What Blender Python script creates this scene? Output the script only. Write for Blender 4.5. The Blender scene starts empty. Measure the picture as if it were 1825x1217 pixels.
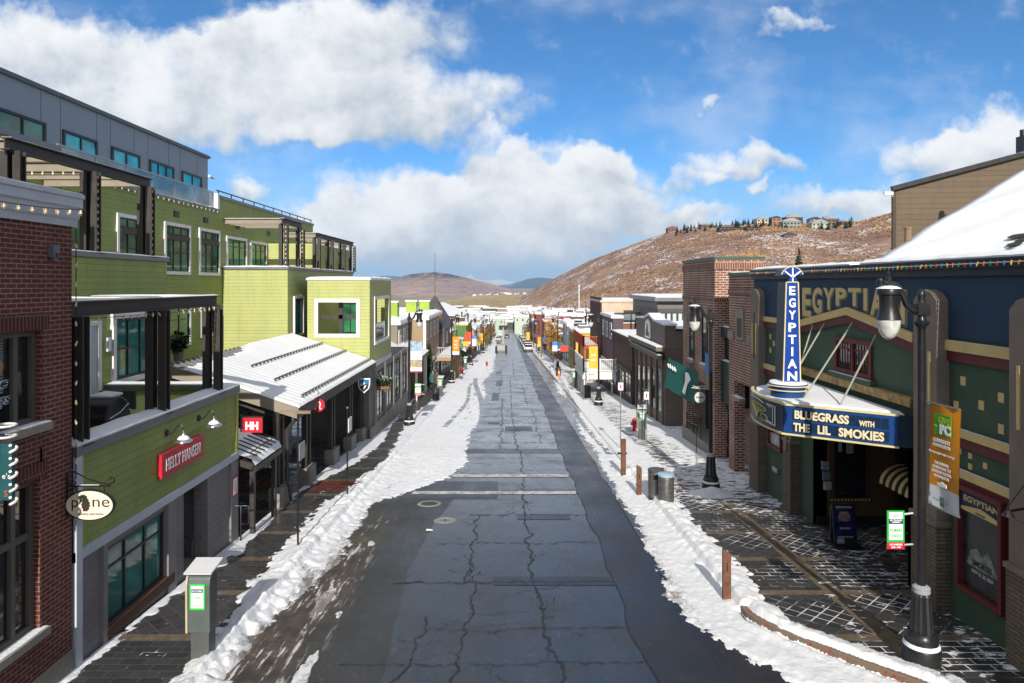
import bpy, math, random
import numpy as np
from mathutils import Vector, Matrix
random.seed(7); RNG = np.random.RandomState(11)
SC = bpy.context.scene; COL = SC.collection
R = math.radians
F, CX, HY = 1217.0, 907.0, 505.0          # survey of the street: focal length, vanishing point

def P(px, py, Y): return Vector(((px-CX)*Y/F, Y, (HY-py)*Y/F))
def YX(px, X): return X*F/(px-CX)          # depth at which plane X is seen in column px
def gz(Y):                                 # height of the street (camera height = 0)
    if Y <= 280: return -(5.8+.058*Y)
    return -(5.8+.058*280) - .014*(Y-280)
def G(px, py):
    Y = 5.8/((py-HY)/F-.058); return Vector(((px-CX)*Y/F, Y, gz(Y)))
KERB = .13
def kerb_r(Y): return 4.65 + (0 if Y > 13.4 else 1.4*((13.4-Y)/2.1)**1.3)
KL = -4.95
def sz(Y): return gz(Y)+KERB

# ---------------------------------------------------------------- meshes
class MB:
    def __init__(s): s.v=[]; s.f=[]; s.m=[]
    def add(s, vs, fs, m=0):
        k=len(s.v); s.v += [tuple(x) for x in vs]
        for q in fs: s.f.append([i+k for i in q]); s.m.append(m)
        return s
    def box(s, x0,x1,y0,y1,z0,z1,m=0):
        x0,x1=min(x0,x1),max(x0,x1); y0,y1=min(y0,y1),max(y0,y1); z0,z1=min(z0,z1),max(z0,z1)
        return s.add([(x0,y0,z0),(x1,y0,z0),(x1,y1,z0),(x0,y1,z0),(x0,y0,z1),(x1,y0,z1),(x1,y1,z1),(x0,y1,z1)],
          [(0,3,2,1),(4,5,6,7),(0,1,5,4),(1,2,6,5),(2,3,7,6),(3,0,4,7)],m)
    def ob(s, o,r,u,n,a0,a1,b0,b1,c0,c1,m=0):
        p=[o+r*a+u*b+n*c for c in (c0,c1) for (a,b) in ((a0,b0),(a1,b0),(a1,b1),(a0,b1))]
        return s.add(p,[(0,3,2,1),(4,5,6,7),(0,1,5,4),(1,2,6,5),(2,3,7,6),(3,0,4,7)],m)
    def bar(s, p,q,w,h=None,m=0,up=(0,0,1)):
        p=Vector(p);q=Vector(q);h=h or w;d=(q-p).normalized();up=Vector(up)
        if abs(d.dot(up))>.98: up=Vector((0,1,0))
        r=d.cross(up).normalized();u=r.cross(d)
        return s.add([e+r*a*w/2+u*b*h/2 for e in (p,q) for a,b in ((-1,-1),(1,-1),(1,1),(-1,1))],
          [(0,3,2,1),(4,5,6,7),(0,1,5,4),(1,2,6,5),(2,3,7,6),(3,0,4,7)],m)
    def ibeam(s,p,q,w,h,t=.03,m=0):            # rolled steel section
        p=Vector(p);q=Vector(q);d=(q-p).normalized();up=Vector((0,0,1))
        if abs(d.dot(up))>.98: up=Vector((0,1,0))
        r=d.cross(up).normalized();u=r.cross(d)
        s.bar(p+u*(h/2-t/2),q+u*(h/2-t/2),w,t,m,u); s.bar(p-u*(h/2-t/2),q-u*(h/2-t/2),w,t,m,u)
        s.bar(p,q,t,h-2*t,m,u); return s
    def tube(s, pts, r, n=8, m=0, cap=True):
        pts=[Vector(p) for p in pts]; rs=r if isinstance(r,(list,tuple)) else [r]*len(pts)
        rings=[]; ref=None
        for i,p in enumerate(pts):
            d=(pts[min(i+1,len(pts)-1)]-pts[max(i-1,0)]).normalized()
            a=ref if ref is not None else (Vector((1,0,0)) if abs(d.x)<.9 else Vector((0,1,0)))
            b=(a-d*a.dot(d))
            if b.length<1e-5: b=Vector((0,0,1))-d*d.z
            b.normalize(); ref=b; c=d.cross(b)
            rings.append([p+(b*math.cos(2*math.pi*k/n)+c*math.sin(2*math.pi*k/n))*rs[i] for k in range(n)])
        vs=[v for g in rings for v in g]
        fs=[(i*n+k,i*n+(k+1)%n,(i+1)*n+(k+1)%n,(i+1)*n+k) for i in range(len(pts)-1) for k in range(n)]
        if cap: fs.append(tuple(range(n-1,-1,-1))); fs.append(tuple((len(pts)-1)*n+k for k in range(n)))
        return s.add(vs,fs,m)
    def lathe(s, prof, c=(0,0,0), n=16, m=0, axis=None, flute=0):
        c=Vector(c); vs=[]
        for r,z in prof:
            for k in range(n):
                a=2*math.pi*k/n; rr=r*(1-(flute if k%2 else 0))
                vs.append(c+Vector((rr*math.cos(a),rr*math.sin(a),z)))
        fs=[(i*n+k,i*n+(k+1)%n,(i+1)*n+(k+1)%n,(i+1)*n+k) for i in range(len(prof)-1) for k in range(n)]
        if prof[0][0]>1e-4: fs.append(tuple(range(n-1,-1,-1)))
        if prof[-1][0]>1e-4: fs.append(tuple((len(prof)-1)*n+k for k in range(n)))
        return s.add(vs,fs,m)
    def prism(s, poly, o, r, u, n, d0, d1, m=0):   # polygon in (r,u), extruded along n
        k=len(poly); vs=[o+r*a+u*b+n*d0 for a,b in poly]+[o+r*a+u*b+n*d1 for a,b in poly]
        fs=[tuple(range(k-1,-1,-1)),tuple(range(k,2*k))]+[(i,(i+1)%k,k+(i+1)%k,k+i) for i in range(k)]
        return s.add(vs,fs,m)
    def build(s, name, mats, parent=None, smooth=False, local=False, bevel=0):
        me=bpy.data.meshes.new(name)
        vs=s.v
        if parent is not None and not local:
            w=wloc(parent); vs=[(a-w.x,b-w.y,c-w.z) for a,b,c in s.v]
        me.from_pydata(vs,[],s.f)
        mats=mats if isinstance(mats,(list,tuple)) else [mats]
        for mm in mats: me.materials.append(mm)
        me.polygons.foreach_set('material_index',s.m)
        if smooth: me.polygons.foreach_set('use_smooth',[True]*len(me.polygons))
        me.update()
        import bmesh
        b=bmesh.new(); b.from_mesh(me); bmesh.ops.recalc_face_normals(b,faces=b.faces); b.to_mesh(me); b.free()
        o=bpy.data.objects.new(name,me); COL.objects.link(o)
        if parent is not None: o.parent=parent
        if smooth:
            try: me.set_sharp_from_angle(angle=R(40))
            except Exception: pass
        if bevel:
            md=o.modifiers.new('bevel','BEVEL'); md.width=bevel; md.segments=2; md.limit_method='ANGLE'
        return o
def wloc(o):
    v=Vector((0,0,0))
    while o is not None: v=v+o.location; o=o.parent
    return v
def thing(name, label, cat, loc=(0,0,0), rz=0, group=None):
    o=bpy.data.objects.new(name,None); COL.objects.link(o); o.location=loc; o.rotation_euler.z=rz
    o.empty_display_size=.1; return tag(o,label,cat,group)
def tag(o,label,cat,group=None):
    o['label']=label; o['category']=cat
    if group: o['group']=group
    return o
def struct(o,kind='structure'): o['kind']=kind; return o
def dup(root, loc=None, rz=None, label=None, par=None, scale=None):
    c=root.copy(); COL.objects.link(c)
    if par is not None: c.parent=par
    for ch in list(root.children): dup(ch,par=c)
    if loc is not None: c.location=loc
    if rz is not None: c.rotation_euler.z=rz
    if scale: c.scale=scale
    if label: c['label']=label
    return c
X_,Y_,Z_=Vector((1,0,0)),Vector((0,1,0)),Vector((0,0,1))

def text(name, body, o, r, u, h, mat, parent, w=None, bold=0.0, depth=.012, shear=0, align='C', spacing=1.0, local=False):
    """lettering as flat solid letters: o = middle of the line (or left end), r/u = reading and up directions, h = cap height"""
    cu=bpy.data.curves.new('t','FONT'); cu.body=body; cu.size=1; cu.offset=bold; cu.shear=shear
    cu.space_character=spacing; cu.resolution_u=3
    t=bpy.data.objects.new('t',cu); COL.objects.link(t)
    dg=bpy.context.evaluated_depsgraph_get(); me=bpy.data.meshes.new_from_object(t.evaluated_get(dg))
    bpy.data.objects.remove(t); n=len(me.vertices); co=np.zeros(n*3); me.vertices.foreach_get('co',co); co=co.reshape(-1,3)
    fs=[tuple(p.vertices) for p in me.polygons]; bpy.data.meshes.remove(me)
    x0,x1=co[:,0].min(),co[:,0].max(); y0,y1=co[:,1].min(),co[:,1].max()
    cap=.73 if not body.islower() else (y1-y0)
    s=h/cap; sx=s if w is None else w/(x1-x0)
    r=Vector(r).normalized();u=Vector(u).normalized();nn=r.cross(u)
    xm=(x0+x1)/2 if align=='C' else x0
    ym=cap/2 if not body.islower() else (y0+y1)/2
    mb=MB(); k=n
    vs=[o+r*((a-xm)*sx)+u*((b-ym)*s)+nn*depth for a,b,_ in co]
    mb.add(vs,fs)
    # rim, so the letters have thickness
    edges={}
    for f in fs:
        for i in range(len(f)):
            e=(f[i],f[(i+1)%len(f)]); 
            if (e[1],e[0]) in edges: edges.pop((e[1],e[0]))
            else: edges[e]=1
    mb.v+= [tuple(Vector(v)-nn*depth) for v in vs]
    for a,b in edges: mb.f.append([a,b,b+k,a+k]); mb.m.append(0)
    return mb.build(name,mat,parent,local=local)

# ---------------------------------------------------------------- materials
class NT:
    def __init__(s,name):
        s.m=bpy.data.materials.new(name); s.m.use_nodes=True; s.t=s.m.node_tree; s.n=s.t.nodes
        s.b=s.n['Principled BSDF']; s.out=s.n['Material Output']
    def N(s,t,ins=None,**kw):
        nd=s.n.new(t)
        for k,v in kw.items(): setattr(nd,k,v)
        for k,v in (ins or {}).items(): s.S(nd.inputs[k],v)
        return nd
    def S(s,sock,v):
        if hasattr(v,'is_output') or isinstance(v,bpy.types.NodeSocket): s.t.links.new(v,sock)
        else:
            if hasattr(sock.default_value,'__len__') and hasattr(v,'__len__') and len(sock.default_value)==4 and len(v)==3: v=tuple(v)+(1,)
            sock.default_value=v
    def M(s,op,a,b=0,c=0,clamp=False):
        nd=s.N('ShaderNodeMath',operation=op,use_clamp=clamp); s.S(nd.inputs[0],a); s.S(nd.inputs[1],b); s.S(nd.inputs[2],c); return nd.outputs[0]
    def pos(s): return s.N('ShaderNodeNewGeometry').outputs['Position']
    def obj(s): return s.N('ShaderNodeTexCoord').outputs['Object']
    def nz(s,vec,scale,detail=4,rough=.55,dist=0,out=0):
        return s.N('ShaderNodeTexNoise',{'Vector':vec,'Scale':scale,'Detail':detail,'Roughness':rough,'Distortion':dist}).outputs[out]
    def mapv(s,vec,sc=(1,1,1),loc=(0,0,0),rot=(0,0,0)):
        return s.N('ShaderNodeMapping',{'Vector':vec,'Scale':sc,'Location':loc,'Rotation':rot}).outputs[0]
    def mix(s,f,a,b,blend='MIX'):
        nd=s.N('ShaderNodeMix',data_type='RGBA',blend_type=blend); s.S(nd.inputs[0],f); s.S(nd.inputs[6],a); s.S(nd.inputs[7],b); return nd.outputs[2]
    def ramp(s,f,lo,hi,a=0.,b=1.):
        nd=s.N('ShaderNodeMapRange',{'Value':f,'From Min':lo,'From Max':hi,'To Min':a,'To Max':b}); return nd.outputs[0]
    def smooth(s,f,lo,hi):
        nd=s.N('ShaderNodeMapRange',{'Value':f,'From Min':lo,'From Max':hi},interpolation_type='SMOOTHSTEP'); return nd.outputs[0]
    def bump(s,h,strength=.4,dist=.02):
        nd=s.N('ShaderNodeBump',{'Height':h,'Strength':strength,'Distance':dist}); s.t.links.new(nd.outputs[0],s.b.inputs['Normal'])
    def set(s,col=None,rough=None,metal=None,spec=None):
        if col is not None: s.S(s.b.inputs['Base Color'],col)
        if rough is not None: s.S(s.b.inputs['Roughness'],rough)
        if metal is not None: s.S(s.b.inputs['Metallic'],metal)
        if spec is not None: s.S(s.b.inputs['Specular IOR Level'],spec)
        return s.m
    def facade(s):          # (along the wall, height) whichever way the wall faces
        g=s.N('ShaderNodeNewGeometry'); p=s.N('ShaderNodeSeparateXYZ',{0:g.outputs['Position']}); n=s.N('ShaderNodeSeparateXYZ',{0:g.outputs['True Normal']})
        k=s.M('GREATER_THAN',s.M('ABSOLUTE',n.outputs[0]),.6)
        u=s.M('ADD',s.M('MULTIPLY',p.outputs[1],k),s.M('MULTIPLY',p.outputs[0],s.M('SUBTRACT',1,k)))
        return u,p.outputs[2]
MATS={}
def mul(c,k): return tuple(min(1,x*k) for x in c)
def paint(name,col,rough=.55,var=.12,vs=2.5,bump=.0,bs=30,metal=0,spec=.4,coord='pos'):
    if name in MATS: return MATS[name]
    t=NT(name); v=t.pos() if coord=='pos' else t.obj()
    a=t.nz(v,vs,5,.6); b=t.nz(v,vs*9,3)
    f=t.M('ADD',t.M('MULTIPLY',a,.7),t.M('MULTIPLY',b,.3))
    c=t.mix(t.ramp(f,.3,.7),mul(col,1-var*1.6),mul(col,1+var))
    t.set(c,t.ramp(a,.3,.7,rough*.85,min(1,rough*1.15)),metal,spec)
    if bump: t.bump(t.nz(v,bs,4),bump,.02)
    MATS[name]=t.m; return t.m
def siding(name,col,step=.17,dirt=.2):
    if name in MATS: return MATS[name]
    t=NT(name); u,z=t.facade(); q=t.M('FRACT',t.M('DIVIDE',z,step))
    row=t.M('FLOOR',t.M('DIVIDE',z,step))
    v=t.pos(); a=t.nz(t.mapv(v,(1,1,.35)),1.6,5,.65)
    wn=t.N('ShaderNodeTexWhiteNoise',{'W':row},noise_dimensions='1D').outputs[0]
    f=t.M('ADD',t.M('MULTIPLY',t.ramp(a,.3,.7),.75),t.M('MULTIPLY',wn,.25))
    c=t.mix(f,mul(col,1-dirt),mul(col,1+dirt*.6))
    gap=t.M('LESS_THAN',q,.055)
    # rain streaks and sun fading run down the boards
    stk=t.nz(t.N('ShaderNodeCombineXYZ',{0:t.M('MULTIPLY',u,5.5),1:t.M('MULTIPLY',z,.35),2:3.3}).outputs[0],1,5,.65)
    c=t.mix(t.M('MULTIPLY',t.smooth(stk,.50,.72),.28),c,mul(col,.55)); c=t.mix(t.M('MULTIPLY',t.smooth(t.nz(v,.35,4,.6),.5,.7),.16),c,mul(col,1.35))
    # butt joints of the boards
    jq=t.M('FRACT',t.M('ADD',t.M('DIVIDE',u,3.6),t.M('MULTIPLY',wn,7.3))); j=t.M('LESS_THAN',jq,.0022)
    g2=t.M('MAXIMUM',gap,j)
    c=t.mix(t.M('MULTIPLY',g2,.55),c,mul(col,.25))
    t.set(c,t.ramp(a,.3,.7,.5,.7),0,.35)
    h=t.M('ADD',t.M('MULTIPLY',t.M('SUBTRACT',1,q),.8),t.M('MULTIPLY',t.nz(t.mapv(v,(3,3,30)),6,3),.12))
    t.bump(t.M('SUBTRACT',h,t.M('MULTIPLY',g2,.9)),.7,.02)
    MATS[name]=t.m; return t.m
def brick(name,c1,c2,mortar,bw=.225,bh=.076,ms=.013,snow=0,rough=.85,bstr=.8):
    if name in MATS: return MATS[name]
    t=NT(name); u,z=t.facade(); vec=t.N('ShaderNodeCombineXYZ',{0:u,1:z}).outputs[0]
    br=t.N('ShaderNodeTexBrick',{'Vector':vec,'Color1':c1,'Color2':c2,'Mortar':mortar,'Scale':1,'Mortar Size':ms,'Mortar Smooth':.15,'Brick Width':bw,'Row Height':bh,'Bias':-.1})
    n=t.nz(t.pos(),1.3,5,.6); n2=t.nz(t.pos(),26,3)
    c=t.mix(t.ramp(n,.35,.75,0,.55),br.outputs[0],mul(c2,.55)); 
    c=t.mix(.35,c,t.mix(n2,(.1,.1,.1),(1.,1.,1.)),'OVERLAY')
    t.set(c,rough,0,.25); h=t.M('ADD',t.M('SUBTRACT',1,br.outputs[1]),t.M('MULTIPLY',n2,.25)); t.bump(h,bstr,.02)
    MATS[name]=t.m; return t.m
def glass(name,tint=(.02,.05,.055),rough=.04,spec=.9,streak=0):
    if name in MATS: return MATS[name]
    t=NT(name); v=t.pos(); a=t.nz(t.mapv(v,(.7,.7,1)),.9,3); 
    c=t.mix(t.ramp(a,.35,.7),mul(tint,.35),mul(tint,1.5)); t.set(c,t.ramp(t.nz(v,3,2),.3,.7,rough*.5,rough*2),0,spec)
    t.b.inputs['Coat Weight'].default_value=.15; t.b.inputs['Coat Roughness'].default_value=.02
    t.bump(t.nz(v,1.1,2),.06,.05)
    MATS[name]=t.m; return t.m
def snowmat(name='snow',col=(.75,.77,.81),dirt=0.):
    if name in MATS: return MATS[name]
    t=NT(name); v=t.pos(); a=t.nz(v,1.2,5,.6); b=t.nz(v,14,5,.65); c3=t.nz(v,70,2)
    c=t.mix(t.ramp(a,.3,.7),mul(col,.93),col)
    if dirt: c=t.mix(t.M('MULTIPLY',t.smooth(t.nz(v,2.3,6,.7),.52,.72),dirt),c,(.25,.21,.17))
    t.set(c,.75,0,.25); t.b.inputs['Subsurface Weight'].default_value=0
    t.bump(t.M('ADD',t.M('MULTIPLY',b,.8),t.M('MULTIPLY',c3,.2)),.55,.05); MATS[name]=t.m; return t.m
SNOW=snowmat()
GREEN=siding('green siding',(.27,.33,.095),.16)
LIME=siding('sunlit green siding',(.39,.415,.155),.16,.12)  # same green siding, brightened in colour for the bays facing the sun
WHITE=paint('white trim',(.72,.72,.72),.5,.06)
GREYT=paint('blue grey trim',(.48,.53,.60),.5,.08)
CAP=paint('zinc cap',(.20,.215,.235),.4,.1,metal=.5)
STEEL=paint('brown steel',(.045,.040,.037),.5,.2,3)
BLACK=paint('black metal',(.014,.014,.016),.38,.2,4,spec=.5)
DKFR=paint('dark window frame',(.018,.018,.02),.35,.1)
GLASS=glass('reflection coloured glass',(.03,.20,.17),spec=.45); GLASSB=glass('sky coloured glass',(.012,.46,.78),spec=.25); GLASSD=glass('dark glass',(.012,.014,.016)); GLASSG=glass('green glass',(.04,.20,.10),spec=.5)  # blue and teal tints put reflected sky and snow into the base colour
PENT=paint('grey panel',(.25,.305,.39),.5,.06,.6)
TAUPE=paint('taupe fascia',(.26,.225,.18),.6,.1)
CONC=paint('concrete',(.26,.24,.21),.85,.2,1.5,.35,25)
GREYW=siding('grey siding',(.20,.185,.19),.17)
REDSIGN=paint('red sign',(.52,.018,.04),.4,.05)
WLET=paint('white lettering',(.85,.85,.85),.5,.02)
BRICK1=brick('dark red brick',(.16,.042,.03),(.115,.032,.025),(.30,.23,.20),.21,.072,.009)
BRICK2=brick('orange brick',(.26,.10,.06),(.18,.065,.042),(.58,.48,.40),.29,.1,.018)
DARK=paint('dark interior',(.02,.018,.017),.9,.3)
GALV=paint('galvanised metal',(.38,.39,.40),.38,.1,6,metal=.7)
BULB=paint('warm bulb glass',(.75,.62,.38),.25,.05)
# ---------------------------------------------------------------- camera, sun, sky
cam=bpy.data.cameras.new('camera'); co=bpy.data.objects.new('camera',cam); COL.objects.link(co)
co.location=(0,0,0); co.rotation_euler=(R(90),0,0); cam.lens=F/1825*36; cam.sensor_width=36
cam.shift_x=5.5/1825; cam.shift_y=-103.5/1825; cam.clip_start=.2; cam.clip_end=60000; SC.camera=co
SUN_EL,SUN_AZ=29.0,1.2                      # sun low behind the camera, a hair to its right
sl=bpy.data.lights.new('sun','SUN'); sl.energy=5.0; sl.angle=R(.5); sl.color=(1,.93,.82)
so=bpy.data.objects.new('sun',sl); COL.objects.link(so)
sd=Vector((math.sin(R(SUN_AZ))*math.cos(R(SUN_EL)),-math.cos(R(SUN_AZ))*math.cos(R(SUN_EL)),math.sin(R(SUN_EL))))
so.rotation_euler=sd.to_track_quat('Z','Y').to_euler()
SC.view_settings.view_transform='Standard'; SC.view_settings.look='None'; SC.view_settings.exposure=.22; SC.view_settings.gamma=1

wd=bpy.data.worlds.new('World'); SC.world=wd; wd.use_nodes=True
class WT(NT):
    def __init__(s,t): s.t=t; s.n=t.nodes
w=WT(wd.node_tree); bg=w.n['Background']
sky=w.n.new('ShaderNodeTexSky'); sky.sky_type='NISHITA'; sky.sun_disc=False; sky.sun_elevation=R(SUN_EL)
sky.sun_rotation=math.atan2(sd.x,sd.y); sky.altitude=2100; sky.air_density=1.; sky.dust_density=.35; sky.ozone_density=2.2
d=w.N('ShaderNodeTexCoord').outputs['Generated']
sx=w.N('ShaderNodeSeparateXYZ',{0:d})
yy=w.M('MAXIMUM',w.M('ABSOLUTE',sx.outputs[1]),.02)
U=w.M('DIVIDE',sx.outputs[0],yy); V=w.M('DIVIDE',sx.outputs[2],yy)
uv=w.N('ShaderNodeCombineXYZ',{0:U,1:V}).outputs[0]
wv=w.N('ShaderNodeTexNoise',{'Vector':uv,'Scale':9,'Detail':7,'Roughness':.56}).outputs[1]
off=w.N('ShaderNodeVectorMath',{0:wv,1:(.5,.5,.5)},operation='SUBTRACT').outputs[0]
off=w.N('ShaderNodeVectorMath',{0:off,'Scale':.17},operation='SCALE').outputs[0]
uvd=w.N('ShaderNodeVectorMath',{0:uv,1:off},operation='ADD').outputs[0]
# cumulus: (px, py, rx, ry, weight, softness)
CL=[(40,70,210,75,1.1),(300,150,330,120,1.15),(150,230,260,80,.85),(560,90,210,95,1.0),(690,40,160,70,.8),(720,180,240,85,1.15),(560,225,120,40,.7),
    (445,315,62,34,1.0),(880,285,80,50,1.0),(1000,330,190,85,1.25),(1060,300,80,55,.9),(700,390,200,80,1.2),(900,410,290,90,1.3),(1130,385,130,50,.85),(1240,392,80,22,.85),(600,430,160,60,.9),
    (1330,300,105,34,1.05),(1230,330,50,22,.8),(1360,345,30,12,.8),(1260,200,38,18,.62),(1410,52,60,17,.75),
    (1680,280,130,65,1.05),(1790,250,110,85,1.2),(1500,375,130,38,1.1),(1590,345,60,25,.6),(430,60,120,60,.75)]
tot=None; hgt=None
for px,py,rx,ry,wt in CL:
    c=((px-CX)/F,(HY-py)/F,0)
    q=w.N('ShaderNodeVectorMath',{0:uvd,1:c},operation='SUBTRACT').outputs[0]
    q=w.N('ShaderNodeVectorMath',{0:q,1:(F/rx,F/ry,1)},operation='MULTIPLY').outputs[0]
    l=w.N('ShaderNodeVectorMath',{0:q,1:q},operation='DOT_PRODUCT').outputs['Value']
    m_=w.M('MULTIPLY',w.M('SUBTRACT',1.25,l,clamp=False),wt); m_=w.M('MAXIMUM',m_,0)
    vv=w.N('ShaderNodeSeparateXYZ',{0:q}).outputs[1]
    tot=m_ if tot is None else w.M('ADD',tot,m_)
    hh=w.M('MULTIPLY',m_,vv); hgt=hh if hgt is None else w.M('ADD',hgt,hh)
fine=w.N('ShaderNodeTexNoise',{'Vector':uv,'Scale':16,'Detail':8,'Roughness':.6}).outputs[0]
big=w.N('ShaderNodeTexNoise',{'Vector':w.mapv(uv,(1,1.6,1),(3.1,.7,0)),'Scale':4.2,'Detail':7,'Roughness':.58}).outputs[0]
# veil of thin cloud low over the horizon and a little behind the big bank
hz=w.M('MULTIPLY',w.smooth(V,.20,.0),.85)
dens=w.M('ADD',w.M('ADD',tot,w.M('MULTIPLY',w.M('SUBTRACT',fine,.5),1.9)),w.M('MULTIPLY',w.M('SUBTRACT',big,.52),.5))
a=w.smooth(dens,.0,1.35)
wisp=w.M('MULTIPLY',w.smooth(big,.46,.74),.28)
back=w.M('GREATER_THAN',sx.outputs[1],.02)
# unseen white cloud added overhead, to the sides and behind, to lift ambient light
big2=w.N('ShaderNodeTexNoise',{'Vector':d,'Scale':2.3,'Detail':6,'Roughness':.55}).outputs[0]
gen=w.smooth(big2,.36,.56)
out=w.M('MAXIMUM',w.M('SUBTRACT',1,back),w.M('MAXIMUM',w.smooth(V,.5,.8),w.smooth(w.M('ABSOLUTE',U),.85,1.2)))
a=w.M('ADD',w.M('MULTIPLY',a,w.M('SUBTRACT',1,out)),w.M('MULTIPLY',gen,out))
a=w.M('MAXIMUM',a,wisp)
h=w.M('DIVIDE',hgt,w.M('MAXIMUM',tot,.2))
lit=w.M('ADD',w.M('MULTIPLY',h,.42),w.M('ADD',w.M('MULTIPLY',w.M('SUBTRACT',big,.5),1.1),w.M('MULTIPLY',w.M('SUBTRACT',fine,.5),.9)))
lit=w.M('MAXIMUM',w.smooth(lit,-.45,.32),out)
ccol0=w.mix(lit,(4.4,5.0,5.7),(8.2,8.35,8.5))
ccol=w.mix(w.M('MULTIPLY',out,1),ccol0,(5.9,5.9,6.0))
skc=w.mix(1.0,sky.outputs[0],(.46,.88,1.16),'MULTIPLY')
skc=w.mix(hz,skc,(3.9,5.1,6.5))
fin=w.mix(a,skc,ccol)
w.t.links.new(fin,bg.inputs[0]); bg.inputs[1].default_value=.1

# ---------------------------------------------------------------- noise for heightfields
def _h(ix,iy,s): 
    n=(ix*374761393+iy*668265263+s*974711)&0x7fffffff
    n=((n^(n>>13))*1274126177)&0x7fffffff
    return ((n^(n>>16))&0xffff)/65535.0
def vnoise(x,y,s=0):
    ix=np.floor(x).astype(np.int64); iy=np.floor(y).astype(np.int64); fx=x-ix; fy=y-iy
    fx=fx*fx*(3-2*fx); fy=fy*fy*(3-2*fy)
    a=_h(ix,iy,s);b=_h(ix+1,iy,s);c=_h(ix,iy+1,s);e=_h(ix+1,iy+1,s)
    return (a*(1-fx)+b*fx)*(1-fy)+(c*(1-fx)+e*fx)*fy
def fbm(x,y,oct=5,s=0,g=.55):
    t=0;a=1;n=0
    for i in range(oct): t=t+a*vnoise(x,y,s+i*17); n+=a; a*=g; x=x*2.03+11.3; y=y*2.03+5.7
    return t/n
def grid(name,xs,ys,zf,mat,smooth=True,mask=None):
    X,Y=np.meshgrid(xs,ys); Z=zf(X,Y); nx,ny=len(xs),len(ys)
    idx=np.arange(nx*ny).reshape(ny,nx)
    q=np.stack([idx[:-1,:-1],idx[:-1,1:],idx[1:,1:],idx[1:,:-1]],-1).reshape(-1,4)
    if mask is not None:
        k=mask(X,Y,Z).reshape(-1); q=q[k[q].any(1)]
        used=np.unique(q); re=-np.ones(nx*ny,int); re[used]=np.arange(len(used)); q=re[q]
        V_=np.stack([X,Y,Z],-1).reshape(-1,3)[used]
    else: V_=np.stack([X,Y,Z],-1).reshape(-1,3)
    me=bpy.data.meshes.new(name); me.vertices.add(len(V_)); me.vertices.foreach_set('co',V_.ravel())
    me.loops.add(q.size); me.loops.foreach_set('vertex_index',q.ravel().astype(np.int32))
    me.polygons.add(len(q)); me.polygons.foreach_set('loop_start',np.arange(0,q.size,4,dtype=np.int32)); me.polygons.foreach_set('loop_total',np.full(len(q),4,dtype=np.int32))
    me.polygons.foreach_set('use_smooth',np.full(len(q),smooth)); me.update(calc_edges=True); me.validate()
    me.materials.append(mat); o=bpy.data.objects.new(name,me); COL.objects.link(o); return o
GZ=np.vectorize(gz)

# ---------------------------------------------------------------- ground, road
t=NT('valley ground'); v=t.pos(); n=t.nz(v,.012,8,.65); n2=t.nz(v,.11,5,.7)
c=t.mix(t.smooth(n,.4,.6),(.32,.26,.15),(.18,.13,.085)); c=t.mix(t.smooth(n2,.55,.62),c,(.62,.62,.64)); t.set(c,.95,0,.1); GROUNDM=t.m
g=MB(); xs=[-4500,-60,60,4500]; ys=[-80,280,1200,16000]
vs=[(x,y,gz(y)-.05 if y<2000 else gz(1200)-(y-1200)*.004) for y in ys for x in xs]
g.add(vs,[(j*4+i,j*4+i+1,j*4+5+i,j*4+4+i) for j in range(3) for i in range(3)])
struct(g.build('ground',GROUNDM))

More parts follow.
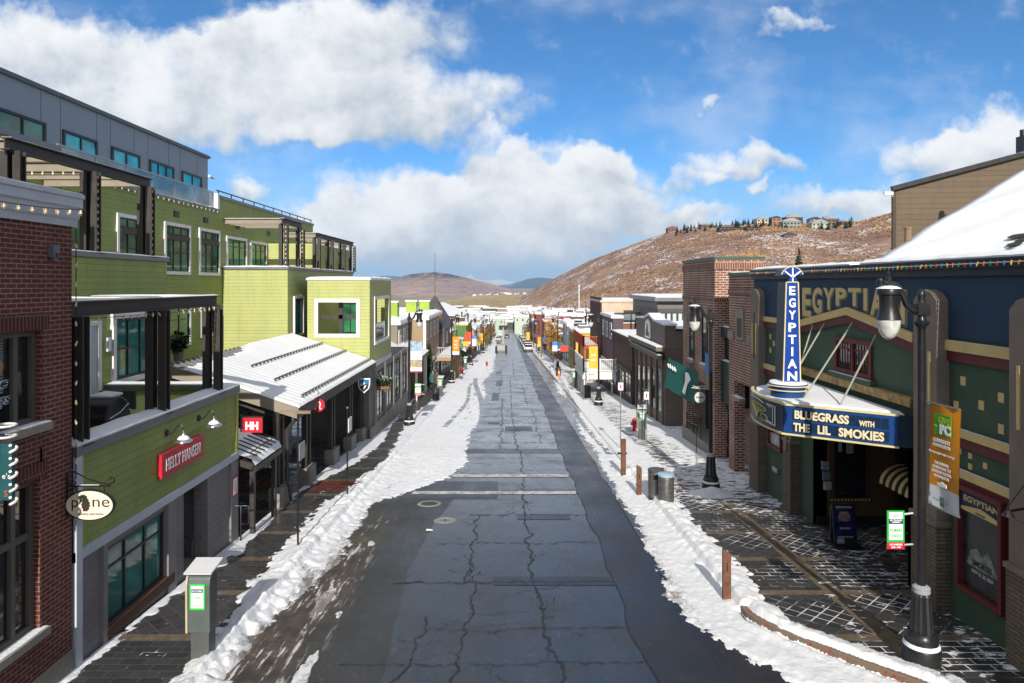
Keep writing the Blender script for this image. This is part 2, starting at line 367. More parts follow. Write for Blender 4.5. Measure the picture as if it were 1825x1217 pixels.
def asphalt(name,col,rmin,rmax,var=.5,sky_sheen=0.,mud=False):
    t=NT(name); v=t.pos(); p=t.N('ShaderNodeSeparateXYZ',{0:v})
    a=t.nz(t.mapv(v,(1,.16,1)),1.1,7,.66); b=t.nz(v,.9,7,.68); g_=t.nz(v,60,3,.7); gr=t.nz(v,170,2,.6); w_=t.nz(v,.45,5,.6)
    c=t.mix(t.ramp(a,.3,.7),mul(col,1-var*.6),mul(col,1+var*.6))
    if sky_sheen:      # paler beyond the crossing: reflected sky put into the colour, streaked along wheel tracks
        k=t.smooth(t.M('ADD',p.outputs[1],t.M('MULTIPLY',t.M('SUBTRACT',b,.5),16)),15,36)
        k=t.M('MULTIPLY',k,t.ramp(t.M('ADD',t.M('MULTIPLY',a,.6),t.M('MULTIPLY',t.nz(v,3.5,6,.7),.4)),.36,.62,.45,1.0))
        c=t.mix(t.M('MULTIPLY',k,sky_sheen),c,(.33,.36,.41))
    c=t.mix(t.M('MULTIPLY',t.smooth(b,.47,.66),.6),c,(.030,.027,.024))
    c=t.mix(.45,c,t.mix(g_,(.12,.12,.12),(.9,.9,.9)),'OVERLAY')
    c=t.mix(t.M('MULTIPLY',t.smooth(t.nz(v,5,7,.78),.57,.72),.20),c,(.28,.30,.33))
    # many hairline cracks
    vo=t.N('ShaderNodeTexVoronoi',{'Vector':t.N('ShaderNodeVectorMath',{0:v,1:t.N('ShaderNodeVectorMath',{0:t.nz(v,1.6,5,.6,0,1),'Scale':.9},operation='SCALE').outputs[0]},operation='ADD').outputs[0],'Scale':.9},feature='DISTANCE_TO_EDGE').outputs[0]
    hair=t.M('MULTIPLY',t.M('LESS_THAN',vo,t.ramp(t.nz(v,.8,4),.4,.65,.0,.011)),.8)
    c=t.mix(hair,c,(.012,.012,.013))
    if mud:
        m_=t.M('MULTIPLY',t.smooth(p.outputs[0],-3.1,-3.9),t.smooth(p.outputs[1],22,17)); st=t.nz(t.mapv(v,(6,.55,1),rot=(0,0,R(-7))),1.5,6,.7); fl=t.nz(v,2.2,6,.7)
        c=t.mix(t.M('MULTIPLY',m_,t.smooth(t.M('ADD',t.M('MULTIPLY',fl,.6),t.M('MULTIPLY',st,.4)),.40,.56)),c,(.085,.058,.036))
        c=t.mix(t.M('MULTIPLY',m_,t.smooth(t.M('ADD',t.M('MULTIPLY',st,.75),t.M('MULTIPLY',fl,.25)),.545,.60)),c,(.55,.55,.56))
        gm=t.M('MULTIPLY',t.smooth(t.nz(v,1.2,6,.7),.56,.68),.35); c=t.mix(t.M('MULTIPLY',gm,t.smooth(p.outputs[0],-2.2,-3.0)),c,(.075,.085,.02))
    t.set(c,t.ramp(t.M('ADD',t.M('MULTIPLY',w_,.6),t.M('MULTIPLY',a,.4)),.36,.62,rmin,rmax),0,.5)
    t.bump(t.M('SUBTRACT',t.M('ADD',t.M('MULTIPLY',g_,.5),t.M('MULTIPLY',gr,.5)),t.M('MULTIPLY',hair,.6)),.25,.012); return t.m
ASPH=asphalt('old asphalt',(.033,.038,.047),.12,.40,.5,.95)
ASPH_N=asphalt('patch asphalt',(.017,.017,.021),.18,.46,.6,.12)
ASPH_B=asphalt('wet brown asphalt',(.027,.025,.023),.16,.5,.7,0.,True)
CRACK=paint('crack filler',(.020,.018,.017),.5,.35,5)
t=NT('worn road paint'); v=t.pos(); t.set(t.mix(t.smooth(t.M('ADD',t.M('MULTIPLY',t.nz(v,3,6,.7),.6),t.M('MULTIPLY',t.nz(v,28,4,.7),.4)),.44,.58),(.56,.555,.53),(.20,.205,.21)),.6); ROADW=t.m
ys=[-40,0]+list(np.arange(4,15,.25))+list(range(15,60,3))+list(range(60,281,10))+[300,320]
m=MB(); prev=None; vs=[]
for y in ys: vs += [(KL,y,gz(y)),(kerb_r(max(y,9.5)) if y>9 else 8.2,y,gz(y))]
m.add(vs,[(2*i,2*i+1,2*i+3,2*i+2) for i in range(len(ys)-1)])
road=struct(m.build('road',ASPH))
def wob(y,s,a=.12): return a*(float(fbm(np.array([y*.55]),np.array([s*3.7]),4,s)[0])-.5)*2
def sheet(name,mat,left,right,y0,y1,lift=.005,step=.2,z=gz):
    n=max(2,int((y1-y0)/step)); m=MB(); vs=[]
    for i in range(n+1):
        y=y0+(y1-y0)*i/n; vs+=[(left(y),y,z(y)+lift),(right(y),y,z(y)+lift)]
    m.add(vs,[(2*i,2*i+1,2*i+3,2*i+2) for i in range(n)]); return struct(m.build(name,mat))
TL=lambda y: 2.36+wob(y,1,.16); TR=lambda y: 3.52+wob(y,2,.1)
sheet('resurfaced_lane',ASPH_N,TL,lambda y: TR(y)+(0 if y>14.5 else (14.5-y)*.9),4,300,.005,.3)
sheet('gutter_asphalt',ASPH_B,lambda y:TR(y)+.0,lambda y:kerb_r(max(9.2,y))-.02,4,26,.0095,.3) if False else None
# brown wet shoulder on the left
def lpiece(y): # left lane edge of the wet area
    pts=[(4,-4.9),(21,-4.9),(23,-4.2),(24.2,-3.2),(25.2,-2.4)]
    for (a,b),(c,e) in zip(pts,pts[1:]):
        if a<=y<=c: return b+(e-b)*(y-a)/(c-a)
    return -2.4
def rpiece(y):
    pts=[(4,-2.3),(12,-2.15),(16,-2.4),(20,-2.2),(22,-1.9),(23,-1.75),(24,-1.9),(25.2,-2.3)]
    for (a,b),(c,e) in zip(pts,pts[1:]):
        if a<=y<=c: return b+(e-b)*(y-a)/(c-a)+wob(y,5,.22)
    return -2.3
sheet('wet_shoulder',ASPH_B,lpiece,rpiece,4,25.1,.004,.15)
# rectangular repairs and trench across
def rect(name,mat,px0,px1,py0,py1,lift=.008,jit=.03):
    ya,yb=G(CX,py1).y,G(CX,py0).y; xa,xb=(px0-CX)*(ya+yb)/2/F,(px1-CX)*(ya+yb)/2/F
    return sheet(name,mat,lambda y:xa+wob(y,7,jit),lambda y:xb+wob(y,9,jit),ya,yb,lift,.1)
REP=[rect('asphalt_patch',ASPH_N,722,887,858,889,.009,.05),rect('asphalt_patch',ASPH_N,800,1000,800,808,.009),rect('asphalt_patch',ASPH_N,1060,1200,1030,1046,.009) if False else rect('asphalt_patch',ASPH_N,880,1098,1028,1043,.009,.03),
 rect('asphalt_patch',ASPH_N,922,1016,917,926,.009),rect('asphalt_patch',ASPH_N,900,948,760,768,.009),rect('asphalt_patch',ASPH_N,884,896,678,688,.009),rect('asphalt_patch',ASPH_N,877,889,700,714,.009),rect('asphalt_patch',ASPH_N,884,893,662,667,.009),rect('asphalt_patch',ASPH_N,870,890,752,756,.009)]
# crosswalk bars
def bar(px0,px1,py0,py1): return rect('crosswalk_bar',ROADW,px0,px1,py0,py1,.013,.015)
bar(781,1012,845.5,850.5); bar(735,1026,876,881)
# cracks: tarred joints across and along the lane
m=MB()
def ribbon(m,pts,w,lift=.0115,wv=.8):
    w=w*.45
    pts=[Vector(p) for p in pts]; vs=[]
    for i,p in enumerate(pts):
        d=(pts[min(i+1,len(pts)-1)]-pts[max(i-1,0)]); d.z=0; d.normalize(); n=Vector((-d.y,d.x,0))
        ww=w*(1+wv*(random.random()*2-1)); 
        for s in (-1,1):
            q=p+n*s*ww/2; vs.append((q.x,q.y,gz(q.y)+lift))
    m.add(vs,[(2*i,2*i+1,2*i+3,2*i+2) for i in range(len(pts)-1)])
def crack(a,b,amp,w,n=26,seed=0,br=0):
    a=Vector(a);b=Vector(b);L=(b-a).length;n=max(n,int(L/.09)) if a.y<40 else n;d=(b-a).normalized();nn=Vector((-d.y,d.x)); pts=[]
    for i in range(n+1):
        s=i/n; o=amp*(float(fbm(np.array([s*L*1.1]),np.array([seed*7.1]),6,seed,.78)[0])-.5)*2*math.sin(math.pi*min(1,s*6+.15 if s<.5 else (1-s)*6+.15)/2)
        q=a+d*(L*s)+nn*o; pts.append((q.x,q.y,0))
    ribbon(m,pts,w)
    for k in range(br//2+(br%2)):
        p=pts[random.randint(3,n-3)]; ang=random.uniform(.5,1.3)*random.choice((-1,1)); dd=Vector((d.x*math.cos(ang)-d.y*math.sin(ang),d.x*math.sin(ang)+d.y*math.cos(ang)))
        l=random.uniform(.25,.8); q=(p[0]+dd.x*l,p[1]+dd.y*l)
        pp=[(p[0]+(q[0]-p[0])*j/8+random.uniform(-.05,.05),p[1]+(q[1]-p[1])*j/8+random.uniform(-.04,.04),0) for j in range(9)]
        ribbon(m,pp,w*.4)
sd_=1
for y,x0,x1,w_ in [(11.6,-3.0,2.3,.05),(12.9,-1.6,2.3,.055),(15.2,-2.6,2.35,.09),(17.9,-1.9,2.35,.06),(20.6,-1.2,2.4,.09),(23.7,-.3,2.4,.05),(26.9,.3,2.4,.05),(29.2,-1.2,2.4,.06)]:
    crack((x0,y),(x1,y+.12),.28,w_,30,sd_,4); sd_+=1
y=33.
while y<150:
    crack((-1.9+random.uniform(0,.5),y),(2.4,y+random.uniform(-.2,.2)),.3,.08+y*.0008,24,sd_,3 if y<80 else 1); sd_+=1; y+=random.uniform(2.4,4.6)
for (xa,ya,xb,yb,w_) in [(.95,10.0,.55,15.2,.09),(.55,15.2,.48,20.6,.08),(.48,20.6,.55,31,.07),(.4,31,.2,44,.08),(.2,46,.1,70,.09),(-.9,10,-.75,15.2,.06),(-.98,15.2,-.9,20.6,.07),(-1.9,10,-1.6,13.5,.05),(-.4,31.5,-.5,52,.08),(1.6,33,1.5,46,.06),(1.3,48,1.2,64,.08),(-.8,56,-.9,90,.1),(.6,72,.5,110,.1)]:
    crack((xa,ya),(xb,yb),.3,w_,30,sd_,5); sd_+=1
for k in range(16):
    x=random.uniform(-1.4,2.1); y=random.uniform(11,40); an=random.uniform(0,6.28); l=random.uniform(.8,2)
    crack((x,y),(x+math.cos(an)*l,y+math.sin(an)*l),.25,.03,14,sd_,1); sd_+=1
# edge of the resurfaced lane
ribbon(m,[(TL(y)-.01,y,0) for y in np.arange(4,200,.3)],.06,.012)
ribbon(m,[(TR(y)+.02,y,0) for y in np.arange(14.5,120,.3)],.05,.012)
struct(m.build('road_cracks',CRACK))
# manholes
def manhole(px,py,r,lab,mm):
    p=G(px,py); th=thing('manhole_cover',lab,'manhole',(p.x,p.y,gz(p.y)),0)
    o=MB().lathe([(0,.014),(r*.78,.014),(r*.78,.016),(r*.8,.008)],n=28).build('lid',mm,th,local=True)
    MB().lathe([(r*.81,.01),(r*.82,.017),(r*1.05,.017),(r*1.12,.006)],n=28).build('collar',CONC,th,local=True)
    for i in range(-2,3):
        pass
    MB().box(-r*.5,r*.5,-.02,.02,.016,.02).box(-.02,.02,-r*.5,r*.5,.016,.0195).build('rib',BLACK,th,local=True)
    th.rotation_euler.x=-math.atan(.058)
manhole(793,928,.30,'round manhole cover with pale concrete collar in the wet road','%s' and GALV)
manhole(765,898,.34,'round manhole cover beside the dark rectangular asphalt patch',BLACK)

# ---------------------------------------------------------------- pavements
def pavers(name,side):
    t=NT(name); v=t.pos(); p=t.N('ShaderNodeSeparateXYZ',{0:v}); x,y=p.outputs[0],p.outputs[1]
    vec=t.N('ShaderNodeCombineXYZ',{0:x,1:y}).outputs[0]
    br=t.N('ShaderNodeTexBrick',{'Vector':vec,'Color1':(.036,.036,.038),'Color2':(.060,.058,.058),'Mortar':(.085,.083,.08),'Scale':1,'Mortar Size':.011,'Mortar Smooth':.1,'Brick Width':.42,'Row Height':.21},offset=.5)
    dg=t.N('ShaderNodeTexBrick',{'Vector':t.mapv(vec,rot=(0,0,R(45))),'Color1':(.036,.036,.038),'Color2':(.060,.058,.058),'Mortar':(.085,.083,.08),'Scale':1,'Mortar Size':.011,'Mortar Smooth':.1,'Brick Width':.27,'Row Height':.27},offset=0)
    bay=t.M('FLOOR',t.M('DIVIDE',t.M('SUBTRACT',y,14.4),2.05)); alt=t.M('MODULO',t.M('ADD',bay,100),2)
    alt=t.M('GREATER_THAN',alt,.5)
    base=t.mix(alt,br.outputs[0],dg.outputs[0]); fac=t.M('ADD',t.M('MULTIPLY',br.outputs[1],t.M('SUBTRACT',1,alt)),t.M('MULTIPLY',dg.outputs[1],alt))
    # cross bands and the long concrete band
    fr=t.M('FRACT',t.M('DIVIDE',t.M('SUBTRACT',y,14.25),2.05)); band=t.M('LESS_THAN',fr,.12)
    if side>0: lb=t.M('LESS_THAN',t.M('ABSOLUTE',t.M('SUBTRACT',x,6.85)),.19); band=t.M('MAXIMUM',band,lb)
    n=t.nz(v,1.3,6,.65); n2=t.nz(v,9,5,.7)
    ctan=t.mix(t.ramp(n2,.3,.7),(.10,.075,.05),(.21,.165,.12))
    c=t.mix(band,base,ctan); c=t.mix(t.M('MULTIPLY',t.smooth(n,.5,.7),.5),c,(.018,.017,.016))
    # red brick strips at the crossing
    rb=t.M('MULTIPLY',t.M('GREATER_THAN',y,23.1 if side<0 else 23.6),t.M('LESS_THAN',y,24.6 if side<0 else 26.4))
    if side>0: rb=t.M('MULTIPLY',rb,t.M('LESS_THAN',x,6.6))
    rbt=t.N('ShaderNodeTexBrick',{'Vector':vec,'Color1':(.17,.042,.022),'Color2':(.11,.026,.016),'Mortar':(.05,.04,.03),'Scale':1,'Mortar Size':.008,'Brick Width':.2,'Row Height':.1})
    c=t.mix(rb,c,rbt.outputs[0])
    # wind-blown snow caught in joints and in streaks
    st=t.nz(t.mapv(v,(1.2,2.8,1),rot=(0,0,R(28))),2.1,6,.68); lo=t.nz(v,.33,3,.5)
    if side>0:
        far=t.smooth(y,19,25); edge=t.smooth(x,5.9,8.4)
        amt=t.M('ADD',t.M('MULTIPLY',far,.16),t.M('ADD',t.M('MULTIPLY',edge,.07),t.M('MULTIPLY',t.M('SUBTRACT',lo,.5),.18)))
        near=t.smooth(y,13.6,12.0); amt=t.M('ADD',amt,t.M('MULTIPLY',near,.03))
    else:
        edge=t.smooth(x,-6.75,-7.1); amt=t.M('ADD',t.M('MULTIPLY',edge,.05),t.M('MULTIPLY',t.M('SUBTRACT',lo,.58),.25))
    s1=t.smooth(t.M('ADD',st,amt),.645,.685)
    joint=t.M('MULTIPLY',t.M('MULTIPLY',fac,t.M('SUBTRACT',1,band)),t.smooth(t.M('ADD',t.nz(v,.8,4,.6),t.M('MULTIPLY',amt,1.3)),.47 if side>0 else .62,.6 if side>0 else .7))
    s=t.M('MAXIMUM',s1,t.M('MULTIPLY',joint,.85))
    c=t.mix(s,c,(.80,.82,.86))
    t.set(c,t.M('MAXIMUM',t.M('MULTIPLY',s,.8),t.ramp(n,.3,.7,.16,.5)),0,.5)
    t.bump(t.M('ADD',t.M('MULTIPLY',s,.8),t.M('SUBTRACT',t.M('MULTIPLY',n2,.15),t.M('MULTIPLY',fac,.3))),.5,.02); return t.m
KM=paint('kerb stone',(.27,.25,.22),.8,.25,2.5,.4,30); KRED=paint('red kerb paint',(.34,.045,.03),.65,.35,3)
ys=[-30,2,6,9]+list(np.arange(9.4,14.2,.2))+list(range(15,60,3))+list(range(60,281,10))+[300,320]
m=MB(); vs=[]
for y in ys: vs+=[(kerb_r(max(y,9.2))+.16,y,sz(y)-.002),(60 if y>9 else 60,y,sz(y)-.002)]
m.add(vs,[(2*i,2*i+1,2*i+3,2*i+2) for i in range(len(ys)-1)])
struct(m.build('pavement',pavers('right pavement',1)))
m=MB(); vs=[]
for y in ys: vs+=[(-60,y,sz(y)-.002),(KL-.16,y,sz(y)-.002)]
m.add(vs,[(2*i,2*i+1,2*i+3,2*i+2) for i in range(len(ys)-1)])
struct(m.build('pavement',pavers('left pavement',-1)))
def kerbmesh(f,s,mat,ya,yb):
    m=MB(); vs=[]; yl=[y for y in ys if ya<=y<=yb]
    for y in yl:
        k=f(max(y,9.2)); vs+=[(k,y,gz(y)-.03),(k,y,sz(y)-.012),(k+s*.012,y,sz(y)),(k+s*.16,y,sz(y)),(k+s*.16,y,gz(y)-.03)]
    n=5; m.add(vs,[(i*n+j,i*n+j+1,(i+1)*n+j+1,(i+1)*n+j) for i in range(len(yl)-1) for j in range(4)]); return struct(m.build('kerb',mat))
kerbmesh(kerb_r,1,KM,13.8,320); kerbmesh(lambda y:KL,-1,KM,-30,320)
t=NT('worn red kerb'); nn_=t.nz(t.pos(),5,5,.7); t.set(t.mix(t.smooth(nn_,.55,.62),(.17,.125,.09),(.33,.02,.015)),.7); KREDW=t.m
kerbmesh(kerb_r,1,KREDW,-30,13.8)

# ---------------------------------------------------------------- snow lying on street and pavements
def interp(tab):
    a=np.array(tab); return lambda y: np.interp(y,a[:,0],a[:,1])
L_edge=interp([(4,-4.3),(10,-4.35),(11,-4.5),(12.3,-4.62),(13.5,-4.55),(15,-4.3),(16.7,-4.15),(20,-4.2),(21.8,-4.3),(22.5,-4.0),(23.6,-3.2),(24.6,-2.7),(26,-2.1),(28,-1.75),(31,-1.8),(34,-2.0),(37,-2.0),(41,-1.55),(45,-1.7),(50,-1.85),(56,-1.9),(62,-2.2),(66,-2.5),(70,-2.5),(76,-2.1),(84,-1.9),(110,-2.3),(160,-2.6),(320,-2.8)])
L_in=interp([(4,-5.5),(11,-5.35),(12.4,-5.4),(14.9,-5.65),(17,-5.75),(20,-5.85),(22,-5.9),(23,-5.6),(25,-5.45),(28.7,-5.1),(34,-5.5),(38,-5.85),(44,-5.9),(52,-5.6),(60,-5.7),(320,-5.7)])
L_sh=interp([(4,-7.05),(10,-6.95),(14.,-6.95),(16,-6.75),(17,-6.65),(19,-6.75),(21.5,-7.0),(24,-6.9),(26,-6.45),(28.7,-6.05),(33,-6.0),(38,-6.5),(45,-6.9),(320,-7.0)])
R_in=interp([(4,9),(9.6,6.7),(10.5,5.6),(11,4.6),(12,4.0),(13.2,3.5),(14.5,3.3),(16.3,3.42),(18,3.55),(20,3.62),(23,3.62),(25.6,3.75),(28,3.7),(31,3.9),(36.6,3.75),(42,4.1),(50,4.6),(58,4.1),(70,4.7),(90,4.9),(150,5.0),(320,5)])
R_out=interp([(4,9),(9.6,8.0),(10.6,7.3),(11.3,6.9),(12,6.2),(13,5.45),(14.4,5.3),(16,5.5),(18,5.35),(20,5.35),(22,5.55),(24,5.75),(26.8,6.0),(29,6.2),(33,6.0),(40,5.9),(50,5.75),(70,5.8),(320,5.8)])
def sstep(t): t=np.clip(t,0,1); return t*t*(3-2*t)
def snow_h(x,y):
    rg=fbm(x*1.5,y*.8,5,3); rag=(fbm(x*4.2,y*2.0,5,31,.62)-.5); fin_=(fbm(x*9,y*7,4,51,.6)-.5)
    lump=fbm(x*3.6,y*3.0,6,77,.72)
    # left bank
    k=1+np.clip((y-40)/60,0,3)
    dl=np.minimum(L_edge(y)-x,x-L_in(y))+rag*.55*k+fin_*.12
    amp=np.interp(y,[8,20,25,60],[.20,.17,.12,.05])
    rid=np.exp(-((x+5.0-np.interp(y,[10,16,30],[.25,.0,.0]))/.42)**2)
    lane=np.where(x>KL+.35,1,0)
    hl=np.minimum(dl*.16,.03)-np.where(dl<.5,.035*np.clip(.55-fbm(x*5,y*3,4,63,.6),0,1)*2*(1-np.clip(dl/.5,0,1)),0)+sstep(dl/.35)*rid*amp*(.15+1.25*lump**1.3)+np.where(dl>0,fin_*.06,0)
    # tyre ruts in the parking-lane snow
    rut=np.abs(x+3.35+.25*np.sin(y*.22)); hl=hl-np.where((rut<.16)&(y>38)&(y<66),.055*(rag+.62),0)
    rut2=np.abs(x+2.35+.03*(y-50)+.5*np.sin(y*.11)); hl=hl-np.where((rut2<.22)&(y>38)&(y<72),.09*(rag+.7),0)
    # strip against the left buildings
    ds=np.minimum(L_sh(y)-x,(x+7.13)*4+.2)+rag*.5+fin_*.2; hs=np.minimum(ds*.12,.018)+np.where(ds>0,fin_*.01,0)
    # dirty patch of ice on the wet shoulder
    wz=np.clip(1-np.abs(x+3.75)/.6,0,1)*np.clip((y-10)/1,0,1)*np.clip((19-y)/3,0,1)
    hp=np.minimum((fbm(x*2.6+y*.35,y*.55,5,88,.6)-.60+.06*wz)*.25*wz,.015)-.004
    # right bank
    dr=np.minimum(x-R_in(y),R_out(y)-x)+rag*.5*k+fin_*.14
    rk=kerb_r_np(y); ampr=np.interp(y,[8,12,15,24,30,60],[.08,.10,.14,.12,.03,.03])
    ridr=np.exp(-((x-rk-.18)/.40)**2)
    hr=np.minimum(dr*.16,.035)-np.where(dr<.5,.035*np.clip(.55-fbm(x*5,y*3,4,67,.6),0,1)*2*(1-np.clip(dr/.5,0,1)),0)+sstep(dr/.4)*ridr*ampr*(.15+1.2*lump**1.2)+np.where(dr>0,fin_*.05,0)
    rut=np.abs(x-4.35-.012*(y-30)+.22*np.sin(y*.19)); hr=hr-np.where((rut<.15)&(y>30)&(y<90),.075*(rag+.6),0)
    rut=np.abs(x-4.0-.03*(y-30)); hr=hr-np.where((rut<.2)&(y>44)&(y<110),.085*(rag+.62),0)
    hr=hr-np.where(y<13.7,.16*np.exp(-((x-rk-.05)/.12)**2)*(.6+1.6*np.clip(fbm(x*2,y*2,3,13)-.3,0,1)),0)
    # pile round the lamp foot and one at the crossing
    hr=np.maximum(hr,.24*(1-np.hypot((x-6.75)/.75,(y-22.7)/.65))+rag*.07)
    hr=np.maximum(hr,.22*(1-np.hypot((x-4.6)/.7,(y-26.2)/.9))+rag*.07)
    # strip against right buildings, beyond the theatre
    dz=np.minimum((x-np.interp(y,[24,27,30,34,38,46,60],[8.9,8.5,7.95,7.5,7.35,7.6,7.9]))*1.0,(8.62-x)*4+.2)+rag*.6+fin_*.2; hz_=np.minimum(dz*.12,.018)
    hz_=np.where(y<25,-.1,hz_)
    h=np.maximum.reduce([hl,hs,hp,hr,hz_]); return np.where(h<=0,np.maximum(h,-.06)-.02,h)
def kerb_r_np(y): return 4.65+np.where(y<13.4,1.4*(np.clip(13.4-y,0,5)/2.1)**1.3,0)
def surf(x,y):
    k=np.maximum(sstep((KL-x+.04)/.06),sstep((x-kerb_r_np(y)+.02)/.06)); return -(5.8+.058*np.minimum(y,280))-np.maximum(y-280,0)*.014+KERB*k
def snow_z(x,y): return surf(x,y)+snow_h(x,y)
t=NT('street snow'); v=t.pos(); p=t.N('ShaderNodeSeparateXYZ',{0:v}); x_,y_=p.outputs[0],p.outputs[1]
a=t.nz(v,1.1,6,.65); b=t.nz(v,13,5,.65); dirt=t.nz(t.mapv(v,(2.2,.5,1),rot=(0,0,R(8))),1.6,7,.72)
c=t.mix(t.ramp(a,.3,.7),(.66,.69,.74),(.78,.79,.81))
sh=t.M('MULTIPLY',t.M('MULTIPLY',t.smooth(x_,-5.0,-4.4),t.smooth(x_,-3.2,-3.8)),t.smooth(y_,21.5,14.))     # slush thrown up on the left shoulder
far=t.M('MULTIPLY',t.smooth(y_,30,60),.16); 
trk=t.M('MULTIPLY',t.smooth(y_,30,45),t.M('ADD',t.smooth(t.M('ABSOLUTE',t.M('ADD',x_,2.6)),.9,.1),t.smooth(t.M('ABSOLUTE',t.M('SUBTRACT',x_,4.3)),.7,.1)))
th_=t.M('ADD',t.M('MULTIPLY',sh,.20),t.M('ADD',t.M('MULTIPLY',trk,.075),.0))
c=t.mix(t.M('MULTIPLY',t.smooth(t.M('ADD',dirt,th_),.60,.74),.85),c,(.11,.085,.062))
c=t.mix(t.M('MULTIPLY',t.smooth(t.nz(v,24,4,.75),.64,.74),.6),c,(.12,.09,.07))
edge=t.M('MAXIMUM',t.M('MULTIPLY',t.M('MULTIPLY',t.smooth(x_,3.95,3.45),t.M('GREATER_THAN',x_,0)),t.smooth(y_,60,20)),t.M('MULTIPLY',t.M('MULTIPLY',t.M('MULTIPLY',t.smooth(x_,-4.75,-4.25),t.M('LESS_THAN',x_,0)),t.smooth(y_,24,20)),.8))
c=t.mix(t.M('MULTIPLY',edge,t.smooth(t.nz(t.mapv(v,(1,.45,1)),5.5,6,.75),.44,.64)),c,(.22,.20,.18))
t.set(c,.7,0,.3); t.bump(t.M('ADD',t.M('MULTIPLY',b,.7),t.M('MULTIPLY',t.nz(v,55,3,.6),.3)),.6,.05); STSNOW=t.m
def msk(X,Y,Z): return snow_h(X,Y)>-.03
def band(name,x0,x1,y0,y1,dx,dy):
    o=grid(name,np.arange(x0,x1,dx),np.arange(y0,y1,dy),snow_z,STSNOW,True,msk); struct(o); return o
band('snow',-7.12,-1.2,9,30.01,.038,.06); band('snow',3.0,8.6,9,30.01,.04,.06)
band('snow',-7.12,-1.2,30,70.01,.06,.14); band('snow',3.3,8.6,30,70.01,.06,.14)
band('snow',-7.12,-1.2,70,300,.13,.6); band('snow',3.6,8.6,70,300,.13,.6)
# ---------------------------------------------------------------- shared building pieces
NXP,NXN,NYN=Vector((1,0,0)),Vector((-1,0,0)),Vector((0,-1,0))
def frame_of(face):      # reading direction and outward normal of a wall
    if face=='E': return Vector((0,1,0)),NXP      # left-hand buildings look to +X
    if face=='W': return Vector((0,-1,0)),NXN     # right-hand buildings look to -X
    return Vector((1,0,0)),NYN                    # looks at the camera
def win(parent,face,o,w,h,fm=None,gm=None,nv=1,nh=(),fw=.06,trim=None,tw=.1,sill=None,proud=.05,name='window',blind=None):
    """window with frame, pane, casing and sill; o is its lower left corner on the wall"""
    fm=fm or DKFR; gm=gm or GLASS; r,n=frame_of(face); u=Z_; o=Vector(o)
    m=MB()
    m.ob(o,r,u,n,0,fw,0,h,.001,proud); m.ob(o,r,u,n,w-fw,w,0,h,.001,proud)
    m.ob(o,r,u,n,fw,w-fw,0,fw,.001,proud); m.ob(o,r,u,n,fw,w-fw,h-fw,h,.001,proud)
    for i in range(1,nv): 
        a=w*i/nv; m.ob(o,r,u,n,a-fw*.35,a+fw*.35,fw,h-fw,.001,proud*.9)
    for q in nh: m.ob(o,r,u,n,fw,w-fw,h*q-fw*.3,h*q+fw*.3,.001,proud*.86)
    f=m.build(name,fm,parent)
    MB().ob(o,r,u,n,fw*.6,w-fw*.6,fw*.6,h-fw*.6,.002,.016).build('pane',gm,f)
    if trim is not None:
        m=MB(); p=proud+.035
        m.ob(o,r,u,n,-tw,0,-tw,h+tw,.001,p); m.ob(o,r,u,n,w,w+tw,-tw,h+tw,.001,p)
        m.ob(o,r,u,n,0,w,h,h+tw,.001,p); m.ob(o,r,u,n,0,w,-tw,0,.001,p); m.build('casing',trim,f)
    if sill is not None: MB().ob(o,r,u,n,-tw-.03,w+tw+.03,-tw-.07,-tw,.001,proud+.1).build('sill',sill,f)
    if blind is not None: MB().ob(o,r,u,n,fw,w-fw,h*.55,h-fw,.017,.022).build('blind',blind,f)
    return f
def bulbs(parent,a,b,n,sag,mat,r=.022,drop=.05,sub='bulb',wirem=None,colors=None):
    a=Vector(a);b=Vector(b); pts=[a.lerp(b,i/24)-Z_*sag*(4*(i/24)*(1-i/24)) for i in range(25)]
    MB().tube(pts,.008,5).build('wire',wirem or BLACK,parent)
    me=None
    cache={}
    for i in range(n):
        s=(i+.5)/n; p=a.lerp(b,s)-Z_*sag*4*s*(1-s)-Z_*drop
        mm=mat if colors is None else colors[i%len(colors)]
        if mm.name not in cache:
            o=MB().lathe([(.004,.05),(r*.6,.045),(r*.62,.02),(r,.0),(r*.7,-.03),(0,-.045)],n=7).build('bulb',mm,parent,smooth=True,local=True); cache[mm.name]=o
        else:
            o=cache[mm.name].copy(); COL.objects.link(o)
        o.location=p-wloc(parent); o.rotation_euler=(random.uniform(-.3,.3),random.uniform(-.3,.3),0)

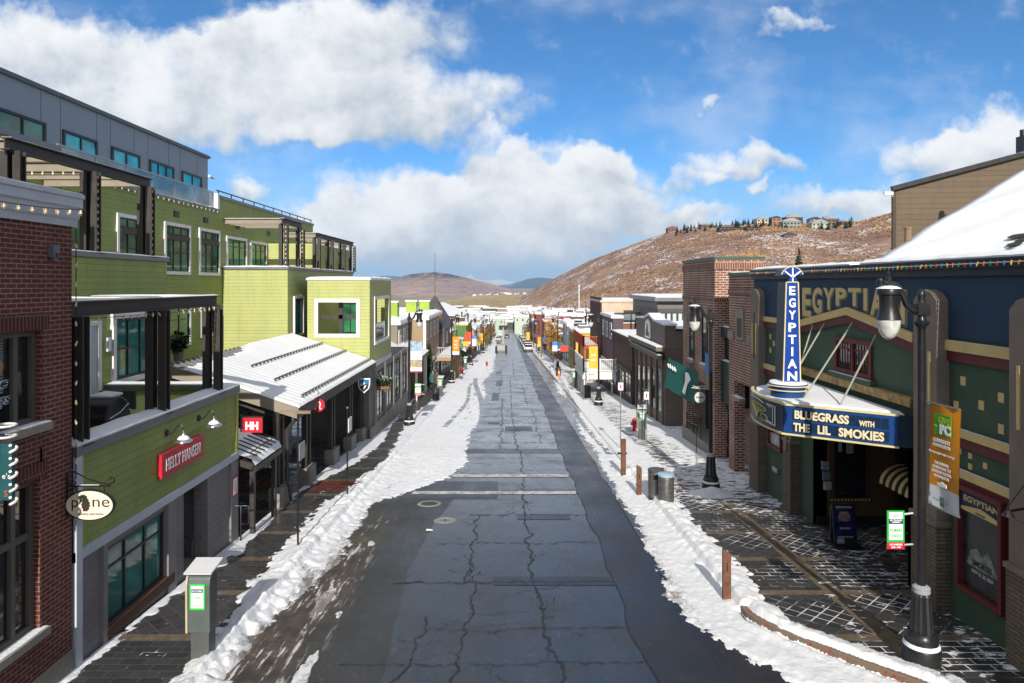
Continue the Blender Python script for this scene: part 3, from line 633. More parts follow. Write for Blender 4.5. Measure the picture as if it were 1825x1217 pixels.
# snow cap with a soft uneven top, x0..x1 * y0..y1 on height z
def snowcap(name,parent,x0,x1,y0,y1,z,h=.07,over=.02,seed=0,step=.16,mat=None):
    nx=max(3,int((x1-x0)/step)+1); ny=max(3,int((y1-y0)/step)+1); nx=min(nx,60); ny=min(ny,160)
    xs=np.linspace(x0-over,x1+over,nx); ys_=np.linspace(y0-over,y1+over,ny)
    X,Y=np.meshgrid(xs,ys_); e=np.minimum(np.minimum(X-xs[0],xs[-1]-X),np.minimum(Y-ys_[0],ys_[-1]-Y))
    hh=z+h*np.clip(.35+e/.08,0,1)*(.55+.8*fbm(X*1.3+seed,Y*1.3,4,seed)); rag=.03*(fbm(X*6,Y*6,3,seed+5)-.5)
    b=MB(); idx=lambda j,i:j*nx+i
    vs=[(X[j,i]+rag[j,i],Y[j,i]+rag[j,i],hh[j,i]) for j in range(ny) for i in range(nx)]
    fs=[(idx(j,i),idx(j,i+1),idx(j+1,i+1),idx(j+1,i)) for j in range(ny-1) for i in range(nx-1)]
    k=len(vs); rim=[idx(0,i) for i in range(nx)]+[idx(j,nx-1) for j in range(1,ny)]+[idx(ny-1,i) for i in range(nx-2,-1,-1)]+[idx(j,0) for j in range(ny-2,0,-1)]
    vs+=[(vs[q][0],vs[q][1],z+.002) for q in rim]; L=len(rim)
    fs+=[(rim[i],rim[(i+1)%L],k+(i+1)%L,k+i) for i in range(L)]
    b.add(vs,fs); return b.build(name,mat or SNOW,parent,smooth=True)

# ---------------------------------------------------------------- brick shop, far left
XB=-7.12
bk=thing('brick_shop','dark red brick shop building with grey cornice at the left edge','building',(XB-3,6,sz(8)))
ybw=11.12
m=MB()
W1=(8.0,10.42,-2.12,-.70); W2=(7.6,10.37,-5.25,-2.95)      # y0,y1,z0,z1 openings
m.box(XB-8,XB-.3,-6,ybw,sz(9)-.7,1.0)
for (ya,yb,za,zb) in [(-6,W2[0],sz(0)-.9,.92),(W1[1],ybw,-2.5,.92),(W2[1],ybw,-5.95,-2.5),(W2[0],W1[1]-.0,W2[3],W1[2]),(W2[0],W2[1],-5.95,W2[2]),(W2[0],W1[0],W1[2],.92),(W1[0],W1[1],W1[3],.92)]:
    m.box(XB-.3,XB,ya,yb,za,zb)
m.box(XB-.3,XB,W2[1],W1[1],-2.5,W2[3]) if False else None
m.build('wall',BRICK1,bk)
SOLD=brick('soldier course',(.12,.03,.021),(.09,.022,.017),(.2,.15,.13),.075,.24,.009)
MB().box(XB,XB+.025,W1[0],W1[1]+.12,W1[3],W1[3]+.24).build('lintel',SOLD,bk); MB().box(XB,XB+.025,W2[0],W2[1]+.12,W2[3],W2[3]+.24).build('lintel',SOLD,bk)
MB().box(XB-.3,XB+.02,-6,ybw+.01,sz(9)-.75,-5.95).build('plinth',CONC,bk)
cr=MB(); r_,n_=frame_of('E')
cr.prism([(0,.92),(.05,.92),(.06,1.02),(.09,1.05),(.11,1.2),(.15,1.23),(.15,1.36),(.18,1.38),(.18,1.44),(-.3,1.44),(-.3,.92)],Vector((XB,-6,0)),NXP,Z_,Y_,0,ybw+6+.06)
cor=cr.build('cornice',GREYT,bk); snowcap('snow',cor,XB-.3,XB+.17,-5.9,ybw+.0,1.44,.05,.01,3)
def brickwin(W,nh,vs,label=None):
    r,n=frame_of('E'); o=Vector((XB-.16,W[0],W[2])); w=W[1]-W[0]; h=W[3]-W[2]
    FR=paint('bronze frame',(.11,.10,.088),.5,.1)
    m=MB(); f=.09
    m.ob(o,r,Z_,n,0,w,0,f,-.05,.06); m.ob(o,r,Z_,n,0,w,h-f,h,-.05,.06); m.ob(o,r,Z_,n,0,f,f,h-f,-.05,.06); m.ob(o,r,Z_,n,w-f,w,f,h-f,-.05,.06)
    for a in vs: m.ob(o,r,Z_,n,w-a-.045,w-a+.045,f,h-f,-.05,.055)
    for b in nh: m.ob(o,r,Z_,n,f,w-f,b-.05,b+.05,-.05,.05)
    fo=m.build('window',FR,bk); MB().ob(o,r,Z_,n,.05,w-.05,.05,h-.05,-.03,0).build('pane',GLASSD,fo)
    sill=MB().box(XB-.16,XB+.09,W[0]-.1,W[1]+.12,W[2]-.12,W[2]-.001).build('sill',CONC,bk); snowcap('snow',sill,XB-.12,XB+.06,W[0],W[1]+.08,W[2],.035,0,6)
    return fo
f1=brickwin(W1,(),(.42,)); f2=brickwin(W2,(1.45,),(.42,1.6))
BL=paint('window blind',(.16,.19,.19),.7,.1)
m=MB()
for k in range(30): 
    z=W1[2]+.12+k*.042
    if z<W1[3]-.12 and z>W1[2]+.5: m.box(XB-.158,XB-.154,W1[0]+.1,W1[1]-.6,z,z+.03)
m.build('blind',BL,f1)
VIN=paint('window vinyl',(.70,.72,.78),.5,.03); VINB=paint('vinyl shadow',(.02,.03,.06),.5,.05)
for body,z,yr in (('Psychic',-1.42,9.92),('Readings',-1.66,9.97)):
    for k,(mm,bo,dx) in enumerate(((VIN,.05,.003),(VINB,.008,.006))):
        t_=text('lettering',body,Vector((XB-.152+dx,yr-.62,z)),Y_,Z_,.155,mm,f1,w=1.25,bold=bo,depth=.002,shear=.2)
MB().lathe([(0,.0),(.09,.0),(.1,.004)],n=20).build  # (emblem disc below)
em=MB(); em.prism([(.10*math.cos(a*math.pi/10),.10*math.sin(a*math.pi/10)) for a in range(20)],Vector((XB-.153,9.72,-1.2)),Y_,Z_,NXP,0,.004); em.build('emblem',paint('tan emblem',(.34,.2,.12),.6),f1)
# things seen in the shop window: pale cloth shapes are reflections, none modelled
sc_=MB().box(XB,XB+.10,10.53,10.68,.40,.60).box(XB+.03,XB+.09,10.56,10.65,.36,.40).build('wall_light',paint('sconce grey',(.13,.15,.17),.5),bk,bevel=.008)
MB().box(XB+.1,XB+.12,10.58,10.64,.415,.47).build('lamp_lens',paint('dark lens',(.05,.04,.04),.2),sc_)
st=thing('string_lights','string of clear bulbs hanging under the grey brick shop cornice','string lights',(XB+.2,8,1.1))
bulbs(st,(XB+.24,7.5,1.22),(XB+.24,11.1,1.2),13,.10,BULB,.032,.06)
st=thing('string_lights','string of clear bulbs running down the brick corner beside the green shop','string lights',(XB+.05,11.14,-2))
bulbs(st,(XB+.04,11.17,1.1),(XB+.04,11.17,-3.4),14,.0,BULB,.02,.0)

# ---------------------------------------------------------------- green shop (signed storefront wing)
XG=-7.15; ya,yb=11.2,17.95
gs=thing('green_shop','green clapboard shop with grey ground floor and red wall sign','building',(XG-2,14.5,sz(14.5)))
zt=-2.86; zb=-4.42
MB().box(XG-3.3,XG,ya,yb,zb,zt).build('wall',GREEN,gs)
MB().box(XG-.45,XG+.03,ya+.16,ya+.02+.24,zb,zt).box(XG-.2,XG+.03,yb-.1,yb+.03,zb,zt).build('corner_board',paint('green board',(.34,.39,.08),.6),gs)
cp=MB().box(XG-.5,XG+.06,ya,yb+.06,zt,zt+.17).build('parapet_cap',CAP,gs); snowcap('snow',cp,XG-.48,XG+.05,ya,yb+.04,zt+.17,.10,.015,9)
MB().box(XG-.45,XG+.045,ya,yb+.02,zb-.17,zb-.002).build('white_band',GREYT,gs)
MB().box(XG-.2,XG+.06,ya,ya+.16,sz(11)-.3,zt-.001).build('corner_trim',GREYT,gs)
SW=(12.12,14.22,-6.12,-4.72)
zs=zb-.171; m=MB(); zg=sz(18)-.1
m.box(XG-.3,XG-.02,ya+.16,SW[0],zg,zs); m.box(XG-.3,XG-.02,SW[0],SW[1],zg,SW[2]); m.box(XG-.3,XG-.02,SW[0],SW[1],SW[3],zs)
m.box(XG-.3,XG-.02,SW[1],15.05,zg,zs); m.build('ground_floor_wall',GREYW,gs); MB().box(XG-.35,XG-.02,16.25,yb-.05,zg,zs).build('pier_wall',GREYW,gs)
MB().box(XG-2.6,XG-.36,16.4,16.6,zg,zs).build('recess_wall',GREYW,gs); MB().box(XG-2.6,XG-.3,14.85,15.04,zg,zs).build('recess_wall',GREYW,gs)
for a,b in ((ya+.8,SW[0]),(14.28,14.62),(17.5,yb)): MB().box(XG-.02,XG+.035,a,b,zg,zs).build('pilaster',paint('grey pilaster',(.22,.21,.215),.6),gs)
MB().box(XG-2.7,XG-2.5,14.8,16.6,zg,zs).build('entrance_door',DARK,gs)
MB().box(XG-2.5,XG-.02,15.04,16.25,sz(16)+.002,sz(15)+.02).build('threshold',CONC,gs)
MB().box(XG-3.2,XG-.36,ya+.2,yb-.1,zs-.3,zs-.02).build('ceiling',DARK,gs)
wf=win(gs,'E',(XG-.1,SW[0],SW[2]),SW[1]-SW[0],SW[3]-SW[2],DKFR,GLASS,3,(.71,),.06,proud=.05,name='shop_window')
MB().box(XG-.02,XG+.05,SW[0],SW[1]+.3,SW[2]-.2,SW[2]).build('window_apron',paint('rust brown wood',(.10,.045,.025),.7,.3),gs)
# deck behind the parapet
MB().box(XG-3.28,XG-.5,ya+.02,yb-.02,zt-.5,zt-.42).build('deck',CONC,gs)
# pieces on the facade
sg=thing('wall_sign','long red wall sign with white shop name lettering on green siding','sign',(XG+.05,14.8,-3.74))
sy=(15.76-13.88); MB().box(XG+.01,XG+.10,13.88,15.76,-3.98,-3.49).build('board',REDSIGN,sg)
text('lettering','HELLY HANSEN',Vector((XG+.101,14.82,-3.735)),Y_,Z_,.25,WLET,sg,w=1.55,bold=.012,depth=.006,spacing=1.08)
def gooseneck(y,z,lab):
    g_=thing('gooseneck_lamp',lab,'wall lamp',(XG,y,z),0,'gooseneck lamps over the red shop sign')
    MB().lathe([(.0,0),(.075,.0),(.075,.02),(.05,.05),(0,.05)],n=14).build('wall_plate',BLACK,g_,local=True).rotation_euler=(0,R(90),0)
    MB().tube([(0,0,0),(.1,0,-.02),(.17,0,.05),(.25,0,.16),(.33,0,.16),(.36,0,.1),(.36,0,.02)],.013,8).build('arm',BLACK,g_,smooth=True,local=True)
    sh=MB().lathe([(.028,.06),(.035,-.0),(.05,-.05),(.07,-.09),(.165,-.15),(.175,-.18),(.16,-.178),(.06,-.10)],c=(.36,0,0),n=22).build('shade',paint('polished steel',(.55,.56,.57),.18,.05,metal=.9),g_,smooth=True,local=True)
    MB().lathe([(.0,-.075),(.07,-.10),(.125,-.125),(.10,-.085),(.05,-.05),(0,-.04)],c=(.36,0,0),n=16).build('snow',SNOW,g_,smooth=True,local=True)
gooseneck(14.25,-3.12,'chrome gooseneck lamp directly above the red wall sign, nearer one'); gooseneck(15.72,-3.10,'chrome gooseneck lamp to the right of the red wall sign')
bs=thing('blade_sign','square red projecting sign with white HH letters on the green shop corner','sign',(XG,18.15,-3.76))
MB().box(XG+.02,XG+.05,18.13,18.17,-3.95,-3.5).bar((XG+.03,18.15,-3.54),(XG+.62,18.15,-3.54),.025).build('bracket',BLACK,bs)
MB().box(XG+.08,XG+.60,18.12,18.18,-3.96,-3.57).build('panel',REDSIGN,bs)
text('lettering','HH',Vector((XG+.33,18.119,-3.77)),X_,Z_,.2,WLET,bs,w=.34,bold=.05,depth=.006)
nt=thing('notice_board','small white notice with red border on the grey storefront pillar','notice',(XG+.04,17.72,-5.3))
MB().box(XG+.036,XG+.052,17.58,17.86,-5.5,-5.0).build('board',REDSIGN,nt); MB().box(XG+.053,XG+.056,17.60,17.84,-5.46,-5.05).build('paper',WLET,nt)
m=MB()
for k in range(6): m.box(XG+.057,XG+.058,17.64,17.80,-5.40+k*.05,-5.385+k*.05)
m.build('print',paint('print grey',(.25,.25,.25),.6),nt)
def handrail(y0,y1,x0,x1,lab):
    za,zc=sz(y0),sz(y1); h=thing('handrail',lab,'handrail',(x0,y0,za)); m=MB()
    m.tube([(x1,y0,za-.01),(x1,y0,za+.92),(x0,y0,za+.92),(x0-1.2,y0,za+1.3)],.022,8); m.tube([(x1,y0,za+.45),(x1+.2,y0,za+.45),(x1+.2,y0,za+.92),(x1,y0,za+.92)],.02,8)
    m.build('rail',BLACK,h,smooth=True); return h
handrail(15.15,15.15,XG-.1,XG+.12,'short black handrail by the shop window, nearer of two'); handrail(17.75,17.75,XG-.1,XG+.18,'black handrail at the end of the grey storefront')

# pergola on the deck
def pergola(name,lab,x,posts,ztop,zfoot,back,w=.20,foot_snow=True,bul=None):
    th=thing(name,lab,'pergola',(x,posts[0],zfoot),0,'brown steel pergolas on the green building')
    for y in posts:
        m=MB()
        for dx in (-.1,.1): m.ibeam((x+dx*1.35,y,zfoot-.05),(x+dx*1.35,y,ztop-.26),.16,.2,.024)
        po=m.build('post',STEEL,th); MB().box(x-.28,x+.28,y-.14,y+.14,zfoot-.055,zfoot-.03).build('base_plate',STEEL,po)
    bm=MB().ibeam((x,posts[0]-.25,ztop-.13),(x,posts[-1]+.2,ztop-.13),.2,.26,.025).build('beam',STEEL,th)
    snowcap('snow',bm,x-.1,x+.1,posts[0]-.22,posts[-1]+.17,ztop,.035,0,int(ztop*10)+20)
    for y in posts:
        cb=MB().ibeam((x-.1,y,ztop-.13),(back,y,ztop-.13),.16,.25,.025).build('cross_beam',TAUPE,th)
        snowcap('snow',cb,back,x-.1,y-.08,y+.08,ztop-.005,.03,0,int(y*3))
    for q in np.linspace(posts[0],posts[-1],5)[1:-1]:
        if min(abs(q-p) for p in posts)>.4: MB().ibeam((x-.1,q,ztop-.17),(back,q,ztop-.17),.1,.15,.02).build('cross_beam',TAUPE,th)
    return th
pg1=pergola('pergola','lowest brown steel pergola, standing on the green shop parapet',-7.33,[11.5,14.25,16.9],-.30,zt+.2,-10.3)
sl_=thing('string_lights','string of clear bulbs along the lowest pergola beam','string lights',(-7.2,14,-.6)); bulbs(sl_,(-7.2,11.6,-.60),(-7.2,16.8,-.60),20,.02,BULB,.02,.02)
sl_=thing('string_lights','string of clear bulbs down the far post of the lowest pergola','string lights',(-7.2,17.1,-.6)); bulbs(sl_,(-7.2,17.1,-.6),(-7.2,17.1,-2.6),9,0,BULB,.02,0)
# covered barbecue and low chair
bb=thing('covered_barbecue','barbecue under a black cover topped with snow on the lower deck','barbecue',(-7.95,13.6,zt-.42))
poly=[(-.42,0),(.42,0),(.44,.45),(.36,.55),(.3,.72),(.1,.84),(-.12,.84),(-.3,.74),(-.38,.55),(-.44,.45)]
MB().prism(poly,Vector((-7.95,13.45,zt-.2)),Y_,Z_,X_,-.28,.28).build('cover',BLACK,bb,bevel=.05); MB().tube([(-7.66,13.1,zt+.26),(-7.65,13.45,zt+.33),(-7.66,13.75,zt+.45)],.012,6).build('piping',GREYT,bb)
snowcap('snow',bb,-8.2,-7.75,13.3,13.7,zt+.63,.12,0,77)
ch=thing('deck_chair','low dark deck chair with snow on its seat behind the parapet','chair',(-8.9,15.2,zt-.42))
MB().box(-9.3,-8.5,14.9,15.5,zt-.1,zt-.02).build('seat',STEEL,ch); MB().box(-9.3,-8.5,15.5,15.58,zt-.1,zt+.42).build('backrest',STEEL,ch); snowcap('snow',ch,-9.25,-8.55,14.95,15.48,zt-.02,.1,0,4)
for ax in (-9.25,-8.56):
    for ay in (14.95,15.5): MB().box(ax-.03,ax+.03,ay-.03,ay+.03,zt-.42,zt-.1).build('leg',STEEL,ch)

# ---------------------------------------------------------------- green block: set-back storeys, penthouse
gb=thing('green_block','large stepped green clapboard building with grey glazed penthouse','building',(-13,27,sz(27)))
XA=-10.4; ZD=.66
MB().box(-13.69,XA,8,20.75,-3.3,ZD).box(-13.72,-13.6,20.75,47.4,-4,3.34).box(-13.72,-13.6,31.9,47.4,3.34,4.0).box(-16,-13.6,8,20.7,ZD,4.0).build('wall',GREEN,gb)
MB().box(-16,-13.72,31.9,47.4,-4,4.0).box(-16,-13.72,20.75,31.9,-4,3.3).build('core',GREEN,gb)
c1=MB().box(XA-.35,XA+.06,8,20.82,ZD,ZD+.12).build('parapet_cap',CAP,gb); snowcap('snow',c1,XA-.33,XA+.05,8,20.8,ZD+.12,.05,.01,31)
c2=MB().box(-13.9,-13.53,20.7,31.95,3.34,3.46).build('parapet_cap',CAP,gb); snowcap('snow',c2,-13.88,-13.54,20.7,31.9,3.46,.06,.01,33)
c3=MB().box(-14,-13.54,31.9,47.46,4.0,4.14).build('parapet_cap',CAP,gb); MB().box(-14,-13.54,8,20.68,4.0,4.14).build('parapet_cap',CAP,gb)
m=MB()
for y in np.arange(32.2,47.4,1.5): m.box(-13.72,-13.68,y-.02,y+.02,4.14,4.36)
m.bar((-13.7,32,4.37),(-13.7,47.4,4.37),.05); m.build('roof_rail',BLACK,gb)
MB().box(-14.0,-13.55,31.78,31.98,3.46,4.2).build('end_post',WHITE,gb)
# glass balustrade of the penthouse terrace
bl=MB().bar((-13.75,20.8,4.24),(-13.75,31.7,4.24),.05).build('balustrade',GALV,gb)
GB=glass('balustrade glass',(.10,.22,.30),.05,.8); MB().box(-13.76,-13.745,20.8,31.7,3.55,4.2).build('pane',GB,bl)
for y in np.arange(20.9,31.8,1.8): MB().box(-13.78,-13.73,y-.02,y+.02,3.46,4.24).build('stanchion',GALV,bl)
# penthouse
XP=-15.7
m=MB().box(-26,XP,2,35.6,3,6.5); pent=m.build('penthouse_wall',PENT,gb)
pc=MB().box(-26,XP+.10,1.9,35.7,6.5,6.64).build('penthouse_cap',paint('dark zinc',(.10,.115,.135),.45,.1),gb)
m=MB()
for y in (20.2,22.9,26.0,28.6,31.5,34.4,23.9,26.9,29.7,32.6): m.box(XP,XP+.004,y-.012,y+.012,3.4,6.5)
m.build('panel_joint',paint('joint',(.09,.11,.13),.6),pent)
for (a,b,nv,gm,h0) in ((17.6,23.1,5,GLASS,5.42),(24.0,26.0,2,GLASSB,5.42),(26.95,29.0,2,GLASSB,5.42),(29.8,31.95,3,GLASSB,5.42),(32.75,34.85,2,GLASSB,5.42)):
    win(gb,'E',(XP,a,3.5),b-a,h0-3.5,DKFR,gm,nv,(),.1,proud=.06)
m=MB()
for y in (23.6,26.5,29.4,32.3,35.2): m.lathe([(.09,0),(.07,.1),(0,.32)],(XP+.12,y,4.15),8)
m.build('terrace_light',STEEL,gb)
cm=MB().box(XP,XP+.25,35.55,35.62,5.55,5.6).tube([(XP+.2,35.3,5.55),(XP+.22,35.75,5.52)],.07,10).build('security_camera',WHITE,gb)
# windows of the set-back wall
def gw(a,b,z0,z1,nv=2,nh=(.5,),gm=GLASSG): return win(gb,'E',(-13.6,a+.13,z0+.13),b-a-.26,z1-z0-.26,DKFR,gm,nv,nh,.06,WHITE,.13)
for a,b in ((23.6,25.6),(26.85,29.05),(29.85,32.0)):
    f=gw(a,b,.36,2.45,3,(.42,.82)); MB().box(-13.6,-13.49,a+.16,b-.16,1.75,1.95).build('canopy',STEEL,f)
gw(32.75,35.3,.2,2.3,3,(.8,)); gw(35.8,38.2,.2,2.25,3,(.8,))
gw(20.9,22.6,-.2,2.35,2,(.6,))
for y in (27.9,30.6,34.2,38.6): MB().box(-13.6,-13.55,y-.2,y+.2,2.72,2.95).build('vent',DKFR,gb)
gw(26.2,29.1,-2.6,-.75,3,(.62,)); gw(30.0,31.5,-2.4,-1.0,1,())
win(gb,'E',(XA,17.95,-2.55),1.85,1.62,DKFR,GLASS,3,(.5,),.07,WHITE,.14,proud=.06)
dr=MB().box(XA,XA+.06,16.75,16.9,zt-.4,-.95).box(XA,XA+.06,17.2,17.35,zt-.4,-.95).box(XA,XA+.06,16.9,17.2,-1.05,-.95).build('deck_door',WHITE,gb); MB().box(XA,XA+.03,16.9,17.2,zt-.4,-1.05).build('door_leaf',GREYT,dr)
ws=MB().box(XA,XA+.1,17.55,17.7,-1.75,-1.4).build('wall_light',WHITE,gb)
# knee wall at the end of the lower deck
MB().box(XA,XG-.5,17.6,17.9,-4,-2.74).build('knee_wall',GREEN,gb); k_=MB().box(XA,XG-.5,17.55,17.95,-2.74,-2.62).build('knee_wall_cap',CAP,gb); snowcap('snow',k_,XA,XG-.5,17.55,17.95,-2.62,.09,0,41)
# bright block facing the camera
Y2=32.4
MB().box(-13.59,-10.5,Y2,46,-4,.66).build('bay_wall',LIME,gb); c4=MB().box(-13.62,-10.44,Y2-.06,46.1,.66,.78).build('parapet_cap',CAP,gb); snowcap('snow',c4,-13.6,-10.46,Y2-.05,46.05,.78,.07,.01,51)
win(gb,'E',(-10.5,33.35,-2.5),1.3,1.75,DKFR,GLASS,1,(.5,),.08,WHITE,.12)
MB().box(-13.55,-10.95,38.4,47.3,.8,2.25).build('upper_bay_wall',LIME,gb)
# corner balcony box
Y3=33.2; xa,xb=-9.8,-6.77; z0,z1=-4.2,.16
zc0,zc1=-2.45,-.92; ox0,ox1=-9.28,-7.42; ye=39.2
m=MB(); m.box(xa,xb,Y3,Y3+.2,z0,zc0); m.box(xa,xb,Y3,Y3+.2,zc1,z1); m.box(xa,ox0,Y3,Y3+.2,zc0,zc1); m.box(ox1,xb,Y3,Y3+.2,zc0,zc1)
m.box(xb-.2,xb,Y3+.2,ye,z0+.25,-2.95); m.box(xb-.2,xb,Y3+.2,ye,-.82,z1); m.box(xb-.2,xb,Y3+.2,34.5,-2.95,-.82); m.box(xb-.2,xb,38.3,ye,-2.95,-.82)
m.box(xa,xb-.2,Y3+.2,ye,-3.1,-2.95); m.box(xa,xb-.2,ye-.2,ye,z0,z1); m.box(xa,xa+.15,Y3+.2,ye-.2,-2.95,z1)
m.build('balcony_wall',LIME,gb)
c5=MB().box(xa-.05,xb+.05,Y3-.05,Y3+.25,z1,z1+.1).box(xb-.25,xb+.05,Y3+.251,ye+.05,z1,z1+.1).box(xa-.05,xa+.2,Y3+.251,ye+.05,z1,z1+.1).build('parapet_cap',WHITE,gb); snowcap('snow',c5,xa,xb,Y3,Y3+.24,z1+.1,.08,.01,61); snowcap('snow',c5,xb-.24,xb,Y3+.26,ye,z1+.1,.08,.01,62)
r,n=frame_of('S'); m=MB(); o=Vector((0,Y3,0))
tw=.17; m.box(ox0-tw,ox0,Y3-.03,Y3+.05,zc0-tw,zc1+tw).box(ox1,ox1+tw,Y3-.03,Y3+.05,zc0-tw,zc1+tw).box(ox0,ox1,Y3-.03,Y3+.05,zc1,zc1+tw).box(ox0,ox1,Y3-.03,Y3+.05,zc0-tw,zc0)
m.box(xb-.02,xb+.04,34.3,34.5,-3.1,-.66).box(xb-.02,xb+.04,38.3,38.5,-3.1,-.66).box(xb-.02,xb+.04,34.5,38.3,-.82,-.66).box(xb-.02,xb+.06,34.5,38.3,-3.1,-2.95)
m.build('opening_trim',WHITE,gb)
m=MB().box(-8.4,-8.2,Y3+.5,Y3+.65,-2.95,-.9).box(-9.28,-7.42,Y3+.5,Y3+.64,-1.75,-1.55); m.build('balcony_post',STEEL,gb); MB().box(-7.25,-7.0,36,36.25,-2.95,z1).build('balcony_post',STEEL,gb)
MB().box(xb-.12,xb-.1,34.5,38.3,-2.95,-2.05).build('balcony_glass',GB,gb)
win(gb,'S',(xa+.2,ye-.2,-2.9),1.1,1.8,DKFR,GLASSG,2,(),.08)
MB().box(xb-.22,xb+.03,Y3-.02,ye+.02,z0-.02,z0+.24).build('white_band',GREYT,gb)
# shop front under the corner box
m=MB(); m.box(-9.8,xb-.05,Y3+.1,45.6,-8.4,z0-.02); m.build('stone_base',paint('grey cladding',(.17,.16,.15),.8,.2,1.4),gb)
PGL=glass('pale glass',(.20,.24,.26))
for a,b in ((34.9,36.8),(37.7,39.6),(40.5,42.4),(43.2,45.0)): win(gb,'E',(xb-.05,a,-6.95),b-a,2.35,DKFR,PGL,2,(.68,),.09,name='shop_window')
for y in (34.5,37.25,40.05,42.8,45.4): MB().box(xb-.05,xb+.07,y-.22,y+.22,-7.1,z0-.03).build('pilaster',paint('stone pilaster',(.22,.205,.19),.8,.15),gb)
m=MB().box(xb-.05,xb+.03,34.75,45.2,-4.5,z0-.05); m.build('fascia',paint('stone pilaster',(.22,.205,.19)),gb)
MB().box(xb-.1,xb+.05,33.3,45.6,-8.4,-7.1).build('plinth',CONC,gb)
# upper pergolas
pergola('pergola','upper brown steel pergola nearest the brick shop cornice',-10.6,[14.6,17.3,19.95],3.08,ZD+.15,-13.6)
pergola('pergola','brown steel pergola on the sunlit green bay above the snowy porch roof',-10.75,[32.6,35.2],3.1,.86,-13.6)
pergola('pergola','farthest brown steel pergola at the end of the green building',-10.75,[38.2,41.0,44.0,46.9],2.82,.86,-12.6)
for (a,b,n_,lab) in (((-10.45,17.35,2.8),(-10.45,17.35,.85),11,'string of clear bulbs down a post of the upper pergola nearest the camera'),((-10.45,20.0,2.8),(-10.45,20.0,.85),10,'string of clear bulbs down the second post of the upper pergola'),
    ((-13.4,17.15,2.78),(-10.8,17.15,2.78),10,'string of clear bulbs along the taupe cross beam of the upper pergola'),((-10.62,32.5,2.8),(-10.62,32.5,.9),9,'string of clear bulbs down the post above the sunlit green bay'),((-10.62,35.1,2.8),(-10.62,35.1,.9),9,'string of clear bulbs down the right post above the sunlit green bay'),
    ((-13.4,21.0,3.3),(-13.4,31.6,3.3),26,'string of clear bulbs below the penthouse glass balustrade'),((-10.62,46.8,2.6),(-10.62,46.8,.9),9,'string of clear bulbs down the farthest pergola post')):
    s_=thing('string_lights',lab,'string lights',a); bulbs(s_,a,b,n_,0,BULB,.028,.02)
for (x,y,lab) in ((-11.2,41.6,'silver patio heater on the far terrace, left one'),(-11.0,45.3,'silver patio heater on the far terrace, right one')):
    h=thing('patio_heater',lab,'patio heater',(x,y,.86),0,'patio heaters on the upper terrace')
    MB().lathe([(.25,0),(.22,.1),(.13,1.35),(.13,1.4)],(0,0,0),12).build('body',GALV,h,smooth=True,local=True); MB().lathe([(.05,1.4),(.05,1.55),(.36,1.55),(.1,1.66),(0,1.67)],(0,0,0),14).build('hood',GALV,h,local=True)
# potted shrub in the courtyard
def leafball(name,mat,parent,c,rx,ry,rz,n,s,seed=0,squash=1.0):
    rr=random.Random(seed); m=MB()
    for i in range(n):
        while 1:
            p=Vector((rr.uniform(-1,1),rr.uniform(-1,1),rr.uniform(-1,1)))
            if .25<p.length<1: break
        q=Vector((c[0]+p.x*rx,c[1]+p.y*ry,c[2]+p.z*rz)); a=Vector((rr.uniform(-1,1),rr.uniform(-1,1),rr.uniform(-.6,1))).normalized(); b=a.cross(Vector((rr.random(),rr.random(),rr.random()))).normalized(); ss=s*rr.uniform(.5,1.3)
        m.add([q-a*ss-b*ss*.12,q-a*ss*.2+b*ss*.35,q+a*ss,q-a*ss*.2-b*ss*.35],[(0,1,2,3)])
    return m.build(name,mat,parent,local=True)
def leafmat(name,c):
    t=NT(name); v=t.obj(); a=t.nz(v,3,4,.6); t.set(t.mix(t.ramp(a,.3,.7),mul(c,.5),mul(c,1.5)),.65,0,.2); return t.m
FIR=leafmat('fir needles',(.016,.032,.016)); WREATH=leafmat('garland',(.03,.07,.02))
pt=thing('potted_shrub','dark spiky evergreen shrub behind the snowy porch roof','shrub',P(318,622,26)); leafball('foliage',FIR,pt,(0,0,.25),.3,.3,.42,260,.17,5); MB().lathe([(.14,-.45),(.2,-.1),(.18,-.1)],n=12).build('pot',CONC,pt,local=True)

# ---------------------------------------------------------------- snowy porch roof over the arcade
pr=thing('porch','open arcade with snow covered standing seam roof and concrete plinths','porch',(-7.1,27,sz(27)))
E0,E1=-6.5,-10.5; y0,y1=21.0,33.1; ez,rz_=-3.82,-2.48
def roofz(x): return ez+(rz_-ez)*(E0-x)/(E0-E1)
m=MB(); m.add([(E0,y0,ez),(E1,y0,rz_),(E1,y1,rz_),(E0,y1,ez),(E0,y0,ez-.22),(E1,y0,rz_-.22),(E1,y1,rz_-.22),(E0,y1,ez-.22)],[(0,1,2,3),(7,6,5,4),(0,4,5,1),(1,5,6,2),(2,6,7,3),(3,7,4,0)])
ROOFM=paint('porch roof metal',(.16,.165,.17),.45,.1); rf=m.build('roof',ROOFM,pr)
m=MB()
for y in np.arange(y0+.1,y1,.38): m.bar((E0+.02,y,ez+.02),(E1,y,rz_+.02),.03,.05)
m.build('standing_seam',ROOFM,rf)
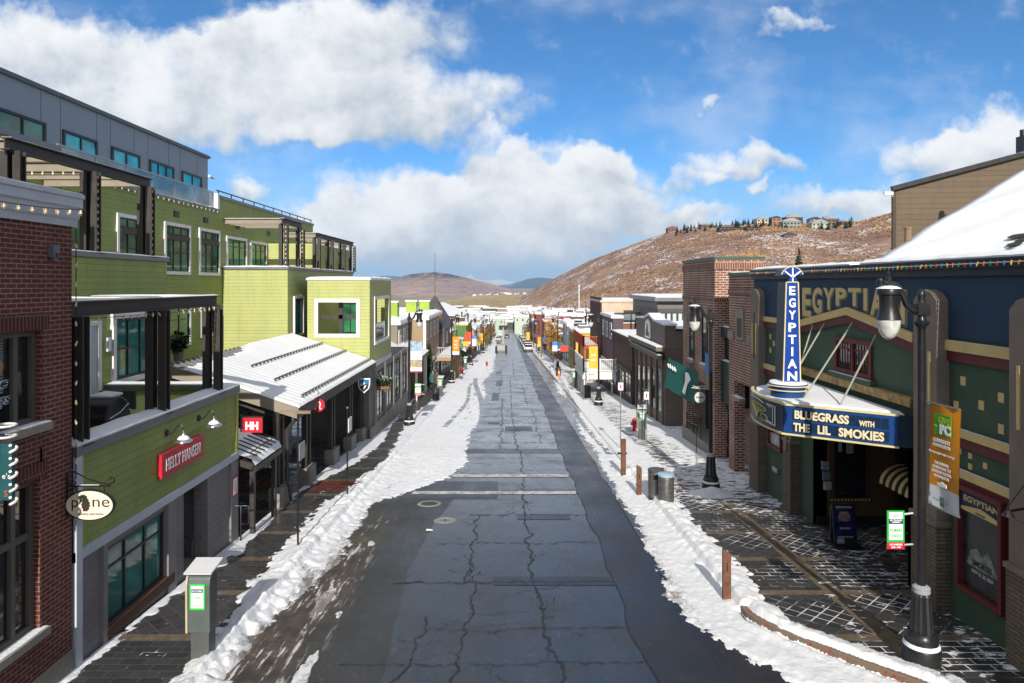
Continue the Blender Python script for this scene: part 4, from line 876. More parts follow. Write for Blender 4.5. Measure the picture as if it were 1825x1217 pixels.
# snow sheet with seam ripples, thin and melted near the top
def rs(X,Y):
    base=ez+(rz_-ez)*(E0-X)/(E0-E1); s=(E0-X)/(E0-E1)
    h=.075+.03*fbm(X*.8,Y*.8,4,91)+.010*np.cos((Y-y0-.1)/.38*2*np.pi)*(.6+.8*fbm(X*.5,Y*.6,2,9))
    melt=np.clip((s-.86+.10*fbm(X*2,Y*2.5,4,95)*np.clip((29-Y)/4,0,1)-.03)/.1,0,1)*np.clip((27.8-Y)/2.5,0,1)
    edge=np.minimum(np.minimum(E0+.08-X,np.minimum(Y-y0+.05,y1+.05-Y))/.07,1); h=h*np.clip(.3+.7*edge,0,1)+.02*(fbm(X*5,Y*5,3,93)-.5)*(s<.06)
    return base+h-.16*melt-.02*(melt>.5)
sn=grid('snow_cover',np.linspace(E1+.02,E0+.07,70),np.linspace(y0-.05,y1+.05,330),rs,SNOW); sn.name='snow'; sn.parent=rf
sn.data.transform(Matrix.Translation(-wloc(rf)))
m=MB().prism([(0,0),(.06,-.02),(.06,-.32),(0,-.30)],Vector((E0,y0,ez)),X_,Z_,Y_,0,y1-y0); m.build('gutter',STEEL,pr)
m=MB(); m.add([(E0+.05,y0-.07,ez+.0),(E1,y0-.07,rz_+.0),(E1,y0-.07,rz_-.36),(E0+.05,y0-.07,ez-.34),(E0+.05,y0-.001,ez),(E1,y0-.001,rz_),(E1,y0-.001,rz_-.36),(E0+.05,y0-.001,ez-.34)],[(0,1,2,3),(7,6,5,4),(0,4,5,1),(1,5,6,2),(2,6,7,3),(3,7,4,0)]); m.build('fascia',TAUPE,pr)
m=MB()
for s in (.035,.33,.60):
    x=E0+(E1-E0)*s; z=roofz(x)+.1; a,b=(y0+.9+s*3,y1-.3)
    m=MB(); m.bar((x,a,z+.075),(x,b,z+.075),.022); m.bar((x-.07,a,z+.075),(x-.07,b,z+.1),.018)
    for y in np.arange(a,b,.38): m.bar((x-.06,y,z-.1),(x,y,z+.10),.025); m.bar((x,y,z+.10),(x+.03,y,z+.0),.022)
    m.build('snow_guard',BLACK,rf)
GATE=paint('post brown',(.045,.040,.036),.6,.2)
for k,y in enumerate((21.3,24.2,27.6,30.7,33.0)):
    z=sz(y); m=MB().box(-7.35,-6.95,y-.45,y+.45,z-.1,z+.62); p_=m.build('plinth',CONC,pr,bevel=.02)
    MB().box(-7.27,-7.09,y-.28,y-.12,z+.62,roofz(-7.1)-.2).box(-7.27,-7.09,y+.12,y+.28,z+.62,roofz(-7.1)-.2).build('post',GATE,pr)
MB().ibeam((-7.18,y0+.1,ez-.2),(-7.18,y1-.1,ez-.2),.2,.3,.03).build('beam',GATE,pr)
for y in (21.4,24.2,27.6,30.7): MB().bar((-7.1,y,ez-.35),(E1,y,rz_-.45),.14,.2).build('rafter',GATE,pr)
MB().tube([(E0-.02,21.25,ez-.3),(E0-.3,21.25,ez-.6),(-6.92,21.3,ez-.75),(-6.92,21.3,sz(21)+.75),(-6.85,21.3,sz(21)+.55),(-6.8,21.35,sz(21)+.03)],.055,8).build('downpipe',STEEL,pr,smooth=True)
# shop fronts in the shade under the porch
am=thing('arcade_shops','dark recessed shopfronts in shade behind the porch posts','shopfront',(-10.3,27,sz(27)))
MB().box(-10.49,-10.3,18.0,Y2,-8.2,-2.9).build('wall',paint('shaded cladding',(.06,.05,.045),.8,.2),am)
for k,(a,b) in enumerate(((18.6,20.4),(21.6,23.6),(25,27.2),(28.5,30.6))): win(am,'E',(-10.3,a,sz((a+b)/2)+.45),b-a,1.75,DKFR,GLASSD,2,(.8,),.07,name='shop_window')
MB().box(-10.3,-8.6,19.6,19.8,-7.6,-4.6).build('side_wall',GREYW,am)
for (x,y) in ((-9.4,22.2),(-9.2,26.2)): pass
bn=thing('arcade_bench','pale slatted bench in the shade of the porch','bench',(-9.6,30.2,sz(30)))
MB().box(-9.9,-9.4,29.4,31,sz(30)+.42,sz(30)+.48).build('seat',GREYT,bn); MB().box(-9.95,-9.88,29.4,31,sz(30)+.5,sz(30)+.95).build('backrest',GREYT,bn)
for y in (29.5,30.9): MB().box(-9.9,-9.4,y-.03,y+.03,sz(30)-.05,sz(30)+.42).build('leg',GREYT,bn)
# small snowy lean-to next to the green shop
lt=thing('lean_to_roof','small snow covered lean-to roof beside the red projecting sign','canopy',(-7.4,19,-4.4))
m=MB(); m.add([(-6.75,18.05,-4.78),(-9,18.05,-4.1),(-9,20.2,-4.1),(-6.75,20.2,-4.78),(-6.75,18.05,-4.95),(-9,18.05,-4.27),(-9,20.2,-4.27),(-6.75,20.2,-4.95)],[(0,1,2,3),(7,6,5,4),(0,4,5,1),(1,5,6,2),(2,6,7,3),(3,7,4,0)]); m.build('roof',STEEL,lt)
o_=grid('snow_cover',np.linspace(-9,-6.72,26),np.linspace(18.08,20.2,30),lambda X,Y:-4.78+(.68)*(-6.75-X)/2.25+.08+.07*fbm(X*1.5,Y*1.5,4,8)-.14*(X>-6.78),SNOW); o_.name='snow'; o_.parent=lt; o_.data.transform(Matrix.Translation(-wloc(lt)))
m=MB(); m.bar((-6.9,18.2,-4.52),(-6.9,20.1,-4.52),.02)
for y in np.arange(18.3,20.1,.3): m.bar((-6.75,y,-4.62),(-7.5,y+.1,-4.36),.03)
m.build('snow_guard',BLACK,lt); MB().box(-6.78,-6.70,18.05,20.2,-5.0,-4.86).build('gutter',STEEL,lt)
MB().box(-6.95,-6.83,19.95,20.1,sz(20),-4.9).build('post',STEEL,lt); MB().box(-6.95,-6.83,18.3,18.42,sz(18),-4.85).build('post',STEEL,lt)

# ---------------------------------------------------------------- projecting signs, left side
ps=thing('oval_shop_sign','oval cream hanging sign with pine cone on a scrolled black bracket','sign',(XB,11.0,-3.55))
cx_,cz_=-6.73,-3.56; A,Bq=.40,.25; el=[(A*math.cos(k*math.pi/24),Bq*math.sin(k*math.pi/24)) for k in range(48)]
oo=Vector((cx_,10.98,cz_)); MB().prism(el,oo,X_,Z_,Y_,-.025,.025).build('rim',BLACK,ps)
MB().prism([(a*.94,b*.92) for a,b in el],oo,X_,Z_,NYN,.0251,.030).build('face',paint('cream sign face',(.74,.68,.56),.45,.06,6),ps)
text('lettering','p',Vector((cx_-.23,10.949,cz_+.0)),X_,Z_,.17,BLACK,ps,depth=.003,bold=-.004)
text('lettering','ne',Vector((cx_+.19,10.949,cz_+.035)),X_,Z_,.12,BLACK,ps,w=.27,depth=.003,bold=-.004)
text('lettering','jewelry and home',Vector((cx_+.03,10.949,cz_-.14)),X_,Z_,.045,BLACK,ps,w=.40,depth=.003,bold=.01)
pcm=MB()
for k in range(9):
    z=-.08+k*.024; w_=.062*math.sin(math.pi*(.18+.78*k/9)); 
    for j in range(-2,3):
        pcm.prism([(-w_*.28,-.012),(w_*.28,-.012),(w_*.16,.016),(-w_*.16,.016)],Vector((cx_-.06+j*w_*.42+(k%2)*.01,10.95,cz_+z)),X_,Z_,NYN,0,.008)
pcm.build('pine_cone',paint('pine cone brown',(.05,.036,.026),.7,.3,20),ps)
leafball('pine_sprig',FIR,ps,(cx_-.10-ps.location.x,10.95-11.0,cz_+.13-ps.location.z),.05,.01,.06,40,.05,3)
br=MB(); br.bar((XB+.01,11.0,-3.05),(XB+.01,11.0,-3.75),.03); br.bar((XB+.02,11.0,-3.26),(-6.42,11.0,-3.26),.022); br.tube([(XB+.05,11.0,-3.0),(-6.75,11.0,-3.16),(-6.45,11.0,-3.24),(-6.36,11.0,-3.20),(-6.36,11.0,-3.14),(-6.41,11.0,-3.12),(-6.43,11.0,-3.16)],.012,6)
br.tube([(XB+.02,11.0,-3.36),(-7.0,11.0,-3.3),(-6.98,11.0,-3.2),(-7.05,11.0,-3.16),(-7.08,11.0,-3.22),(-7.03,11.0,-3.24)],.01,6)
for x in (-6.95,-6.52): br.bar((x,11.0,-3.26),(x,11.0,-3.36),.012)
br.build('bracket',BLACK,ps)
snowcap('snow',ps,-6.98,-6.6,10.985,11.015,-3.25,.02,0,2)
ts=thing('teal_sign','teal and white projecting sign with wire coil frame at left edge','sign',(-7.1,9.5,-2.6))
TEAL=paint('teal sign',(.015,.085,.10),.5); MB().box(-7.10,-6.87,9.44,9.5,-3.0,-2.22).build('panel',TEAL,ts)
text('lettering',"Annie's",Vector((-7.02,9.435,-2.6)),X_,Z_,.09,WLET,ts,w=.28,depth=.003) if False else text('lettering',"e's",Vector((-6.945,9.435,-2.66)),X_,Z_,.075,WLET,ts,w=.11,depth=.003)
for k,z in enumerate((-1.97,-2.12)):
    MB().tube([(-7.0+.145*math.cos(a*math.pi/12),9.47+.13*math.sin(a*math.pi/12),z) for a in range(25)],.017,8,cap=False).build('ring',WHITE,ts,smooth=True)
cl=MB()
for k in range(5): 
    z=-2.3-k*.18; cl.tube([(-6.87+.03*math.cos(a*math.pi/6),9.47+.05*math.sin(a*math.pi/6),z+.008*a) for a in range(-4,9)],.02,6)
cl.build('coil',WHITE,ts,smooth=True)
MB().bar((XB,9.47,-2.1),(-7.0,9.47,-2.1),.03).build('bracket',BLACK,ts)
text('lettering',"S",Vector((-6.95,9.435,-2.9)),X_,Z_,.09,paint('orange lettering',(.6,.12,.03),.5),ts,depth=.003)

lu=thing('round_red_sign','round red hanging sign with white horseshoe symbol under the porch eave','sign',(-6.45,23.0,-4.0))
c0=P(567,722,23.2); ci=[(.225*math.cos(k*math.pi/20),.225*math.sin(k*math.pi/20)) for k in range(40)]
MB().prism(ci,c0,X_,Z_,Y_,-.04,.04).build('disc',REDSIGN,lu)
om=[]
for k in range(33):
    a=math.radians(-52+284*k/32); om.append(Vector((c0.x+.088*math.cos(a),c0.y-.044,c0.z+.035+.098*math.sin(a))))
pts=[Vector((c0.x+.13,c0.y-.044,c0.z-.115))]+[Vector((c0.x+.075,c0.y-.044,c0.z-.125))]+om[1:-1]+[Vector((c0.x-.075,c0.y-.044,c0.z-.125)),Vector((c0.x-.13,c0.y-.044,c0.z-.115))]
MB().tube(pts,.02,6).build('symbol',WLET,lu,smooth=True); MB().bar((c0.x,c0.y,c0.z+.2),(c0.x,c0.y,c0.z+.5),.02).bar((c0.x-.3,c0.y,c0.z+.28),(c0.x+.25,c0.y,c0.z+.28),.03).build('bracket',BLACK,lu)
kh=thing('shield_sign','shield shaped hanging sign with snowy mountain on blue sky','sign',(-6.4,29,-4.3)); c0=P(649,686,30.4)
shp=[(-.27,.30),(.27,.30),(.265,0),(.2,-.18),(0,-.36),(-.2,-.18),(-.265,0)]
MB().prism(shp,c0,X_,Z_,Y_,-.03,.03).build('board',WLET,kh)
k8=[(a*.84,b*.84) for a,b in shp]; o1=c0+Vector((0,-.031,0))
MB().prism([(-.227,.252),(.227,.252),(.222,0),(.16,-.13),(-.16,-.13),(-.222,0)],o1,X_,Z_,NYN,0,.004).build('sky_panel',paint('sign blue',(.02,.17,.36),.5),kh)
MB().prism([(-.215,-.02),(-.12,.09),(-.06,.06),(.0,.15),(.07,.04),(.12,.07),(.215,-.02),(.17,-.15),(0,-.30),(-.17,-.15)],o1,X_,Z_,NYN,.004,.008).build('mountain',paint('sign dark grey',(.03,.03,.035),.5),kh)
m=MB(); m.prism([(-.06,.06),(.0,.15),(.06,.05),(.0,.03),(-.1,-.05)],o1,X_,Z_,NYN,.008,.011); m.prism([(-.2,-.04),(-.12,.08),(-.1,.0)],o1,X_,Z_,NYN,.008,.011); m.prism([(.02,-.04),(.12,.0),(.03,-.14),(-.04,-.2)],o1,X_,Z_,NYN,.008,.011); m.build('mountain_snow',WLET,kh)
MB().bar(c0+Vector((-.42,0,.4)),c0+Vector((.3,0,.4)),.04).bar(c0+Vector((-.2,0,.3)),c0+Vector((-.2,0,.4)),.02).bar(c0+Vector((.2,0,.3)),c0+Vector((.2,0,.4)),.02).build('bracket',BLACK,kh)
go=thing('garland_sign','wooden hanging sign with gold lettering under a snowy evergreen garland','sign',(-6.3,35,-5.0)); c0=P(681,690,34.6)
MB().box(c0.x-.42,c0.x+.42,c0.y-.04,c0.y+.04,c0.z-.14,c0.z+.1).build('board',paint('dark sign wood',(.05,.03,.02),.6),go); text('lettering','GORSUCH',Vector((c0.x,c0.y-.042,c0.z-.02)),X_,Z_,.13,paint('gold lettering',(.55,.30,.07),.4,metal=.3),go,w=.72,bold=.01,depth=.005)
w0=c0-go.location
leafball('garland',WREATH,go,(w0.x,w0.y,w0.z+.32),.5,.22,.26,500,.11,8); leafball('garland_snow',SNOW,go,(w0.x+.05,w0.y-.02,w0.z+.42),.46,.2,.12,120,.09,9)
# ---------------------------------------------------------------- Egyptian theatre
XE=8.62; NAVY=paint('navy stucco',(.020,.050,.100),.75,.25,1.6,.25,60); OLIVE=paint('green stucco',(.055,.098,.066),.75,.18,2,.2,60)
CREAM=paint('cream band',(.70,.51,.22),.6,.12,3); MAROON=paint('maroon band',(.13,.02,.02),.55,.15); PIL=paint('taupe stucco',(.23,.185,.15),.8,.15,2,.25,50)
TBRICK=brick('tan brick',(.21,.165,.12),(.16,.125,.09),(.09,.075,.06),.30,.075,.012)
et=thing('theatre','navy and green theatre with cream bands, stepped pilasters and gabled lettering','theatre',(11,16,sz(16)))
rW,nW=frame_of('W')
def EB(m,ya,yb,za,zb,p0,p1,mi=0): return m.box(XE-p1,XE-p0,ya,yb,za,zb,mi)
ye0,ye1=3.0,23.95; OPa,OPb,OPz=14.75,19.15,-3.55      # entrance opening
m=MB()
EB(m,ye0,14.6,-3.52,.2,-.3,0); EB(m,14.6,ye1,-3.52,-.5,-.3,0); EB(m,ye0,OPa,-8,-3.52,-.3,0); EB(m,OPb,ye1,-8,-3.52,-.3,0)
m.build('wall',OLIVE,et)
m=MB(); 
m.prism([(ye0,-1.05),(14.56,-1.05),(17.25,-.58),(20.17,-1.08),(ye1,-1.10),(ye1,.40),(ye0,.40)],Vector((XE,0,0)),Y_,Z_,NXN,.003,.03)
m.build('upper_wall',NAVY,et)
m=MB(); EB(m,ye0,ye1+.02,.14,.28,0,.10); EB(m,ye0,ye1+.02,.28,.42,0,.16); m.build('eaves',paint('dark eaves',(.012,.016,.024),.5),et)
c=MB().box(XE-.18,XE+2.2,ye0,ye1+.03,.42,.455).build('roof_edge',paint('dark flashing',(.02,.022,.026),.4),et); 
m=MB(); EB(m,ye0,ye1-.3,.25,.40,-2.2,-.31); m.build('flat_roof',paint('tar roof',(.03,.03,.03),.8),et)
snowcap('snow',c,XE-.14,XE+1.2,17.0,ye1,.456,.10,.0,12); snowcap('snow',c,XE+.12,XE+2.2,ye0,17.2,.456,.14,.0,13)
# bands
def band2(ya,yb,z,h=.19,rh=.2,p=.10):
    b=MB(); EB(b,ya,yb,z-h,z,0.031,p); o=b.build('cream_band',CREAM,et)
    b=MB(); EB(b,ya,yb,z-h-rh,z-h-.001,.031,.06); b.build('maroon_band',MAROON,et)
    snowcap('snow',o,XE-p+.01,XE-.031,ya,yb,z,.015,0,int(ya*7))
for z in (-1.11,-2.76,-3.52): 
    band2(11.3,13.5,z,.15 if z<-2 else .19); band2(ye0,11.0,z,.15 if z<-2 else .19)
    band2(20.6,23.0,z if z>-1.5 else z+.08,.15)
gp=[(14.4,-1.06),(17.25,-.60),(20.3,-1.12),(20.3,-1.31),(17.25,-.79),(14.4,-1.25)]
MB().prism(gp,Vector((XE,0,0)),Y_,Z_,NXN,.031,.12).build('gable_band',CREAM,et)
gp2=[(14.4,-1.251),(17.25,-.791),(20.3,-1.311),(20.3,-1.51),(17.25,-1.0),(14.4,-1.46)]
MB().prism(gp2,Vector((XE,0,0)),Y_,Z_,NXN,.031,.07).build('gable_band',MAROON,et)
MB().box(XE-.16,XE-.003,14.4,20.3,-2.62,-2.43).build('cream_band',paint('weathered cream',(.40,.27,.11),.75,.5,6),et)
# pilasters with pointed heads
def pilaster(ya,yb,top,p=.26):
    po=[(ya,top-.22),(ya+.16,top-.06),((ya+yb)/2,top),(yb-.16,top-.06),(yb,top-.22),(yb,-3.9),(ya,-3.9)]
    o=MB().prism(po,Vector((XE,0,0)),Y_,Z_,NXN,.0,p).build('pilaster',PIL,et,bevel=.012)
    b=MB().box(XE-p-.03,XE,ya-.03,yb+.03,-8,-4.75).build('brick_base',TBRICK,o); MB().box(XE-p-.06,XE,ya-.06,yb+.06,-4.75,-4.66).build('ledge',PIL,o)
    MB().box(XE-p,XE,ya,yb,-4.66,-3.9).build('shaft',PIL,o)
    mid=(ya+yb)/2
    b=MB()
    for dy in (-.16,.16): b.box(XE-p-.02,XE-p,mid+dy-.035,mid+dy+.035,-2.4,-1.35)
    b.build('flute',CREAM,o); MB().box(XE-p-.012,XE-p,mid-.03,mid+.03,-2.55,-1.0).build('groove',paint('groove',(.05,.04,.033),.8),o)
for ya,yb,t_ in ((10.65,11.42,-.22),(13.35,14.12,-.12),(20.25,20.75,-.12),(22.9,23.65,-.18)): pilaster(ya,yb,t_)
m=MB()
for (y,z) in ((12.95,-1.85),(11.95,-2.0),(12.45,-2.22),(11.95,-2.55),(13.05,-3.2),(12.75,-3.22),(12.35,-3.3),(12.75,-3.42),(22.5,-1.75),(22.5,-2.2),(22.2,-1.95),(22.5,-2.95),(13.15,-2.35)):
    b=MB(); EB(b,y-.07,y+.07,z-.085,z+.085,.0,.012) if z>-2.6 else EB(b,y-.05,y+.05,z-.055,z+.055,.0,.012); b.build('tile',CREAM,et)
# red lattice window
wf=win(et,'W',(XE,17.99,-2.3),1.83,.92,MAROON,GLASSD,2,(),.12,proud=.06)
m=MB()
for k in range(1,12):
    if k!=6: m.box(XE-.03,XE-.02,17.99-.1-k*.137-.008,17.99-.1-k*.137+.008,-2.2,-1.5)
m.box(XE-.034,XE-.02,16.3,17.9,-1.68,-1.64); m.build('lattice',MAROON,wf); s_=MB().box(XE-.16,XE,16.0,18.15,-2.42,-2.31).build('sill',OLIVE,wf); snowcap('snow',s_,XE-.15,XE-.07,16.1,18.1,-2.31,.03,0,3)
# gable lettering: two-tone letters growing towards both ends
word='EGYPTIAN'; GOLD=CREAM; SAGE=paint('sage lettering',(.15,.19,.11),.7)
yl,yr=20.0,14.72; top=-.10
wts=[1,1.02,1.08,.98,1.08,.5,1.14,1.18]; acc=0; sc_=(yl-yr)/sum(wts)
for k,chh in enumerate(word):
    wd_=wts[k]*sc_; yc=yl-(acc+wts[k]/2)*sc_; acc+=wts[k]
    zb_=np.interp(yc,[14.5,17.25,20.1],[-.97,-.50,-1.0]); h=top-zb_
    lw=wd_*(.95 if chh!='I' else .55)
    text('letter',chh,Vector((XE-.031,yc-.035,(top+zb_)/2-.03)),Vector((0,-1,0)),Z_,h,SAGE,et,w=lw,bold=.05,depth=.006)
    text('letter',chh,Vector((XE-.038,yc+.02,(top+zb_)/2)),Vector((0,-1,0)),Z_,h*.97,GOLD,et,w=lw*.9,bold=.035,depth=.006)
# entrance
zf=sz(17)+.02
m=MB(); m.box(XE,XE+2.2,OPb,OPb+.2,-8,OPz+.4); m.build('entrance_wall',paint('tan tile',(.15,.085,.035),.55,.2,6),et)
MB().box(XE+2.2,XE+2.4,OPa-.1,OPb+.2,-8,OPz+.4).box(XE,XE+2.2,OPa-.2,OPa,-8,OPz+.4).build('entrance_back',DARK,et); MB().box(XE+.01,XE+2.2,OPa,OPb,OPz+.2,OPz+.4).build('entrance_ceiling',DARK,et)
ZP=lambda y:sz(y)
MB().box(XE+.0,XE+2.2,OPb-.03,OPb-.001,sz(19),sz(19)+.25).build('skirting',DARK,et)
for k,(a,b) in enumerate(((14.9,16.2),(16.3,17.6),(17.7,19.0))):
    o=win(et,'W',(XE+2.2,b,sz(16)+.0),b-a,2.2,DARK,GLASSD,1,(),.12,name='door'); MB().box(XE+2.1,XE+2.14,a+.3,a+.34,sz(16)+.8,sz(16)+1.3).build('handle',GALV,o)
m=MB(); m.box(8.98,10.1,OPb-.06,OPb-.002,-6.1,-4.05,0); kf=m.build('case_frame',paint('patterned frame',(.12,.06,.025),.6,.4,30),et); MB().box(9.1,9.98,OPb-.075,OPb-.06,-6.0,-4.1).build('case_glass',GLASSD,kf)
MB().box(9.42,9.62,OPb-.081,OPb-.076,-4.75,-4.35).box(9.2,9.3,OPb-.081,OPb-.076,-4.7,-4.3).build('posted_notice',paint('paper',(.35,.36,.38),.7),kf)
m=MB()
for k in range(12): m.box(9.0+k*.095,9.05+k*.095,OPb-.066,OPb-.0605,-6.08,-6.02)
m.build('tile_pattern',CREAM,kf)
for k in range(3): MB().box(8.74+k*.03,8.93+k*.03,OPb-.12,OPb-.03,-5.2-k*.28,-4.97-k*.28).build('leaflet',paint('leaflet %d'%k,((.3,.3,.33),(.2,.25,.3),(.5,.48,.42))[k],.6,.4,9),et)
m=MB()
for k in range(9):
    y=OPa+.35+k*.13; pts=[Vector((XE+.75-.55*math.sin(a*math.pi/12),y,-4.75+.45*math.cos(a*math.pi/12))) for a in range(7)]
    vs=[];
    for p in pts: vs+=[(p.x,y,p.z),(p.x,y+.125,p.z),]
    m.add(vs,[(2*i,2*i+1,2*i+3,2*i+2) for i in range(6)],k%2)
aw=tag(m.build('striped_awning',[CREAM,DARK]),'small black and cream striped awning inside the theatre entrance','awning')
# side parts of the facade below the bands
for (ya,yb,za,zb,lab) in ((21.35,22.55,-5.5,-3.95,'far'),): pass
def poster(ya,yb,za,zb,lab,head=False):
    p_=thing('poster_case',lab,'poster case',(XE-.05,(ya+yb)/2,(za+zb)/2)); f=.09
    m=MB(); EB(m,ya,ya+f,za,zb,.0,.16); EB(m,yb-f,yb,za,zb,.0,.16); EB(m,ya+f,yb-f,za,za+f,0,.16); EB(m,ya+f,yb-f,zb-f,zb,0,.16); m.build('frame',MAROON,p_,bevel=.01)
    zt_=zb-f
    if head:
        hd=MB(); EB(hd,ya+f,yb-f,zb-.48,zb-f,.02,.08); hb=hd.build('header',NAVY,p_)
        text('lettering','EGYPTIAN',Vector((XE-.081,(ya+yb)/2,zb-.22)),Vector((0,-1,0)),Z_,.11,CREAM,hb,w=(yb-ya)*.74,bold=.03,depth=.004); text('lettering','THEATRE',Vector((XE-.081,(ya+yb)/2,zb-.42)),Vector((0,-1,0)),Z_,.045,BLACK,hb,depth=.012)
        MB().prism([(ya+f,zb-.46),(ya+f,zb-.40),((ya+yb)/2,zb-.31),(yb-f,zb-.40),(yb-f,zb-.46)],Vector((XE,0,0)),Y_,Z_,NXN,.081,.088).build('gable_mark',CREAM,hb)
        zt_=zb-.49
    po=MB(); EB(po,ya+f,yb-f,za+f,zt_,.01,.05); q=po.build('poster',paint('poster art '+lab[:8],(.03,.03,.035),.3,.9,2.6) if head else paint('purple poster',(.10,.02,.09),.3,.9,4),p_)
    g_=MB(); EB(g_,ya+f,yb-f,za+f,zt_,.056,.06); 
    if head:
        text('lettering','SMOKIES',Vector((XE-.051,(ya+yb)/2,za+.62)),Vector((0,-1,0)),Z_,.11,paint('yellow print',(.6,.5,.02),.5),q,w=.5,bold=.03,depth=.002); text('lettering','NOV 21, 22, 2024',Vector((XE-.051,(ya+yb)/2,za+.45)),Vector((0,-1,0)),Z_,.06,WLET,q,w=.55,depth=.002)
        pm=MB(); pm.prism([(-.42,-.2),(-.3,.08),(-.14,.16),(.0,.05),(.15,.2),(.3,.02),(.42,-.2)],Vector((XE-.051,(ya+yb)/2,zt_-.75)),Vector((0,-1,0)),Z_,NXN,0,.002); pm.build('picture',paint('poster hills',(.20,.24,.22),.4,.8,7),q)
    else:
        MB().box(XE-.054,XE-.05,ya+f,yb-f,za+f,za+.45).build('picture',paint('poster white',(.5,.5,.52),.4,.5,8),q)
    return p_
poster(11.75,12.98,-5.75,-3.78,'tall maroon poster case with EGYPTIAN header nearest the lamp post',True)
poster(21.3,22.45,-5.3,-3.85,'small maroon framed purple poster case below the left end of the marquee')
m=MB(); m.box(XE-.1,XE,21.7,22.1,-6.05,-5.9); fl=tag(m.build('wall_floodlight',GALV),'small silver wall fitting below the purple poster','light')
bx=tag(MB().box(XE-.34,XE-.26,20.4,20.6,-5.0,-4.6).build('wall_box',PIL),'small square metal box on the taupe pillar left of the entrance','box')
# roof lights
el_=thing('fairy_lights','string of coloured bulbs along the theatre roof edge','string lights',(XE-.18,14,.34))
cols=[paint('bulb '+n,c,.3,.02) for n,c in (('green',(.01,.26,.10)),('orange',(.55,.16,.03)),('yellow',(.6,.42,.08)),('blue',(.02,.16,.34)),('red',(.42,.04,.03)))]
bulbs(el_,(XE-.21,8.5,.38),(XE-.21,23.9,.36),92,.02,BULB,.02,.02,colors=cols,wirem=WHITE)
# stays and marquee
mq=thing('marquee','blue theatre marquee with tall vertical blade sign and show lettering','marquee',(7.4,17,-3.2))
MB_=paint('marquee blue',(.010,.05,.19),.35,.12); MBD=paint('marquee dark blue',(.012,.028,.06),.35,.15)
MPTS=[(8.36,14.62),(6.42,16.0)]
arc=[(6.42,16.0),(6.33,16.5),(6.30,17.0),(6.33,17.6),(6.45,18.1),(6.62,18.5)]
outl=[(8.59,14.45),(8.36,14.62)]+arc+[(8.59,20.15)]
zt_,zb_=-2.83,-3.50
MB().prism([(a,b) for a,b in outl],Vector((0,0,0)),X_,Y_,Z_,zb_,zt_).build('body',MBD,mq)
t_=Vector((6.42-8.36,16.0-14.62,0)); Lp=t_.length; t_.normalize(); nf=t_.cross(Z_); 
if nf.y>0: nf=-nf
rr=-t_; o0=Vector((6.42,16.0,zb_))
MB().ob(o0,rr,Z_,nf,.02,Lp-.02,.03,.64,.001,.03).build('panel',MB_,mq)
m=MB()
for b in (.05,.33): 
    for k in range(12): m.ob(o0,rr,Z_,nf,.22+k*.165,.22+k*.165+.155,b+.02,b+.25,.031,.036)
m.build('letter_slots',paint('letter slot',(.010,.030,.07),.25,.3,9),mq)
m=MB(); m.ob(o0,rr,Z_,nf,-.02,Lp,.655,.70,-.02,.05); m.ob(o0,rr,Z_,nf,-.02,Lp,-.03,.01,-.02,.05)
for (a,b),(c_,d_) in zip(arc,arc[1:]):
    m.bar((a,b,zt_+.02),(c_,d_,zt_+.02),.07,.05); m.bar((a,b,zb_-.01),(c_,d_,zb_-.01),.06,.04)
m.build('neon_rim',paint('cream tube',(.62,.55,.30),.4),mq)
ML=paint('marquee letters',(.72,.62,.40),.5)
def ml(body,a,b,h,w): text('lettering',body,o0+rr*a+Z_*b+nf*.037,rr,Z_,h,ML,mq,w=w,bold=.035,depth=.018)
ml('BLUEGRASS',.84,.475,.185,1.14); ml('WITH',1.76,.43,.12,.30); ml('THE',.42,.185,.19,.36); ml('LIL',.90,.185,.19,.27); ml('SMOKIES',1.65,.185,.19,.90)
# papyrus ornament on the rounded end
def onarc(s,z,off=.02):
    i=min(int(s*5),4); f=s*5-i; a=Vector((*arc[i],0)); b=Vector((*arc[i+1],0)); p=a.lerp(b,f); d=(b-a).normalized(); n=Vector((d.y,-d.x,0)); n=n if n.x<0 else -n
    return Vector((p.x,p.y,zb_+z))+n*off
fl=MB()
for k in range(9):
    a=(k-4)/4; fl.tube([onarc(.52,.10),onarc(.52+a*.05,.28),onarc(.52+a*.22,.46-.08*abs(a)**2)],.013,5)
fl.tube([onarc(.52+.24*math.cos(x),.36+.12*math.sin(x)) for x in np.linspace(0.2,math.pi-.2,12)],.012,5); fl.tube([onarc(.34+.08*math.cos(x),.2+.08*math.sin(x)) for x in np.linspace(0,5.6,14)],.011,5)
fl.build('papyrus',paint('gold tube',(.45,.42,.10),.4),mq)
fl=MB(); fl.tube([onarc(.28,.56),onarc(.12,.56),onarc(.12,.10),onarc(.3,.13)],.011,5); fl.tube([onarc(.25,.52),onarc(.16,.52),onarc(.16,.14),onarc(.3,.17)],.008,5); fl.tube([onarc(.98,.60),onarc(.85,.52),onarc(.7,.58),onarc(.5,.60),onarc(.35,.55)],.011,5); fl.build('scroll',WLET,mq)
def snowpoly():
    m=MB(); n=len(outl); cx=sum(a for a,b in outl)/n; cy=sum(b for a,b in outl)/n
    ins=[(cx+(a-cx)*.93,cy+(b-cy)*.93) for a,b in outl]
    vs=[(a,b,zt_+.004) for a,b in ins]+[(cx+(a-cx)*.96,cy+(b-cy)*.96,zt_+.06+.02*random.random()) for a,b in ins]+[(cx,cy,zt_+.10)]
    m.add(vs,[(i,(i+1)%n,n+(i+1)%n,n+i) for i in range(n)]+[(n+i,n+(i+1)%n,2*n) for i in range(n)]); m.build('snow',SNOW,mq,smooth=True)
snowpoly()
